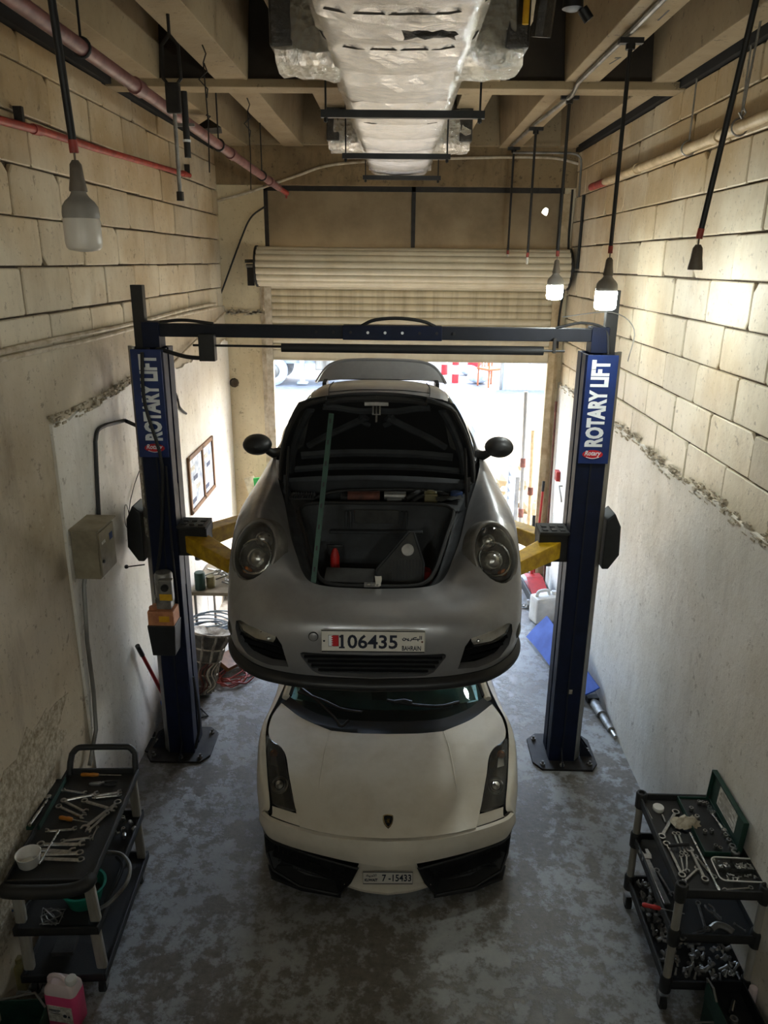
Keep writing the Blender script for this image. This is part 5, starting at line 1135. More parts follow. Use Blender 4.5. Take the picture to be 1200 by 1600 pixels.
# screen, cowl, roof
cw = [[(0,.955,.782),(.24,.96,.785),(.435,.975,.796),(.665,1.095,.825),(.848,1.262,.856)],[(0,1.02,.783),(.24,1.025,.786),(.44,1.04,.80),(.66,1.14,.828),(.82,1.29,.86)],[(0,1.10,.800),(.24,1.105,.803),(.44,1.12,.815),(.64,1.20,.845),(.79,1.33,.875)]]
patch('cowl', cw, 'grille_black', lc, 30, 8)
ws = [cw[2], [(0,1.45,.945),(.24,1.45,.944),(.42,1.46,.943),(.59,1.51,.95),(.735,1.60,.965)],[(0,1.80,1.065),(.22,1.80,1.063),(.38,1.81,1.058),(.53,1.84,1.05),(.665,1.90,1.04)],[(0,2.02,1.13),(.2,2.02,1.128),(.35,2.02,1.12),(.48,2.03,1.108),(.60,2.06,1.09)]]
patch('windscreen', ws, 'teal_glass', lc, 30, 20)
rf = [ws[3], [(0,2.3,1.165),(.2,2.3,1.163),(.35,2.3,1.156),(.48,2.3,1.142),(.585,2.3,1.12)],[(0,2.65,1.15),(.2,2.65,1.148),(.34,2.65,1.14),(.46,2.65,1.125),(.56,2.65,1.10)],[(0,3.2,1.04),(.2,3.2,1.038),(.33,3.2,1.03),(.45,3.2,1.015),(.55,3.15,1.0)],[(0,4.1,.90),(.2,4.1,.90),(.4,4.1,.89),(.6,4.1,.88),(.74,4.1,.87)]]
patch('roof', rf, 'white_paint', lc, 24, 30)
patch2('rear_deck', [[(.56,2.65,1.095),(.57,3.0,1.03),(.60,3.5,.97),(.74,4.1,.87)],[(.72,2.75,1.02),(.74,3.0,1.0),(.76,3.5,.96),(.76,4.15,.87)],[(.868,2.85,.968),(.872,3.0,.97),(.84,3.5,.942),(.765,4.2,.87)]], 'white_paint', lc, 20, 10)
patch('tail', [[(0,4.1,.90),(.4,4.1,.89),(.76,4.2,.86)],[(0,4.28,.72),(.4,4.28,.72),(.86,4.27,.7)],[(0,4.3,.4),(.4,4.3,.4),(.83,4.28,.36)],[(0,4.25,.2),(.4,4.25,.2),(.80,4.25,.2)]], 'white_paint', lc, 14, 12)
patch2('side_window', [[(.80,1.38,.88),(.835,1.8,.905),(.845,2.3,.925),(.85,2.75,.95)],[(.72,1.68,.98),(.735,1.95,1.02),(.74,2.3,1.04),(.73,2.65,1.03)],[(.61,2.08,1.085),(.60,2.2,1.11),(.59,2.4,1.112),(.57,2.62,1.095)]], 'teal_glass', lc, 16, 8)
for s in (-1,1):
    part('screen_pillar', MB().tube(arc([(s*.825,1.32,.868),(s*.775,1.58,.965),(s*.70,1.88,1.045),(s*.615,2.07,1.095)],16), .030, 8), 'white_paint', lc, True)
    part('pillar_seal', MB().tube(arc([(s*.79,1.34,.878),(s*.738,1.60,.972),(s*.668,1.90,1.048),(s*.602,2.06,1.097)],16), .016, 8), 'black_rubber', lc, True)
    mr = part('door_mirror', MB().grid([[(s*(.95+a*math.cos(t)), 1.80+yy, .99+b_*math.sin(t)) for t in [2*PI*i/20 for i in range(21)]] for a, b_, yy in ((.001,.001,-.07),(.06,.035,-.06),(.10,.058,-.02),(.105,.062,.03),(.09,.055,.06),(.001,.001,.065))]), 'white_paint', lc, True, auto=2)
    part('mirror_stalk', MB().tube([(s*.84,1.80,.91),(s*.87,1.80,.95),(s*.92,1.80,.97)], .018, 8), 'black_plastic', mr, True)
    for wy in (.98, 3.5):
        Mw = frame_m((s*.83, wy, .325), (0,1,0), (0,0,1)); ww = .24 if wy < 2 else .29
        w = part('wheel', MB().lathe([(.22,-ww/2),(.295,-ww/2),(.325,-ww/2+.03),(.325,ww/2-.03),(.295,ww/2),(.23,ww/2)],36,Mw,cap=False), 'tyre', lc, True)
        sp = MB().lathe([(.23,-ww*.4),(.235,ww*.42)],28,Mw,cap=False)
        for k in range(5): sp.box((.12,0,s*ww*.3),(.19,.05,.03), Mw @ Matrix.Rotation(2*PI*k/5,4,'Z'))
        part('rim', sp, 'galv_side', w)
# wipers
part('wiper', MB().tube(arc([(-.30,1.06,.83),(-.36,1.02,.81),(-.42,1.10,.84),(-.56,1.24,.895),(-.70,1.36,.935)],20),.012,6), 'black_steel', lc, True)
part('wiper', MB().tube(arc([(-.72,1.33,.918),(-.52,1.24,.90),(-.36,1.17,.865),(-.20,1.15,.848)],14),.011,6), 'black_rubber', lc, True)
part('wiper', MB().tube(arc([(.0,1.26,.888),(.22,1.22,.873),(.42,1.20,.875),(.58,1.24,.89)],16),.012,6).tube([(.06,1.24,.885),(.14,1.25,.89),(.2,1.23,.885)],.018,6), 'black_steel', lc, True)
# cabin
mat('dash_grey', srgb(96,104,104), srgb(76,82,82), 8, .6)
part('dashboard', MB().grid([[(-.74+.0925*i,1.24+.16*abs((i-8)/8)**2,.81) for i in range(17)],[(-.72+.09*i,1.5,.86+.01*math.cos(i)) for i in range(17)],[(-.70+.0875*i,1.72,.85) for i in range(17)],[(-.70+.0875*i,1.76,.70) for i in range(17)]]), 'dash_grey', lc, True)
part('dash_paper', MB().add([(-.12,1.30,.862),(.0,1.30,.862),(.0,1.44,.885),(-.13,1.44,.885)],[(0,1,2,3)]), 'liner_dust', lc)
part('steering_wheel', MB().tube([(-.38+.17*math.cos(t),1.86+.06*math.sin(t),.83+.16*math.sin(t)) for t in [2*PI*i/24 for i in range(24)]],.016,8,closed=True).box((-.38,1.87,.83),(.32,.02,.04)), 'black_rubber', lc, True)
for s in (-1,1):
    part('seat', MB().box((s*.37,2.15,.42),(.48,.5,.16)).box((s*.37,2.44,.70),(.48,.16,.60)).box((s*.37,2.46,1.0),(.28,.12,.12)), 'dash_grey', lc, bevel=.04)
part('bulkhead', MB().box2((-.75,2.60,.2),(.75,2.64,1.06)), 'trunk_liner', lc)
# ------------------------------------------------------------------ mezzanine the picture is taken from (out of view)
struct('floor_mezzanine', MB().box2((XL,-3.0,2.50),(XR,.55,2.66)), 'ceiling_concrete', label='concrete mezzanine floor at the near end of the workshop')
# ------------------------------------------------------------------ tool makers (long axis X, flat on XY, centred)
mat('amber_handle', srgb(190,120,36), srgb(140,84,26), 12, .25)
mat('cart_black', srgb(30,31,32), srgb(44,43,41), 7, .5, bump=.12, bscale=110)
mat('cart_leg', srgb(168,164,154), srgb(128,122,112), 8, .5, stretch=(1,1,.2))
mat('case_green', srgb(26,64,50), srgb(18,46,38), 8, .45)
mat('bucket_green', srgb(30,140,116), srgb(22,108,92), 8, .45)
mat('paper', srgb(214,210,200), srgb(180,174,162), 40, .8, thr=(.45,.55))
mat('rag', srgb(206,196,176), srgb(150,136,112), 14, .9, bump=.5, bscale=60)
mat('pink_liquid', srgb(236,92,140), srgb(228,76,126), 3, .3)
mat('clear_jug', srgb(222,206,204), srgb(206,188,188), 3, .35)
def ring_pts(cx, r, n=14, a0=0., a1=2*PI): return [(cx+r*math.cos(a0+(a1-a0)*i/n), r*math.sin(a0+(a1-a0)*i/n)) for i in range(n+1)]
def wrench_mesh(L, name='wrench', m='tool_steel', kind='combo'):
    mb = MB(); w = L*.042; t = .004+L*.008; R = L*.075
    def ringhead(cx):
        o = ring_pts(cx, R); i_ = ring_pts(cx, R*.62); n = len(o)
        rows = [[(x,y,-t*.8) for x,y in i_],[(x,y,-t*.8) for x,y in o],[(x,y,t*.8) for x,y in o],[(x,y,t*.8) for x,y in i_],[(x,y,-t*.8) for x,y in i_]]
        mb.grid(rows)
    def openhead(cx, s):
        # C-shaped jaw turned about 15 degrees
        P = [(0,-w*.9),(.55*R,-1.15*R),(1.7*R,-1.0*R),(1.75*R,-.55*R),(.75*R,-.52*R),(.6*R,0),(.75*R,.52*R),(1.75*R,.55*R),(1.55*R,1.1*R),(.45*R,1.1*R),(0,w*.9)]
        a = .26*s; q = [(cx+s*(x*math.cos(a)-y*math.sin(a)), x*math.sin(a)*s+y*math.cos(a)) for x, y in P]
        lo = [(x,y,-t*.7) for x,y in q]; hi = [(x,y,t*.7) for x,y in q]; n = len(q)
        # split into arms so every face stays simple
        quads = [(0,1,9,10),(1,4,5,9),(5,6,9),(1,2,3,4),(6,7,8,9)]
        mb.add(lo+hi, [tuple(i+n for i in f) for f in quads]+[f[::-1] for f in quads]+[(i,(i+1)%n,n+(i+1)%n,n+i) for i in range(n)])
    e = L/2-R
    xa = -e+R*.7; xb = e-R*1.6
    if kind == 'combo': ringhead(-e); openhead(xb, 1)
    elif kind == 'ring': ringhead(-e); ringhead(e); xb = e-R*.7
    elif kind == 'open': openhead(xb, 1); openhead(-xb, -1); xa = -xb
    mb.add([(xa,-w,-t*.55),(xb,-w*.9,-t*.55),(xb,w*.9,-t*.55),(xa,w,-t*.55),(xa,-w*.6,t*.55),(xb,-w*.6,t*.55),(xb,w*.6,t*.55),(xa,w*.6,t*.55)], [(3,2,1,0),(4,5,6,7),(0,1,5,4),(1,2,6,5),(2,3,7,6),(3,0,4,7)])
    return mb.mesh(name, m, False, 0)
WM = {k: wrench_mesh(1., 'wrench', 'tool_steel', k) for k in ('combo','ring','open')}
WM = {}
for k in ('combo','ring','open'):
    for L in (.14,.18,.23,.28): WM[k, L] = wrench_mesh(L, 'wrench', 'tool_steel', k)
def lay(o, a, b_, z):
    d = Vector((b_.x-a.x, b_.y-a.y, 0)); o.location = ((a.x+b_.x)/2, (a.y+b_.y)/2, z); o.rotation_euler = (0,0,math.atan2(d.y,d.x)); return d.length
def put_wrench(pa, pb, z, kind, label, group):
    a, b_ = at_z(*pa, z), at_z(*pb, z); L = (b_-a).length; Lk = min((.14,.18,.23,.28), key=lambda q: abs(q-L))
    o = link('wrench', WM[kind, Lk]); lay(o, a, b_, z); o.scale = (L/Lk,)*2+(1,)
    return tag(o, label, 'wrench', group)
def screwdriver(pa, pb, z, label, group, hm='amber_handle', name='screwdriver'):
    a, b_ = at_z(*pa, z), at_z(*pb, z); t = thing(name, label, 'screwdriver', (0,0,0), 0, group); L = lay(t, a, b_, z+.012)
    part('handle', MB().lathe([(.0,0),(.010,.003),(.014,.015),(.012,L*.22),(.015,L*.3),(.012,L*.42),(.007,L*.45)],10,frame_m((-L/2,0,0),(0,1,0),(0,0,1))), hm, t, True)
    part('shaft', MB().cyl((-L*.08,0,0),(L/2,0,0),.0035,8), 'tool_steel', t, True)
    return t
def rod_tool(pa, pb, z, r, m, label, group, name='socket_bar', ends=True):
    a, b_ = at_z(*pa, z), at_z(*pb, z); t = thing(name, label, 'tool bar', (0,0,0), 0, group); L = lay(t, a, b_, z+r)
    part('bar', MB().cyl((-L/2,0,0),(L/2,0,0),r,10), m, t, True)
    if ends: part('bar_head', MB().cyl((L/2-.03,0,0),(L/2+.005,0,0),r*1.7,10), m, t, True)
    return t
def ratchet(pa, pb, z, label):
    a, b_ = at_z(*pa, z), at_z(*pb, z); t = thing('ratchet', label, 'ratchet', (0,0,0)); L = lay(t, a, b_, z+.012)
    part('handle', MB().cyl((-L/2,0,0),(-L*.05,0,0),.011,12).cyl((-L*.05,0,0),(L*.4,0,0),.007,10), 'chrome', t, True)
    part('head', MB().cyl((L*.42,0,-.012),(L*.42,0,.014),.019,16), 'chrome', t, True)
    return t
SOCK = MB().lathe([(.006,.0),(.010,.0),(.011,.002),(.011,.026),(.0105,.028),(.006,.028),(.006,.012)],12,cap=False).mesh('socket','tool_steel',True)
def pliers(pa, pb, z, label, group, m='black_rubber'):
    a, b_ = at_z(*pa, z), at_z(*pb, z); t = thing('pliers', label, 'pliers', (0,0,0), 0, group); L = lay(t, a, b_, z+.008)
    for s in (-1,1):
        part('grip', MB().tube(arc([(-L*.02,s*.004,0),(L*.12,s*.018,0),(L*.3,s*.022,0),(L*.5,s*.012,0)],10), .007, 8), m, t, True)
        part('jaw', MB().prism([(0,0),(-L*.12,s*.016),(-L*.42,s*.012),(-L*.5,s*.003),(-L*.1,s*.001)][::s], (-.006,.006)), 'worn_steel', t)
    part('pivot', MB().cyl((0,0,-.008),(0,0,.009),.010,12), 'worn_steel', t, True)
    return t
def tray(t, w, l, z, hgt=.055, wall=.014, nm='shelf'):
    """a shelf tray with raised rim"""
    mb = MB().box((0,0,z-.01),(w,l,.02))
    for s in (-1,1):
        mb.box((s*(w/2-wall/2),0,z+hgt/2-.02),(wall,l,hgt)); mb.box((0,s*(l/2-wall/2),z+hgt/2-.02),(w-2*wall,wall,hgt))
    return part(nm, mb, 'cart_black', t, bevel=.004)
def caster(t, x, y):
    c = part('caster', MB().cyl((x-.016,y,.05),(x+.016,y,.05),.05,18), 'tyre', t, True)
    part('fork', MB().box((x-.022,y,.07),(.004,.05,.07)).box((x+.022,y,.07),(.004,.05,.07)).box((x,y,.105),(.05,.05,.006)), 'worn_steel', c)
# ------------------------------------------------------------------ left tool cart
CZ = .88
cl = thing('tool_cart', 'black three-shelf tool cart with hoop handle against the left wall', 'tool cart', (-1.958, 3.86, 0), math.radians(3.2))
W1, L1 = .49, 1.0
tray(cl, W1, L1, CZ); tray(cl, W1, L1, .53); tray(cl, W1+.01, L1, .17)
part('front_lip', MB().tube(arc([(-.235,-L1/2+.01,CZ-.02),(-.22,-L1/2-.035,CZ),(-.12,-L1/2-.05,CZ+.005),(.10,-L1/2-.05,CZ+.005),(.21,-L1/2-.03,CZ+.02),(.235,-L1/2+.03,CZ+.02)],24),.04,10), 'cart_black', cl, True)
part('hoop_handle', MB().tube([Vector((-.225,L1/2-.02,CZ)),Vector((-.22,L1/2+.01,CZ+.08))]+arc([(-.215,L1/2+.04,CZ+.12),(-.18,L1/2+.055,CZ+.155),(-.12,L1/2+.06,CZ+.16),(.12,L1/2+.06,CZ+.16),(.18,L1/2+.055,CZ+.155),(.215,L1/2+.04,CZ+.12)],16)+[Vector((.22,L1/2+.01,CZ+.08)),Vector((.225,L1/2-.02,CZ))],.021,10), 'cart_black', cl, True)
for x in (-1,1):
    for y in (-1,1):
        for z0, z1 in ((.56,CZ-.03),(.20,.51)):
            part('leg', MB().add([(x*.215-.03,y*.44-.02,z0),(x*.215+.03,y*.44-.02,z0),(x*.215+.03,y*.44+.02,z0),(x*.215-.03,y*.44+.02,z0),(x*.205-.03,y*.45-.02,z1),(x*.205+.03,y*.45-.02,z1),(x*.205+.03,y*.45+.02,z1),(x*.205-.03,y*.45+.02,z1)],[(3,2,1,0),(4,5,6,7),(0,1,5,4),(1,2,6,5),(2,3,7,6),(3,0,4,7)]), 'cart_leg', cl, bevel=.012)
        caster(cl, x*.20, y*.42)
k1 = lambda x, y: (x/3.556, 1150+y/3.556)
ZT = CZ+.004
WL = [((340,298),(490,320),'combo'),((335,360),(565,315),'combo'),((495,345),(690,325),'open'),((495,335),(690,308),'open'),((455,355),(655,415),'combo'),((345,355),(490,430),'combo'),((315,385),(480,460),'combo'),((670,355),(440,530),'combo'),((605,420),(470,545),'combo'),((235,530),(440,515),'open'),((520,560),(325,585),'combo'),((205,600),(490,600),'combo'),((155,625),(435,645),'combo'),((465,648),(165,658),'combo'),((470,688),(195,678),'combo'),((545,500),(500,585),'combo')]
ordn = ['first','second','third','fourth','fifth','sixth','seventh','eighth','ninth','tenth','eleventh','twelfth','thirteenth','fourteenth','fifteenth','sixteenth']
for k, (a, b_, kd) in enumerate(WL):
    put_wrench(k1(*a), k1(*b_), ZT+.006+.0035*(k % 3), kd, 'steel wrench on the left cart top, %s counting from the hoop handle' % ordn[k], 'wrenches laid out on the left cart')
screwdriver(k1(450,222), k1(675,226), ZT, 'amber-handled screwdriver nearest the hoop handle of the left cart', 'screwdrivers on the left cart')
screwdriver(k1(330,460), k1(500,490), ZT, 'amber-handled screwdriver in the middle of the left cart top', 'screwdrivers on the left cart')
pliers(k1(495,272), k1(650,264), ZT, 'black-gripped pliers near the hoop handle of the left cart', 'pliers')
rod_tool(k1(215,720), k1(325,535), ZT+.016, .006, 'chrome', 'long chrome bar lying slantwise over the wrenches on the left cart', '')
# socket case along the wall side
a = at_z(*k1(200,415), CZ); sc_ = thing('socket_case', 'long dark socket case open along the wall side of the left cart', 'tool case', (a.x+.03, a.y-.005, CZ), math.radians(3.2))
part('case_base', MB().box((0,.06,.012),(.13,.46,.024)).box((-.06,.06,.03),(.008,.46,.04)).box((.06,.06,.025),(.008,.46,.03)), 'case_green', sc_, bevel=.003)
part('case_lid', MB().box((-.085,.06,.075),(.012,.46,.12), Matrix.Rotation(-.15,4,'Y')), 'case_green', sc_, bevel=.003)
part('case_insert', MB().box((0,.06,.027),(.11,.43,.006)), 'black_plastic', sc_)
for k in range(9):
    o = link('socket', SOCK); o.location = sc_.matrix_basis @ Vector((-.03,-.13+.045*k,.031)); o.scale = (1.15-.04*k,)*3
    tag(o, 'small steel socket in the long case, %s from the near end' % ordn[k], 'socket', 'sockets in the left case')
ratchet(k1(165,505), k1(280,340), CZ+.035, 'chrome ratchet lying in the long socket case on the left cart')
p = at_z(*k1(62,690), CZ)
t = thing('plastic_tub', 'white round plastic tub on the near corner of the left cart', 'tub', (-2.105, p.y-.03, CZ+.002)); t.scale = (.88,)*3
part('tub_body', MB().lathe([(.0,0),(.058,0),(.066,.01),(.078,.085),(.082,.09),(.078,.092),(.073,.085),(.06,.012),(0,.010)],28,cap=False), 'white_plastic', t, True)
p = at_z(*k1(6,570), CZ)
single('bottle_cap', MB().lathe([(0,0),(.03,0),(.032,.003),(.032,.035),(.028,.04),(0,.04)],18), 'white_plastic', 'white bottle cap at the left edge of the left cart', 'cap', smooth=True, loc=(p.x, p.y, CZ+.002))
# middle shelf
p = at_z(*k1(460,955), .54)
t = thing('plastic_basin', 'green plastic basin on the middle shelf of the left cart', 'basin', (p.x-.01, p.y+.06, .535))
part('basin_body', MB().lathe([(0,0),(.085,0),(.095,.01),(.125,.12),(.137,.125),(.137,.13),(.122,.130),(.088,.012),(0,.008)],32,cap=False), 'bucket_green', t, True)
part('basin_sludge', MB().lathe([(.106,.055),(.0,.056)],24), 'slab_dark', t)
p = at_z(*k1(690,850), .56)
t = thing('hose_coil', 'grey hose bent over the rim of the middle shelf of the left cart', 'hose', (p.x, p.y, .56))
part('hose_run', MB().tube(arc([(-.22,.30,.0),(-.10,.25,.03),(.0,.12,.06),(.02,.0,.05),(-.03,-.12,.03),(-.10,-.16,.0)],24),.012,8), 'galv_side', t, True)
part('hose_run', MB().tube(arc([(-.14,.26,.0),(-.06,.15,.03),(-.05,.02,.03),(-.08,-.1,.0)],18),.010,8), 'black_rubber', t, True)
screwdriver(k1(215,870), k1(160,935), .545, 'red-handled screwdriver on the middle shelf of the left cart', '', 'red_plastic')
pliers(k1(160,890), k1(60,975), .545, 'blue-gripped pliers on the middle shelf of the left cart', '', 'blue_cap')
rod_tool(k1(615,555), k1(668,540), .545, .008, 'tool_steel', 'short steel bar at the far end of the middle shelf of the left cart', '', ends=False)
p = at_z(*k1(285,1010), .545); single('wire_bundle', MB().tube([(.07*math.cos(i*1.3)*(1+.2*math.sin(i)), .06*math.sin(i*1.1), .01+.006*(i % 3)) for i in range(22)], .004, 5), 'worn_steel', 'tangle of steel wire on the middle shelf of the left cart', 'wire', loc=(p.x,p.y,.54), smooth=True)
p = at_z(*k1(365,1170), .19); single('wooden_block', MB().box((0,0,.02),(.13,.13,.03)), 'liner_dust', 'grey square block lying on the bottom shelf of the left cart', 'block', bevel=.004, loc=(p.x,p.y,.18), rot=(0,0,.1))
rr = random.Random(5)
for k in range(10):
    o = link('socket', SOCK); p = at_z(*k1(640+rr.uniform(-40,100), 500+rr.uniform(-40,60)), .545); o.location = (p.x, p.y, .545); o.rotation_euler = (PI/2 if k % 2 else 0,0,rr.uniform(0,3)); o.location.z += .011 if k % 2 else 0
    o.scale = (1.3,)*3
    tag(o, 'dark loose socket at the far end of the left cart middle shelf', 'socket', 'loose sockets on the left middle shelf')
# pink jug and green tray on the floor in front
p = at_z(112, 1592, 0.02)
t = thing('fluid_jug', 'clear plastic jug of pink coolant beside the left cart', 'jug', (p.x-.03, p.y+.02, 0), math.radians(-8))
jug = rpoly(.20,.12,.03)
def jl(z, k): return [(x*k, y*k, z) for x, y in jug]
part('jug_body', MB().grid([jl(.0,.93),jl(.01,1),jl(.20,1),(jl(.235,.98))], wrap=True).add(jl(.0,.93), [tuple(range(20))[::-1]]), 'pink_liquid', t, True)
part('jug_shoulder', MB().grid([jl(.235,.98),jl(.262,.95),jl(.285,.80),[(x*.55,y*.6,.298) for x,y in jug]], wrap=True).add([(x*.55,y*.6,.298) for x,y in jug], [tuple(range(20))]), 'clear_jug', t, True)
part('jug_handle', MB().tube(arc([(-.08,0,.25),(-.075,0,.31),(-.02,0,.325),(.02,0,.30)],12),.014,8), 'clear_jug', t, True)
part('jug_cap', MB().lathe([(.028,.285),(.032,.29),(.032,.32),(.028,.325),(0,.325)],18,Matrix.Translation((.055,0,0))), 'white_plastic', t, True)
part('jug_label', MB().box((0.0,-.0615,.105),(.15,.003,.12)), 'paper', t)
lb = link('label_pictogram', MB().box((-.03,-.0636,.125),(.05,.002,.003)).box((-.03,-.0636,.11),(.06,.002,.003)).box((-.03,-.0636,.135),(.07,.002,.006)).cyl((.03,-.063,.10),(.03,-.065,.10),.012,10).add([(.045,-.0645,.09),(.065,-.0645,.09),(.055,-.0645,.112)],[(0,1,2)]).mesh('label_pictogram','plate_ink'), t)
p = at_z(35, 1590, 0.0)
t = thing('tool_tray', 'green steel tool tray with wire handle at the bottom left corner', 'tool tray', (p.x+.02, p.y-.16, 0), math.radians(4))
part('tray_shell', MB().box((0,0,.006),(.34,.30,.012)).box((0,.146,.075),(.34,.008,.15)).box((0,-.146,.075),(.34,.008,.15)).box((.166,0,.075),(.008,.30,.15)).box((-.166,0,.075),(.008,.30,.15)), 'case_green', t)
part('tray_handle', MB().tube([(-.165,.10,.15),(-.12,.11,.20),(.10,.14,.215),(.165,.10,.15)],.007,8), 'galv_side', t, True)
part('tray_lip', MB().tube([(-.17,-.15,.15),(.17,-.15,.15),(.17,.15,.15),(-.17,.15,.15)],.006,6,closed=True), 'case_green', t)
p = at_z(18, 1572, .02)
single('oil_bottle', MB().box((0,0,.09),(.13,.09,.18)).cyl((.02,0,.18),(.02,0,.215),.022,12), 'yellowed_plastic', 'yellowed plastic bottle behind the green tray at the left wall', 'bottle', bevel=.02, loc=(p.x-.03, p.y+.16, 0))
# ------------------------------------------------------------------ right tool cart
CR = .88
cr = thing('tool_cart', 'black three-shelf tool cart with grey posts against the right wall', 'tool cart', (1.885, 3.80, 0), math.radians(-.5))
W2, L2 = .50, .82
tray(cr, W2, L2, CR, .06); tray(cr, W2, L2, .56, .06); tray(cr, W2, L2, .20, .06)
for x in (-1,1):
    for y in (-1,1):
        for z0, z1 in ((.60,CR-.05),(.24,.52)):
            part('post', MB().cyl((x*.235,y*.385,z0),(x*.235,y*.385,z1),.024,14), 'cart_leg', cr, True)
        for z in (CR,.56,.20): part('corner_socket', MB().lathe([(.03,-.055),(.034,-.05),(.036,.05),(.03,.062),(.02,.062),(.018,.045)],14,Matrix.Translation((x*.235,y*.385,z))), 'cart_black', cr, True)
        caster(cr, x*.235, y*.37)
k2 = lambda x, y: (950+x/3.904, 1190+y/3.904)
ZR = CR+.004
WR = [((320,470),(420,295),'ring'),((400,430),(455,570),'ring'),((425,430),(478,575),'ring'),((350,485),(460,710),'ring'),((600,735),(490,510),'combo'),((455,740),(560,640),'combo'),((660,715),(520,560),'combo'),((885,770),(690,783),'combo'),((480,560),(480,680),'open'),((440,560),(465,690),'open')]
for k, (a, b_, kd) in enumerate(WR):
    put_wrench(k2(*a), k2(*b_), ZR+.006+.004*(k % 3), kd, 'steel wrench on the right cart top, %s counting from the far end' % ordn[k], 'wrenches heaped on the right cart')
rod_tool(k2(500,440), k2(680,795), ZR+.022, .007, 'chrome', 'long chrome extension bar across the right cart top', '')
rod_tool(k2(330,330), k2(350,375), ZR, .006, 'tool_steel', 'short steel pin near the white lid on the right cart', '', ends=False)
rod_tool(k2(370,522), k2(490,512), ZR+.02, .010, 'black_rubber', 'short black-handled bar lying over the wrenches on the right cart', '', ends=False)
rod_tool(k2(225,270), k2(270,355), ZR, .004, 'tool_steel', 'thin drill bit at the far left of the right cart top', '', ends=False)
p = at_z(*k2(305,295), CR)
single('jar_lid', MB().lathe([(0,0),(.034,0),(.036,.003),(.036,.022),(.033,.026),(0,.026)],22), 'white_plastic', 'round white plastic lid at the far end of the right cart', 'lid', smooth=True, loc=(p.x,p.y,CR+.002))
p = at_z(*k2(470,395), CR); rgd = random.Random(21)
rg = [[((i-5)*.020*(1-.10*abs(j-3))+rgd.uniform(-.012,.012) , (j-3)*.016+rgd.uniform(-.012,.012), .012+.028*math.exp(-((i-5)/3.4)**2-((j-3)/2.2)**2)+rgd.uniform(-.004,.035)*(0<i<10 and 0<j<6)) for i in range(11)] for j in range(7)]
single('shop_rag', MB().grid(rg), 'rag', 'crumpled dirty white rag on the wrenches of the right cart', 'rag', smooth=True, loc=(p.x,p.y,CR+.01), auto=2.5)
# open socket set
q = [at_z(*k2(*c), CR) for c in ((470,240),(655,240),(885,592),(640,592))]
cx_, cy_ = sum(v.x for v in q)/4, sum(v.y for v in q)/4
ss = thing('socket_set', 'green socket set case open on the right cart with its lid leaning on the wall', 'tool case', (cx_-.06, cy_, CR+.003), math.radians(-1))
part('case_base', MB().box((0,0,.008),(.21,.50,.016)).box((.10,0,.022),(.008,.50,.03)).box((-.10,0,.022),(.008,.50,.03)).box((0,.246,.022),(.20,.008,.03)).box((0,-.246,.022),(.20,.008,.03)), 'case_green', ss, bevel=.003)
part('case_insert', MB().box((0,0,.020),(.185,.47,.012)), 'black_plastic', ss, bevel=.003)
Mlid = Matrix.Translation((.108,0,.03)) @ Matrix.Rotation(math.radians(3),4,'Y')
ldp = part('case_lid', MB().box((.0,0,.11),(.012,.50,.22),Mlid).box((-.012,0,.216),(.03,.50,.008),Mlid).box((-.012,.246,.11),(.03,.008,.22),Mlid).box((-.012,-.246,.11),(.03,.008,.22),Mlid), 'case_green', ss, bevel=.003)
part('lid_chart', MB().box((-.0075,.0,.115),(.002,.27,.13),Mlid), 'paper', ldp)
for i in range(9): part('chart_line', MB().box((-.009,.0+(.02 if i%3 else 0),.065+.0125*i),(.001,.23-.05*(i%3),.004),Mlid), 'socket_grey', ldp)
ratchet(k2(735,470), k2(615,300), CR+.03, 'chrome ratchet lying in the open socket set on the right cart')
big = SOCK
sk = [((740,430),1.5),((752,460),1.4),((770,490),1.4),((792,528),1.9),((812,562),2.3),((625,435),1.2),((665,430),1.2),((575,345),1.4),((540,295),1.3),((585,255),1.1),((610,260),1.1),((635,265),1.1),((650,290),1.2),((675,320),1.2),((690,525),1.1),((720,540),1.2)]
for k, (c, s_) in enumerate(sk):
    p = at_z(*k2(*c), CR+.035); o = link('socket', SOCK); o.location = (p.x-.035, p.y, CR+.030); o.scale = (s_,s_,.9)
    tag(o, 'steel socket in the open green socket set on the right cart', 'socket', 'sockets in the open socket set')
# divided plastic tray with bolts
q = [at_z(*k2(*c), CR+.03) for c in ((630,600),(890,600),(970,742),(700,748))]
cx_, cy_ = sum(v.x for v in q)/4, sum(v.y for v in q)/4
tinted('clear_plastic', (.86,.86,.84), op=.12)
t = thing('divided_tray', 'clear three-compartment food tray holding small bolts on the right cart', 'tray', (cx_, cy_, CR+.012), math.radians(-2))
fl_ = [(x*.86,y*.86,.004) for x,y in rpoly(.26,.17,.03)]
part('tray_body', MB().grid([[(x*.86,y*.86,.003) for x,y in rpoly(.26,.17,.03)],[(x,y,.032) for x,y in rpoly(.26,.17,.03)],[(x,y,.034) for x,y in rpoly(.275,.185,.035)]], wrap=True).add(fl_, [tuple(range(20))]), 'clear_plastic', t, True)
part('tray_rim', MB().tube([(x,y,.034) for x,y in rpoly(.27,.18,.033)],.004,6,closed=True), 'white_plastic', t, True)
part('divider', MB().box((0,.005,.018),(.23,.006,.028)).box((-.015,.045,.018),(.006,.07,.028)), 'clear_plastic', t)
BOLT = MB().cyl((0,0,0),(.018,0,0),.0035,8).cyl((-.005,0,0),(0,0,0),.0065,6).mesh('bolt','tool_steel')
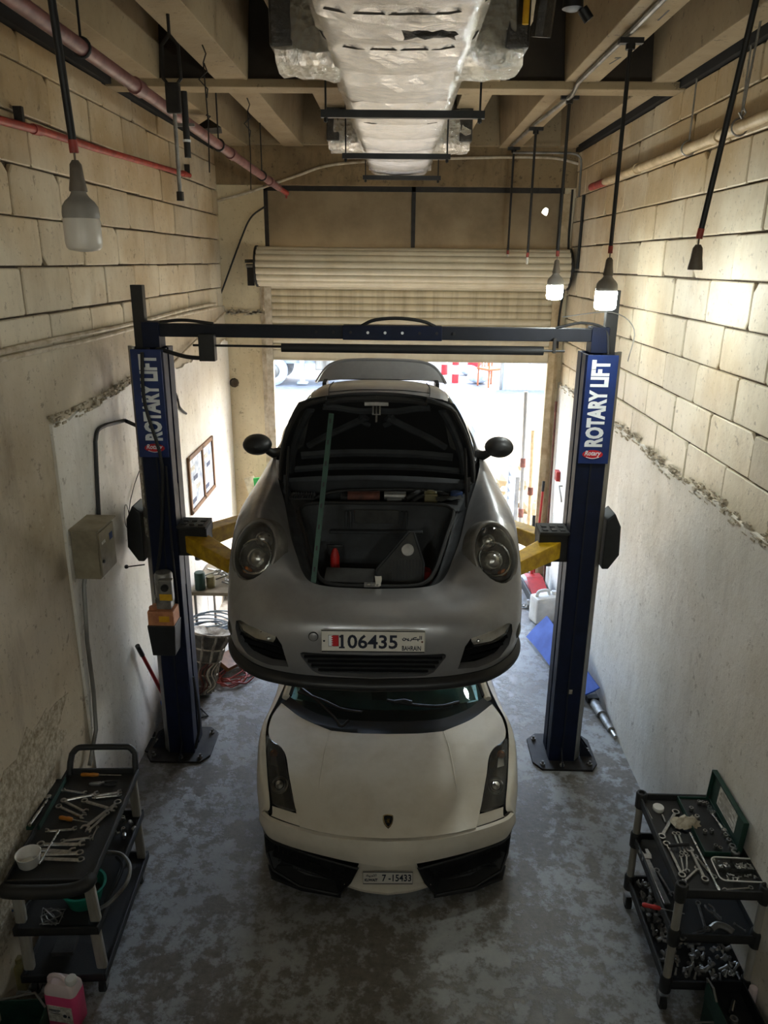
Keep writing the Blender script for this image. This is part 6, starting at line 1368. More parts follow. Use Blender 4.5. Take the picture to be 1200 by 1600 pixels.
for k in range(46):
    o = link('bolt', BOLT); sx = rr.choice(((-.065,.045,.035),(.05,.045,.045),(0,-.04,.085)))
    o.location = (cx_+sx[0]+rr.uniform(-1,1)*sx[2], cy_+sx[1]+rr.uniform(-.022,.022), CR+.022+rr.uniform(0,.008)); o.rotation_euler = (rr.uniform(-.3,.3),rr.uniform(-.4,.4),rr.uniform(0,6.28))
    tag(o, 'small steel bolt in the divided tray on the right cart', 'bolt', 'bolts in the divided tray')
# middle shelf of the right cart
def adj_wrench(pa, pb, z, label):
    a, b_ = at_z(*pa, z), at_z(*pb, z); t = thing('adjustable_wrench', label, 'wrench', (0,0,0)); L = lay(t, a, b_, z+.012)
    part('handle', MB().add([(-L*.38,-.016,-.006),(L/2,-.02,-.006),(L/2,.02,-.006),(-L*.38,.016,-.006),(-L*.38,-.016,.006),(L/2,-.02,.006),(L/2,.02,.006),(-L*.38,.016,.006)],[(3,2,1,0),(4,5,6,7),(0,1,5,4),(1,2,6,5),(2,3,7,6),(3,0,4,7)]), 'tool_steel', t, bevel=.003)
    part('jaw_head', MB().prism([(-L*.34,-.03),(-L*.34,.03),(-L*.42,.038),(-L*.54,.032),(-L*.54,.014),(-L*.44,.010),(-L*.44,-.022)],(-.010,.010)), 'tool_steel', t)
    part('moving_jaw', MB().prism([(-L*.44,-.024),(-L*.44,-.006),(-L*.52,-.010),(-L*.53,-.028)],(-.008,.008)), 'tool_steel', t); part('thumb_screw', MB().cyl((-L*.42,-.014,0),(-L*.36,-.014,0),.008,10), 'label_yellow', t, True)
    return t
adj_wrench(k2(215,560), k2(360,880), .575, 'big adjustable wrench on the middle shelf of the right cart')
WR2 = [((600,1030),(545,850),'ring'),((620,1015),(440,1080),'ring'),((290,650),(400,830),'combo'),((700,960),(615,900),'open'),((850,1040),(760,980),'open')]
for k, (a, b_, kd) in enumerate(WR2):
    put_wrench(k2(*a), k2(*b_), .572+.006*(k % 2), kd, 'steel wrench on the right cart middle shelf, %s counting from its front' % ordn[[1,0,3,2,4][k]], 'wrenches on the right middle shelf')
screwdriver(k2(205,880), k2(465,938), .60, 'red-handled screwdriver lying across the middle shelf rim of the right cart', '', 'red_plastic')
pliers(k2(690,980), k2(600,880), .575, 'dark steel pliers on the middle shelf of the right cart', '', 'worn_steel')
p = at_z(*k2(690,1035), .57); single('steel_bracket', MB().tube(arc([(-.06,0,.01),(-.02,.02,.02),(.03,.01,.015),(.06,-.02,.01)],10),.02,8), 'worn_steel', 'dark bent steel bracket at the front of the right middle shelf', 'bracket', smooth=True, loc=(p.x,p.y,.575))
# heap of loose sockets and bits on the bottom shelf
BIT = MB().cyl((-.02,0,0),(.02,0,0),.008,8).cyl((.02,0,0),(.035,0,0),.011,8).mesh('socket','worn_steel',True)
SKD = MB().lathe([(.006,.0),(.010,.0),(.011,.002),(.011,.026),(.0105,.028),(.006,.028),(.006,.012)],12,cap=False).mesh('socket','worn_steel',True)
for k in range(260):
    o = link('socket', BIT if k % 3 == 0 else SKD); lx = rr.uniform(-.21,.21); ly = rr.uniform(-.37,.37)
    o.location = cr.matrix_basis @ Vector((lx, ly, .215+rr.uniform(0,.035))); o.rotation_euler = (rr.uniform(0,6),rr.uniform(0,6),rr.uniform(0,6)); o.scale = (rr.uniform(.7,1.25),)*3
    tag(o, 'loose dark socket in the heap on the bottom shelf of the right cart', 'socket', 'heap of sockets on the right bottom shelf')
# green toolboxes beside the right cart
p = at_z(1170, 1545, .30)
t = thing('toolbox', 'open green steel toolbox in the bottom right corner', 'toolbox', (1.965, 3.14, .0), math.radians(2))
def box_tray(t, nm, w, l, z, hgt, m, inner):
    o = part(nm, MB().box((0,0,z+.004),(w,l,.008)).box((w/2-.004,0,z+hgt/2),(.008,l,hgt)).box((-w/2+.004,0,z+hgt/2),(.008,l,hgt)).box((0,l/2-.004,z+hgt/2),(w,.008,hgt)).box((0,-l/2+.004,z+hgt/2),(w,.008,hgt)), m, t)
    part('tray_liner', MB().box((0,0,z+.012),(w-.02,l-.02,.008)), inner, o); return o
box_tray(t, 'box_body', .21, .42, .0, .16, 'case_green', 'black_plastic'); 
part('stand', MB().box((0,0,.17),(.20,.40,.02)), 'black_plastic', t)
bt = box_tray(t, 'upper_tray', .215, .44, .20, .10, 'black_plastic', 'black_plastic')
part('green_side', MB().box((-.118,-.03,.26),(.008,.44,.13)), 'case_green', t, bevel=.002); part('box_handle', MB().tube([(-.118,.19,.32),(-.13,.17,.37),(-.13,.10,.385),(-.122,.06,.33)],.006,6), 'galv_side', t, True)
zt = .228
def tb(lx, ly): return t.matrix_basis @ Vector((lx, ly, zt))
for k, (c, d_, kd, lb) in enumerate((((-.06,-.02),(-.03,-.20),'combo','steel wrench along the left side of the green toolbox tray'),((.0,-.06),(.04,-.2),'open','steel wrench in the middle of the green toolbox tray'),((.07,-.05),(.06,-.2),'combo','steel wrench along the right side of the green toolbox tray'))):
    a, b_ = tb(*c), tb(*d_); o = link('wrench', WM[kd,.18]); lay(o, a, b_, zt+.006+.004*k); tag(o, lb, 'wrench', 'wrenches in the green toolbox')
a = tb(.0,.10); o = single('deep_socket', MB().cyl((-.04,0,0),(.04,0,0),.014,14), 'chrome', 'bright chrome deep socket lying in the green toolbox tray', 'socket', smooth=True, loc=(a.x,a.y,zt+.015), rot=(0,0,1.0))
a = tb(-.03,.02); single('round_socket', MB().lathe([(.012,0),(.022,0),(.022,.03),(.012,.03),(.012,.01)],16,cap=False), 'worn_steel', 'dark round socket standing in the green toolbox tray', 'socket', smooth=True, loc=(a.x,a.y,zt))
p = at_z(1198, 1520, .35); single('plastic_jar', MB().lathe([(0,-.3),(.022,-.3),(.024,-.29),(.024,0),(.022,.02),(0,.02)],18), 'clear_jug', 'pale plastic jar at the right edge behind the green toolbox', 'jar', smooth=True, loc=(2.095,3.30,0.30))
p = at_z(1135, 1588, .03)
t = thing('small_toolbox', 'small green steel box on the floor in the bottom right corner', 'toolbox', (1.80, 3.10, 0), math.radians(2))
box_tray(t, 'box_body', .12, .24, .0, .12, 'case_green', 'black_plastic'); part('box_handle', MB().tube([(-.06,.11,.12),(-.055,.10,.17),(.055,.10,.17),(.06,.11,.12)],.005,6), 'galv_side', t, True)
# ------------------------------------------------------------------ on the walls and floor
mat('box_grey', srgb(150,140,118), srgb(122,112,92), 7, .5)
t = thing('control_box', 'grey steel electrical box on the left wall below a black conduit', 'electrical box', (-2.235, 5.0, 2.29))
part('box_body', MB().box((.09,0,0),(.18,.30,.36)), 'box_grey', t, bevel=.004)
part('box_top', MB().box((.10,0,.185),(.21,.33,.012)), 'box_grey', t, bevel=.002)
part('box_door', MB().box((.186,-.0,-.005),(.012,.27,.32)), 'box_grey', t, bevel=.003)
part('door_sticker', MB().box((.193,.07,.07),(.002,.06,.05)), 'blue_cap', t); part('door_sticker', MB().box((.193,-.07,.07),(.002,.06,.02)), 'paper', t)
part('latch', MB().cyl((.19,-.11,-.06),(.203,-.11,-.06),.012,10), 'dark_steel', t)
single('box_conduit', MB().tube([Vector((-2.215,4.97,2.10)),at_x(131,915,-2.215),at_x(136,1000,-2.215),at_x(146,1080,-2.215),at_x(150,1140,-2.215),at_x(140,1196,-2.215)], .016, 8), 'galv_side', 'grey conduit running down the wall under the electrical box', 'conduit', smooth=True)
t = thing('wire_loop', 'small loop of wire on the left wall beside the electrical box', 'wire', (-2.232, 5.9, 2.22))
part('loop', MB().tube([(.006,.05*math.cos(a),.10*math.sin(a)) for a in [2*PI*i/20 for i in range(20)]],.003,5,closed=True), 'dark_steel', t, True); part('wire_tail', MB().tube([(.006,.05,0),(.006,.12,.10),(.006,.25,.20),(.006,.4,.28)],.004,5), 'dark_steel', t, True)
# framed notices
c = [at_x(293,718,-2.23), at_x(330,680,-2.23), at_x(333,762,-2.23), at_x(298,800,-2.23)]
y0, y1 = 7.82, 8.88; z0, z1 = 1.61, 2.21
t = thing('notice_frame', 'brown framed notice board with two sheets on the left wall', 'notice board', (-2.236, (y0+y1)/2, (z0+z1)/2))
hy, hz = (y1-y0)/2, (z1-z0)/2
for yy in (-hy, 0.05, hy): part('frame_bar', MB().box((.012,yy,0),(.024,.045,2*hz+.04)), 'wood', t)
for zz in (-hz, hz): part('frame_bar', MB().box((.012,0,zz),(.024,2*hy+.04,.045)), 'wood', t)
mat('notice_print', srgb(214,222,232), srgb(150,166,190), 9, .3, thr=(.45,.62))
for a, b_ in ((-hy+.03,.02),(.08,hy-.03)):
    sh2 = part('notice_sheet', MB().box((.006,(a+b_)/2,0),(.006,b_-a,2*hz-.05)), 'notice_print', t)
    for i in range(5): part('printed_block', MB().box((.010,a+.12+.1*(i%3),hz-.14-.12*i),(.002,.16,.05)), 'blue_cap' if i % 2 else 'paper', sh2)
# a cable clip and a tail of wire on the left wall
single('wire_tail', MB().tube(arc([(-2.232,7.55,2.98),(-2.225,7.6,2.9),(-2.22,7.62,2.82),(-2.225,7.75,2.75),(-2.222,7.86,2.70)],12),.012,6), 'dark_steel', 'bent wire stub sticking out of the left wall above the notices', 'wire', smooth=True)
# red switch box on the right wall near the door
t = thing('call_point', 'small red call point box on the right wall near the door', 'call point', (2.105, 9.55, 1.62))
part('box', MB().box((0,0,0),(.06,.13,.13)), 'red_plastic', t, bevel=.006); part('box_face', MB().box((-.031,0,0),(.004,.09,.09)), 'dark_red', t)
single('wall_hook', MB().tube([(2.12,9.3,1.55),(2.08,9.3,1.55),(2.07,9.22,1.53),(2.07,9.1,1.46),(2.08,9.1,1.40)],.01,6), 'galv_side', 'bent wire hook on the right wall beside the red box', 'hook', smooth=True)
# long handles leaning in the right back corner
def pole(name, label, a, b_, r, m, cat='pole', tip=None):
    a = Vector(a); b_ = Vector(b_); t = thing(name, label, cat, a)
    part('shaft', MB().cyl((0,0,0), b_-a, r, 10), m, t, True)
    d = (b_-a).normalized(); part('end_cap', MB().cyl(b_-a-d*.12, b_-a+d*.02, r*1.25, 10), tip or 'black_plastic', t, True)
    return t
pole('broom_handle', 'red broom handle leaning in the right corner by the door', (1.93,9.75,0), (2.0,9.9,1.42), .016, 'red_plastic', 'broom')
pole('pry_bar', 'thin rusty rod leaning beside the right door jamb', (2.08,9.72,0), (2.085,9.93,2.5), .014, 'rust', 'rod', 'rust')
# red broom pole and blue bucket by the left column
pole('mop_handle', 'dark red mop handle leaning on the left wall behind the lift post', (-2.10,6.28,.05), (-2.205,5.80,1.06), .017, 'dark_red', 'mop')
mat('bucket_blue', srgb(28,82,170), srgb(20,62,136), 8, .45)
t = thing('bucket', 'blue plastic bucket on the floor behind the left lift post', 'bucket', (-2.10, 6.28, 0)); t.scale = (.85,)*3
part('bucket_body', MB().lathe([(0,0),(.10,0),(.105,.01),(.135,.26),(.142,.262),(.142,.27),(.130,.27),(.10,.012),(0,.012)],26,cap=False), 'bucket_blue', t, True)
part('bail', MB().tube([(.14*math.cos(a),.02,.262-.10*math.sin(a)) for a in [PI*i/14 for i in range(15)]],.003,5), 'galv_side', t, True)
# gearbox, wire coil, plank and cable behind the left post
mat('cast_alu', srgb(196,188,172), srgb(112,102,90), 12, .45, metal=.4, bump=.4, bscale=60)
mat('worn_alu', srgb(118,112,102), srgb(74,70,64), 9, .5, metal=.3, bump=.4, bscale=50)
t = thing('gearbox', 'greasy cast aluminium gearbox standing on end behind the left post', 'gearbox', (-1.97, 6.74, 0), .2); t.rotation_euler = (math.radians(-14),math.radians(12),.2); t.scale = (.82,.82,.95); t.location.z = .04
prof = [(.13,0),(.15,.02),(.155,.12),(.17,.16),(.165,.30),(.185,.40),(.20,.52),(.235,.60),(.25,.62),(.25,.65),(.22,.65),(.14,.60)]
part('housing', MB().lathe(prof,26), 'worn_alu', t, True)
for k in range(10):
    a = 2*PI*k/10; part('cooling_rib', MB().tube([((r_+.006)*math.cos(a),(r_+.006)*math.sin(a),h) for r_, h in prof[1:10]],.016,6), 'cast_alu', t, True)
for h in (.10,.22,.36,.50): part('band', MB().tube([((.172+(h-.22)*.12)*math.cos(a),(.172+(h-.22)*.12)*math.sin(a),h) for a in [2*PI*i/24 for i in range(24)]],.010,6,closed=True), 'cast_alu', t, True)
rr = random.Random(9)
for k in range(7):
    a0 = rr.uniform(3.6,5.6); part('harness', MB().tube(arc([(.20*math.cos(a0)+rr.uniform(-.04,.04),.20*math.sin(a0)-.02,rr.uniform(.0,.1)),(.22*math.cos(a0+.2),.22*math.sin(a0+.2)-.03,.14),(.19*math.cos(a0-.1),.19*math.sin(a0-.1)-.02,.26),(.19*math.cos(a0+.3),.19*math.sin(a0+.3),.36)],12),.009,6), ('rust','conduit_white','black_rubber')[k % 3], t, True)
part('bell_flange', MB().lathe([(.25,.655),(.262,.655),(.262,.675),(.235,.675),(.13,.62),(.10,.62)],26,cap=False), 'cast_alu', t, True)
t = thing('wire_coil', 'loose coil of pale blue tubing on top of the gearbox', 'coil', (-2.0, 7.27, .48)); t.scale = (.8,.8,.9)
mat('pale_tube', srgb(190,206,222), srgb(160,180,200), 8, .3)
for k in range(9): part('turn', MB().tube([((.22+.012*k)*math.cos(a)+.012*k,(.16+.010*k)*math.sin(a),.02*k*.9+.03*math.sin(a+k)) for a in [2*PI*i/28 for i in range(28)]],.009,6,closed=True), 'pale_tube', t, True)
single('steel_crate', MB().box((0,0,.23),(.30,.26,.46)), 'slab_dark', 'dark steel crate behind the gearbox under the tubing coil', 'crate', bevel=.01, loc=(-2.0,7.27,0))
single('floor_plank', MB().box((0,0,.09),(.22,1.0,.05)), 'wood', 'dirty wooden plank propped on the floor beside the gearbox', 'plank', bevel=.004, loc=(-1.62,7.55,.02), rot=(math.radians(-6),math.radians(20),math.radians(-32)))
c0 = at_z(352, 1056, 0)
P = []
for i in range(90):
    a = i*.33; P.append((.17*math.cos(a)*(1+.35*math.sin(i*.21))+.03*math.sin(i*.5), .20*math.sin(a)*(1+.25*math.cos(i*.17)), .012+.012*(i % 4)))
P = [Vector((-.42,-.22,.012)),Vector((-.25,-.12,.012))]+[Vector(p) for p in P]+[Vector((.22,.35,.012)),Vector((.3,.6,.012))]
single('extension_cord', MB().tube(arc(P,260),.009,6), 'rust', 'reddish extension cord coiled loosely on the floor by the gearbox', 'cord', smooth=True, loc=(c0.x+.10,c0.y,0))
MATS['cord_red'] = mat('cord_red', srgb(176,84,74), srgb(140,62,56), 12, .45)
bpy.data.objects['extension_cord'].data.materials[0] = MATS['cord_red']
single('bent_rod', MB().tube([(0,0,.012),(.10,-.12,.012),(-.10,-.24,.012)],.008,6), 'dark_steel', 'bent black rod on the floor at the foot of the left post', 'rod', loc=tuple(at_z(314,1109,0)))
for k, (px_, py_, lb) in enumerate(((232,1165,'flat scrap of dark rubber on the floor by the left wall'),(311,1155,'dark metal scrap plate beside the left post base'),(224,1146,'small heap of dark rubble against the left wall base'))):
    p = at_z(px_, py_, 0); q = [(.14*math.cos(2*PI*i/9)*rr.uniform(.6,1.2), .10*math.sin(2*PI*i/9)*rr.uniform(.6,1.2)) for i in range(9)]
    single('scrap_piece', MB().prism(q, (0,.016)), 'worn_steel' if k == 1 else 'black_rubber', lb, 'scrap', 'scraps at the left post', loc=(p.x,p.y,.001), bevel=.003)
# table full of steel parts at the back left
c = at_z(318, 935, .80)
t = thing('work_table', 'small grey table loaded with steel offcuts at the back left wall', 'table', (-1.95, 7.92, 0)); t.scale = (.86,1,1)
part('table_top', MB().box((0,0,.80),(.62,.9,.04)), 'box_grey', t, bevel=.006)
for x in (-.26,.26):
    for y in (-.4,.4): part('leg', MB().cyl((x,y,0),(x,y,.78),.018,8), 'galv_side', t, True)
part('rail', MB().box((0,-.4,.3),(.52,.02,.03)), 'galv_side', t)
for k in range(44):
    L = rr.uniform(.12,.34); o = link('steel_rod', MB().cyl((-L/2,0,0),(L/2,0,0),rr.uniform(.006,.014),8).mesh('steel_rod','tool_steel',True) if k < 8 else random.choice([q for q in bpy.data.meshes if q.name.startswith('steel_rod')]))
    o.location = (-1.93+rr.uniform(-.12,.26), 7.92+rr.uniform(-.28,.34), .835+rr.uniform(0,.16)); o.rotation_euler = (0,rr.uniform(-.5,.5),rr.uniform(0,3.1)); tag(o, 'short steel rod in the heap on the back left table', 'rod', 'steel rods heaped on the table')
single('oil_tin', MB().lathe([(0,0),(.055,0),(.057,.01),(.057,.19),(.05,.2),(0,.2)],18), 'case_green', 'dark green oil tin on the corner of the back left table', 'tin', smooth=True, loc=(-2.12,7.56,.822))
single('yellow_tin', MB().lathe([(0,0),(.045,0),(.047,.01),(.047,.13),(0,.13)],18), 'yellowed_plastic', 'small yellow tin beside the green oil tin on the table', 'tin', smooth=True, loc=(-2.02,7.62,.822))
t = thing('scrap_crate', 'dark crate of parts on the floor behind the back left table', 'crate', (-1.9, 9.35, 0)); part('crate_body', MB().box((0,0,.14),(.5,.5,.28)), 'black_rubber', t, bevel=.01)
for k in range(4): part('parts_lump', MB().lathe([(0,0),(.08,.02),(.10,.06),(.05,.12),(0,.13)],10,Matrix.Translation((-.15+.1*k,.05*(-1)**k,.27))), 'worn_steel', t, True)
# planks leaning on the left pier
single('leaning_plank', MB().box((0,0,.75),(.14,.03,1.5)), 'conduit_white', 'whitish plank leaning on the left pier by the door', 'plank', bevel=.003, loc=(-1.60,9.72,0.0), rot=(math.radians(-8),math.radians(-16),0))
t = thing('green_broom', 'green broom standing at the foot of the left pier', 'broom', (-1.70,9.55,0), 0, rot=(math.radians(-6),math.radians(-6),0))
mat('bright_green', srgb(40,170,80), srgb(30,140,62), 8, .45)
part('broom_shaft', MB().cyl((0,0,0),(0,0,1.2),.014,8), 'bright_green', t, True); part('broom_head', MB().box((0,0,1.35),(.10,.05,.3)), 'bright_green', t, bevel=.01)
# right side: trolley jack, jerrycan, blue panel
t = thing('trolley_jack', 'red trolley jack on the floor at the right wall', 'jack', (1.88, 9.25, 0), math.radians(4))
part('jack_frame', MB().box((-.13,0,.12),(.03,.62,.12)).box((.13,0,.12),(.03,.62,.12)), 'dark_steel', t, bevel=.01)
part('jack_top', MB().add([(-.11,-.34,.14),(.11,-.34,.14),(.11,.12,.26),(-.11,.12,.26),(.11,.30,.24),(-.11,.30,.24)],[(0,1,2,3),(3,2,4,5)]).box((0,.0,.12),(.20,.56,.04)), 'red_plastic', t)
part('jack_handle', MB().cyl((0,.28,.20),(.03,.50,1.0),.022,10), 'black_rubber', t, True); part('handle_socket', MB().cyl((0,.26,.16),(.01,.34,.40),.03,10,.022), 'red_plastic', t, True)
for x in (-.16,.16):
    for y in (-.26,.26): part('jack_wheel', MB().cyl((x-.025,y,.055),(x+.025,y,.055),.055,14), 'worn_steel', t, True)
t = thing('jerrycan', 'white plastic jerrycan lying behind the blue panel at right', 'jerrycan', (1.88, 8.62, 0), math.radians(20))
part('can_body', MB().box((0,0,.17),(.34,.20,.34)), 'white_plastic', t, bevel=.03); part('can_handle', MB().tube(arc([(-.13,0,.33),(-.10,0,.40),(.02,0,.40),(.05,0,.33)],10),.02,8), 'white_plastic', t, True); part('can_cap', MB().cyl((.11,0,.33),(.11,0,.38),.03,14), 'white_plastic', t, True)
t = thing('chain_fitting', 'steel chain and hook on the floor beside the jack', 'chain', (1.62, 8.95, 0))
for k in range(6): part('chain_link', MB().tube([(.03*math.cos(a)+.03*k,.02*math.sin(a)*(k%2)+.02*math.sin(k), .03+.02*math.sin(a)*((k+1)%2)) for a in [2*PI*i/12 for i in range(12)]],.007,6,closed=True), 'tool_steel', t, True)
mat('panel_blue', srgb(52,96,196), srgb(40,78,168), 5, .5, bump=.1, bscale=30)
# leaning blue panel: bottom edge on the floor, top edge against the wall
q = [at_z(824,998,.02), at_z(938,1080,.10)]
A = at_z(824,996,.02); B = at_z(905,1093,.02); C = at_x(938,1074,2.09); D = at_y(856,962,8.05)
mb = MB(); n_ = (B-A).cross(D-A).normalized()*.02
rows = [[A.lerp(B,i/6).lerp(D.lerp(C,i/6),j/4)+Vector((0,0,.012*math.sin(i*1.3+j))) for i in range(7)] for j in range(5)]
mb.grid(rows); mb.grid([[p+n_ for p in r] for r in rows][::-1])
for e in (rows[0], rows[-1], [r[0] for r in rows], [r[-1] for r in rows]): mb.grid([e, [p+n_ for p in e]])
single('blue_panel', mb, 'panel_blue', 'blue painted panel leaning on the floor along the right wall', 'panel', smooth=True)
t = thing('suspension_strut', 'dirty black suspension strut on the floor under the blue panel', 'car part', (2.03,6.78,.0), math.radians(6))
part('strut_tube', MB().cyl((0,0,.03),(0,-.55,.03),.035,12).cyl((0,-.1,.03),(0,-.3,.03),.05,12), 'worn_steel', t, True); part('strut_rod', MB().cyl((0,-.55,.03),(0,-.66,.03),.018,10), 'chrome', t, True); part('strut_bracket', MB().box((0,-.02,.04),(.12,.08,.06)), 'black_steel', t, bevel=.006)
# ------------------------------------------------------------------ outside the door
mat('sand', srgb(172,157,128), srgb(148,132,104), 1.6, .95, bump=.6, bscale=12, world=True)
mat('asphalt_out', srgb(122,124,128), srgb(100,102,106), 3, .9, bump=.3, bscale=60, world=True)
mat('paver', srgb(170,162,146), srgb(148,138,122), 5, .9, world=True)
mat('fence_white', srgb(196,202,210), srgb(168,174,184), 2, .5, world=True, stretch=(4,4,.4))
mat('bollard_red', srgb(210,40,44), srgb(180,30,34), 6, .5)
mat('truck_grey', srgb(178,184,192), srgb(140,146,154), 5, .5)
mat('chair_wood', srgb(190,104,58), srgb(150,78,42), 9, .45)
mat('sack', srgb(206,214,220), srgb(160,176,190), 7, .8, bump=.5, bscale=25)
struct('floor_yard', MB().box2((-30,YB+.25,-.12),(30,60,-.02)), 'sand', label='sunlit sandy yard outside the door')
yb = at_z(600, 612, 0).y
yard = struct('floor_roadway', MB().box2((-30,yb,-.02),(30,60,-.005)), 'asphalt_out', label='grey asphalt strip across the yard')
pav = struct('floor_pavement', MB().box2((-6,YB+.25,-.06),(6,12.35,-.025)), 'paver', label='pale pavement outside the door')
for i in range(11):
    for j in range(5): link('paving_slab', MB().box((0,0,0),(.385,.385,.03)).mesh('paving_slab','paver',bevel=.004) if (i,j) == (0,0) else bpy.data.meshes['paving_slab'], pav, (-1.9+.4*i, YB+.47+.4*j, -.012))
struct('trim_4', MB().box2((DL,YB+.02,-.02),(DR,YB+.30,.015)), 'worn_steel', label='steel threshold strip in the doorway')
FY = at_z(800, 609, 0).y
t = thing('metal_fence', 'white corrugated metal fence across the yard', 'fence', (at_z(783,609,0).x, FY, 0))
for k in range(14):
    part('fence_sheet', MB().grid([[(k*.30+.30*i/8, .025*math.cos(PI*i/2), z) for i in range(9)] for z in (.0,3.2)]), 'fence_white', t, True)
part('fence_post', MB().box2((-.06,-.04,0),(.02,.06,3.2)), 'galv_side', t)
# red and white bollards
def bollard(label, px_, py_, h=1.3, r=.13):
    p = at_z(px_, py_, 0); t = thing('bollard', label, 'bollard', p, 0, 'bollards across the yard')
    for k in range(4): part('band', MB().cyl((0,0,h*k/4),(0,0,h*(k+1)/4),r,16), 'bollard_red' if k % 2 == 0 else 'white_plastic', t, True)
bollard('red and white bollard beside the wooden chair', 711, 598); bollard('red and white bollard partly hidden by the raised car', 694, 585, 1.6)
t = thing('red_drum', 'red drum standing behind the boulders in the yard', 'drum', at_z(741,572,0)); part('drum_body', MB().lathe([(0,0),(.3,0),(.3,.3),(.32,.32),(.3,.34),(.3,.6),(.32,.62),(.3,.64),(.3,.95),(0,.95)],20), 'bollard_red', t, True); part('drum_rim', MB().lathe([(.3,.94),(.32,.95),(.3,.97)],20,cap=False), 'dark_steel', t, True)
for k, (px_, py_, s_, lb) in enumerate(((748,599,.42,'large pale sack of rubble beside the wooden chair'),(731,586,.34,'pale sack behind the front rubble sack in the yard'),(760,583,.34,'pale sack close to the red drum in the yard'))):
    p = at_z(px_, py_, 0); rows = []
    for i in range(9):
        f = i/8*PI; rows.append([(s_*math.sin(f)*math.cos(a)*(1+.12*math.sin(3*a+k)), s_*math.sin(f)*math.sin(a)*.8, s_*.55*(1-math.cos(f))*(1+.06*math.cos(5*a))) for a in [2*PI*j/18 for j in range(19)]])
    single('rubble_sack', MB().grid(rows), 'sack', lb, 'sack', 'sacks in the yard', smooth=True, loc=(p.x,p.y,0), auto=2.5)
# wooden armchair
p = at_z(765, 603, 0); s_ = 1.45
t = thing('wooden_chair', 'brown wooden armchair standing in the sun across the yard', 'chair', p, math.radians(35)); t.scale = (s_,)*3
part('seat', MB().box((0,0,.43),(.50,.48,.05)), 'chair_wood', t, bevel=.01)
for x in (-.22,.22):
    for y in (-.2,.2): part('leg', MB().cyl((x,y,0),(x*.97,y*.97,.43 if y < 0 else .95),.022,8), 'chair_wood', t, True)
    part('armrest', MB().tube(arc([(x,.2,.70),(x*1.15,0,.69),(x*1.1,-.2,.66),(x,-.2,.43)],10),.02,8), 'chair_wood', t, True)
part('back_rail', MB().tube(arc([(-.22,.2,.93),(0,.24,1.02),(.22,.2,.93)],10),.025,8), 'chair_wood', t, True)
for x in (-.1,0,.1): part('back_splat', MB().box((x,.21,.70),(.03,.015,.5)), 'chair_wood', t)
# truck standing at the left
p = at_z(436, 602, 0)
t = thing('truck', 'grey truck of which wheels and chassis show across the yard', 'truck', (p.x, p.y, 0))
for x, nm in ((-.75,'wheel'),(-1.9,'wheel'),(3.0,'wheel')):
    for y in (0,1.9): 
        w = part('wheel', MB().lathe([(.26,-.14),(.46,-.14),(.52,-.10),(.52,.10),(.46,.14),(.26,.14)],28,frame_m((x+.55,y,.52),(1,0,0),(0,0,1)),cap=False), 'truck_grey', t, True)
        part('hub', MB().lathe([(.27,-.12),(.27,.06),(.12,.10),(.10,.16),(0,.16)],20,frame_m((x+.55,y,.52),(1,0,0),(0,0,1))), 'galv_side', w, True)
part('chassis', MB().box2((-3,.2,.75),(5,.4,.95)).box2((-3,1.5,.75),(5,1.7,.95)), 'truck_grey', t)
part('tank', MB().box2((1.3,-.05,.55),(2.3,.5,1.05)), 'galv_side', t, bevel=.05); part('landing_leg', MB().box2((.75,.0,.10),(.92,.18,1.0)).box2((.65,-.05,.06),(1.02,.25,.12)), 'truck_grey', t, bevel=.01)
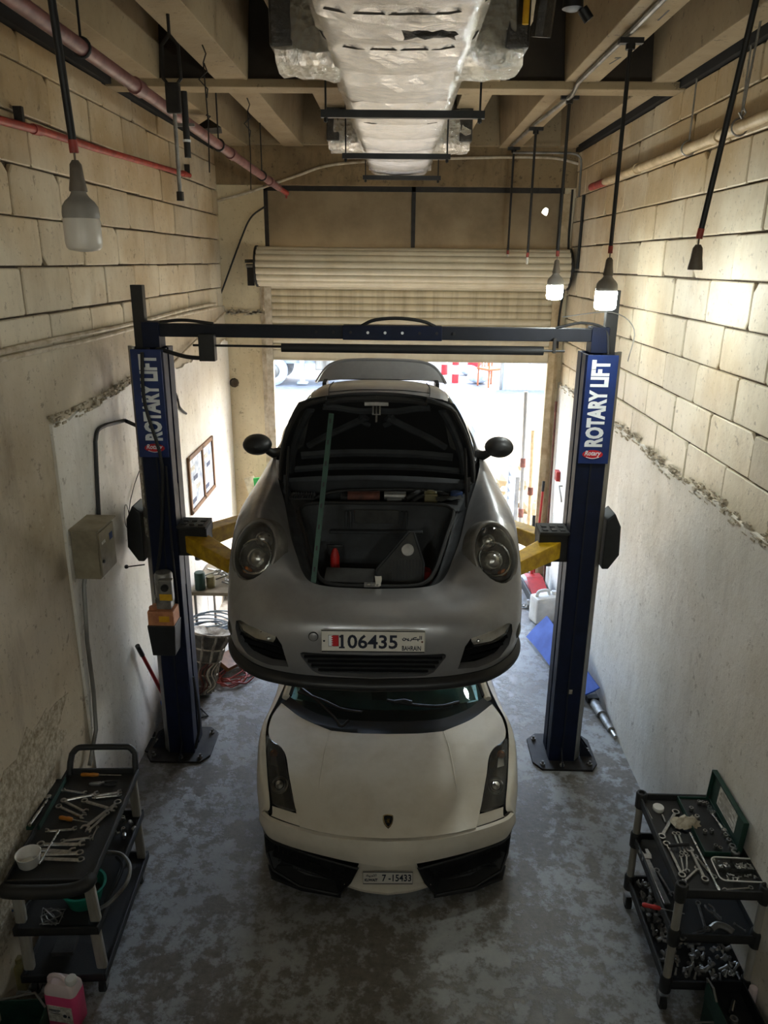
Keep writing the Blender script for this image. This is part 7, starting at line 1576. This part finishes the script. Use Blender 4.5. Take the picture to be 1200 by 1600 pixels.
part('cargo_bed', MB().box2((-3,-.1,1.10),(5,2.1,1.3)), 'truck_grey', t); part('cargo_side', MB().box2((-3,-.1,1.3),(5,-.05,3.6)).box2((-3,2.05,1.3),(5,2.1,3.6)).box2((4.95,-.1,1.3),(5,2.1,3.6)), 'fence_white', t)
# scaffold poles, step and rubble at the right outside of the door
for k, (a, b_, m_, lb) in enumerate((((716,770,11.2),(762,612,11.2),'galv_side','tall grey scaffold pole standing outside the door'),((828,806,10.7),(832,672,10.7),'pipe_cream','short rusty scaffold pole near the door jamb outside'))):
    A = at_y(*a); B = at_y(*b_)
    if k == 0: A = Vector((at_y(817,770,11.6).x, 11.6, 0)); B = Vector((at_y(822,612,11.6).x, 11.6, at_y(822,612,11.6).z))
    else: A = Vector((at_y(829,806,10.8).x, 10.8, 0)); B = Vector((at_y(833,672,10.8).x, 10.8, at_y(833,672,10.8).z))
    t = thing('scaffold_pole', lb, 'scaffold pole', A); part('tube', MB().cyl((0,0,0), B-A, .03, 12), m_, t, True)
    for f in (.15,.5): part('coupler', MB().cyl((B-A)*f, (B-A)*(f+.06), .045, 10), 'rust', t, True)
t = thing('grating_panel', 'grey steel grating leaning between the scaffold poles outside', 'grating', (1.80, 11.2, 0))
for k in range(9): part('slat', MB().box((0,.0,.12+.13*k),(.05,.72,.06)), 'truck_grey', t, bevel=.004)
for y in (-.36,.36): part('frame_bar', MB().box((0.0,y,.62),(.06,.05,1.24)), 'truck_grey', t)
t = thing('rubble_pile', 'heap of pale broken stones against the outside of the right jamb', 'rubble', (2.15, 12.6, 0))
for k in range(26):
    r_ = rr.uniform(.07,.16); v = [(r_*rr.uniform(.7,1.2)*math.cos(a)*math.sin(f), r_*rr.uniform(.7,1.2)*math.sin(a)*math.sin(f), r_*math.cos(f)) for f in (.5,1.5,2.6) for a in (0,1.3,2.5,3.8,5.0)]
    mbk = MB(); o_ = Vector((rr.uniform(-.3,.3), rr.uniform(-.6,.6), max(.05, .9*(1-k/26)*rr.random()))); mbk.add([Vector(q)+o_ for q in v], [(i*5+j, i*5+(j+1)%5, (i+1)*5+(j+1)%5, (i+1)*5+j) for i in range(2) for j in range(5)]+[(4,3,2,1,0),(10,11,12,13,14)]); part('stone', mbk, 'sand', t)
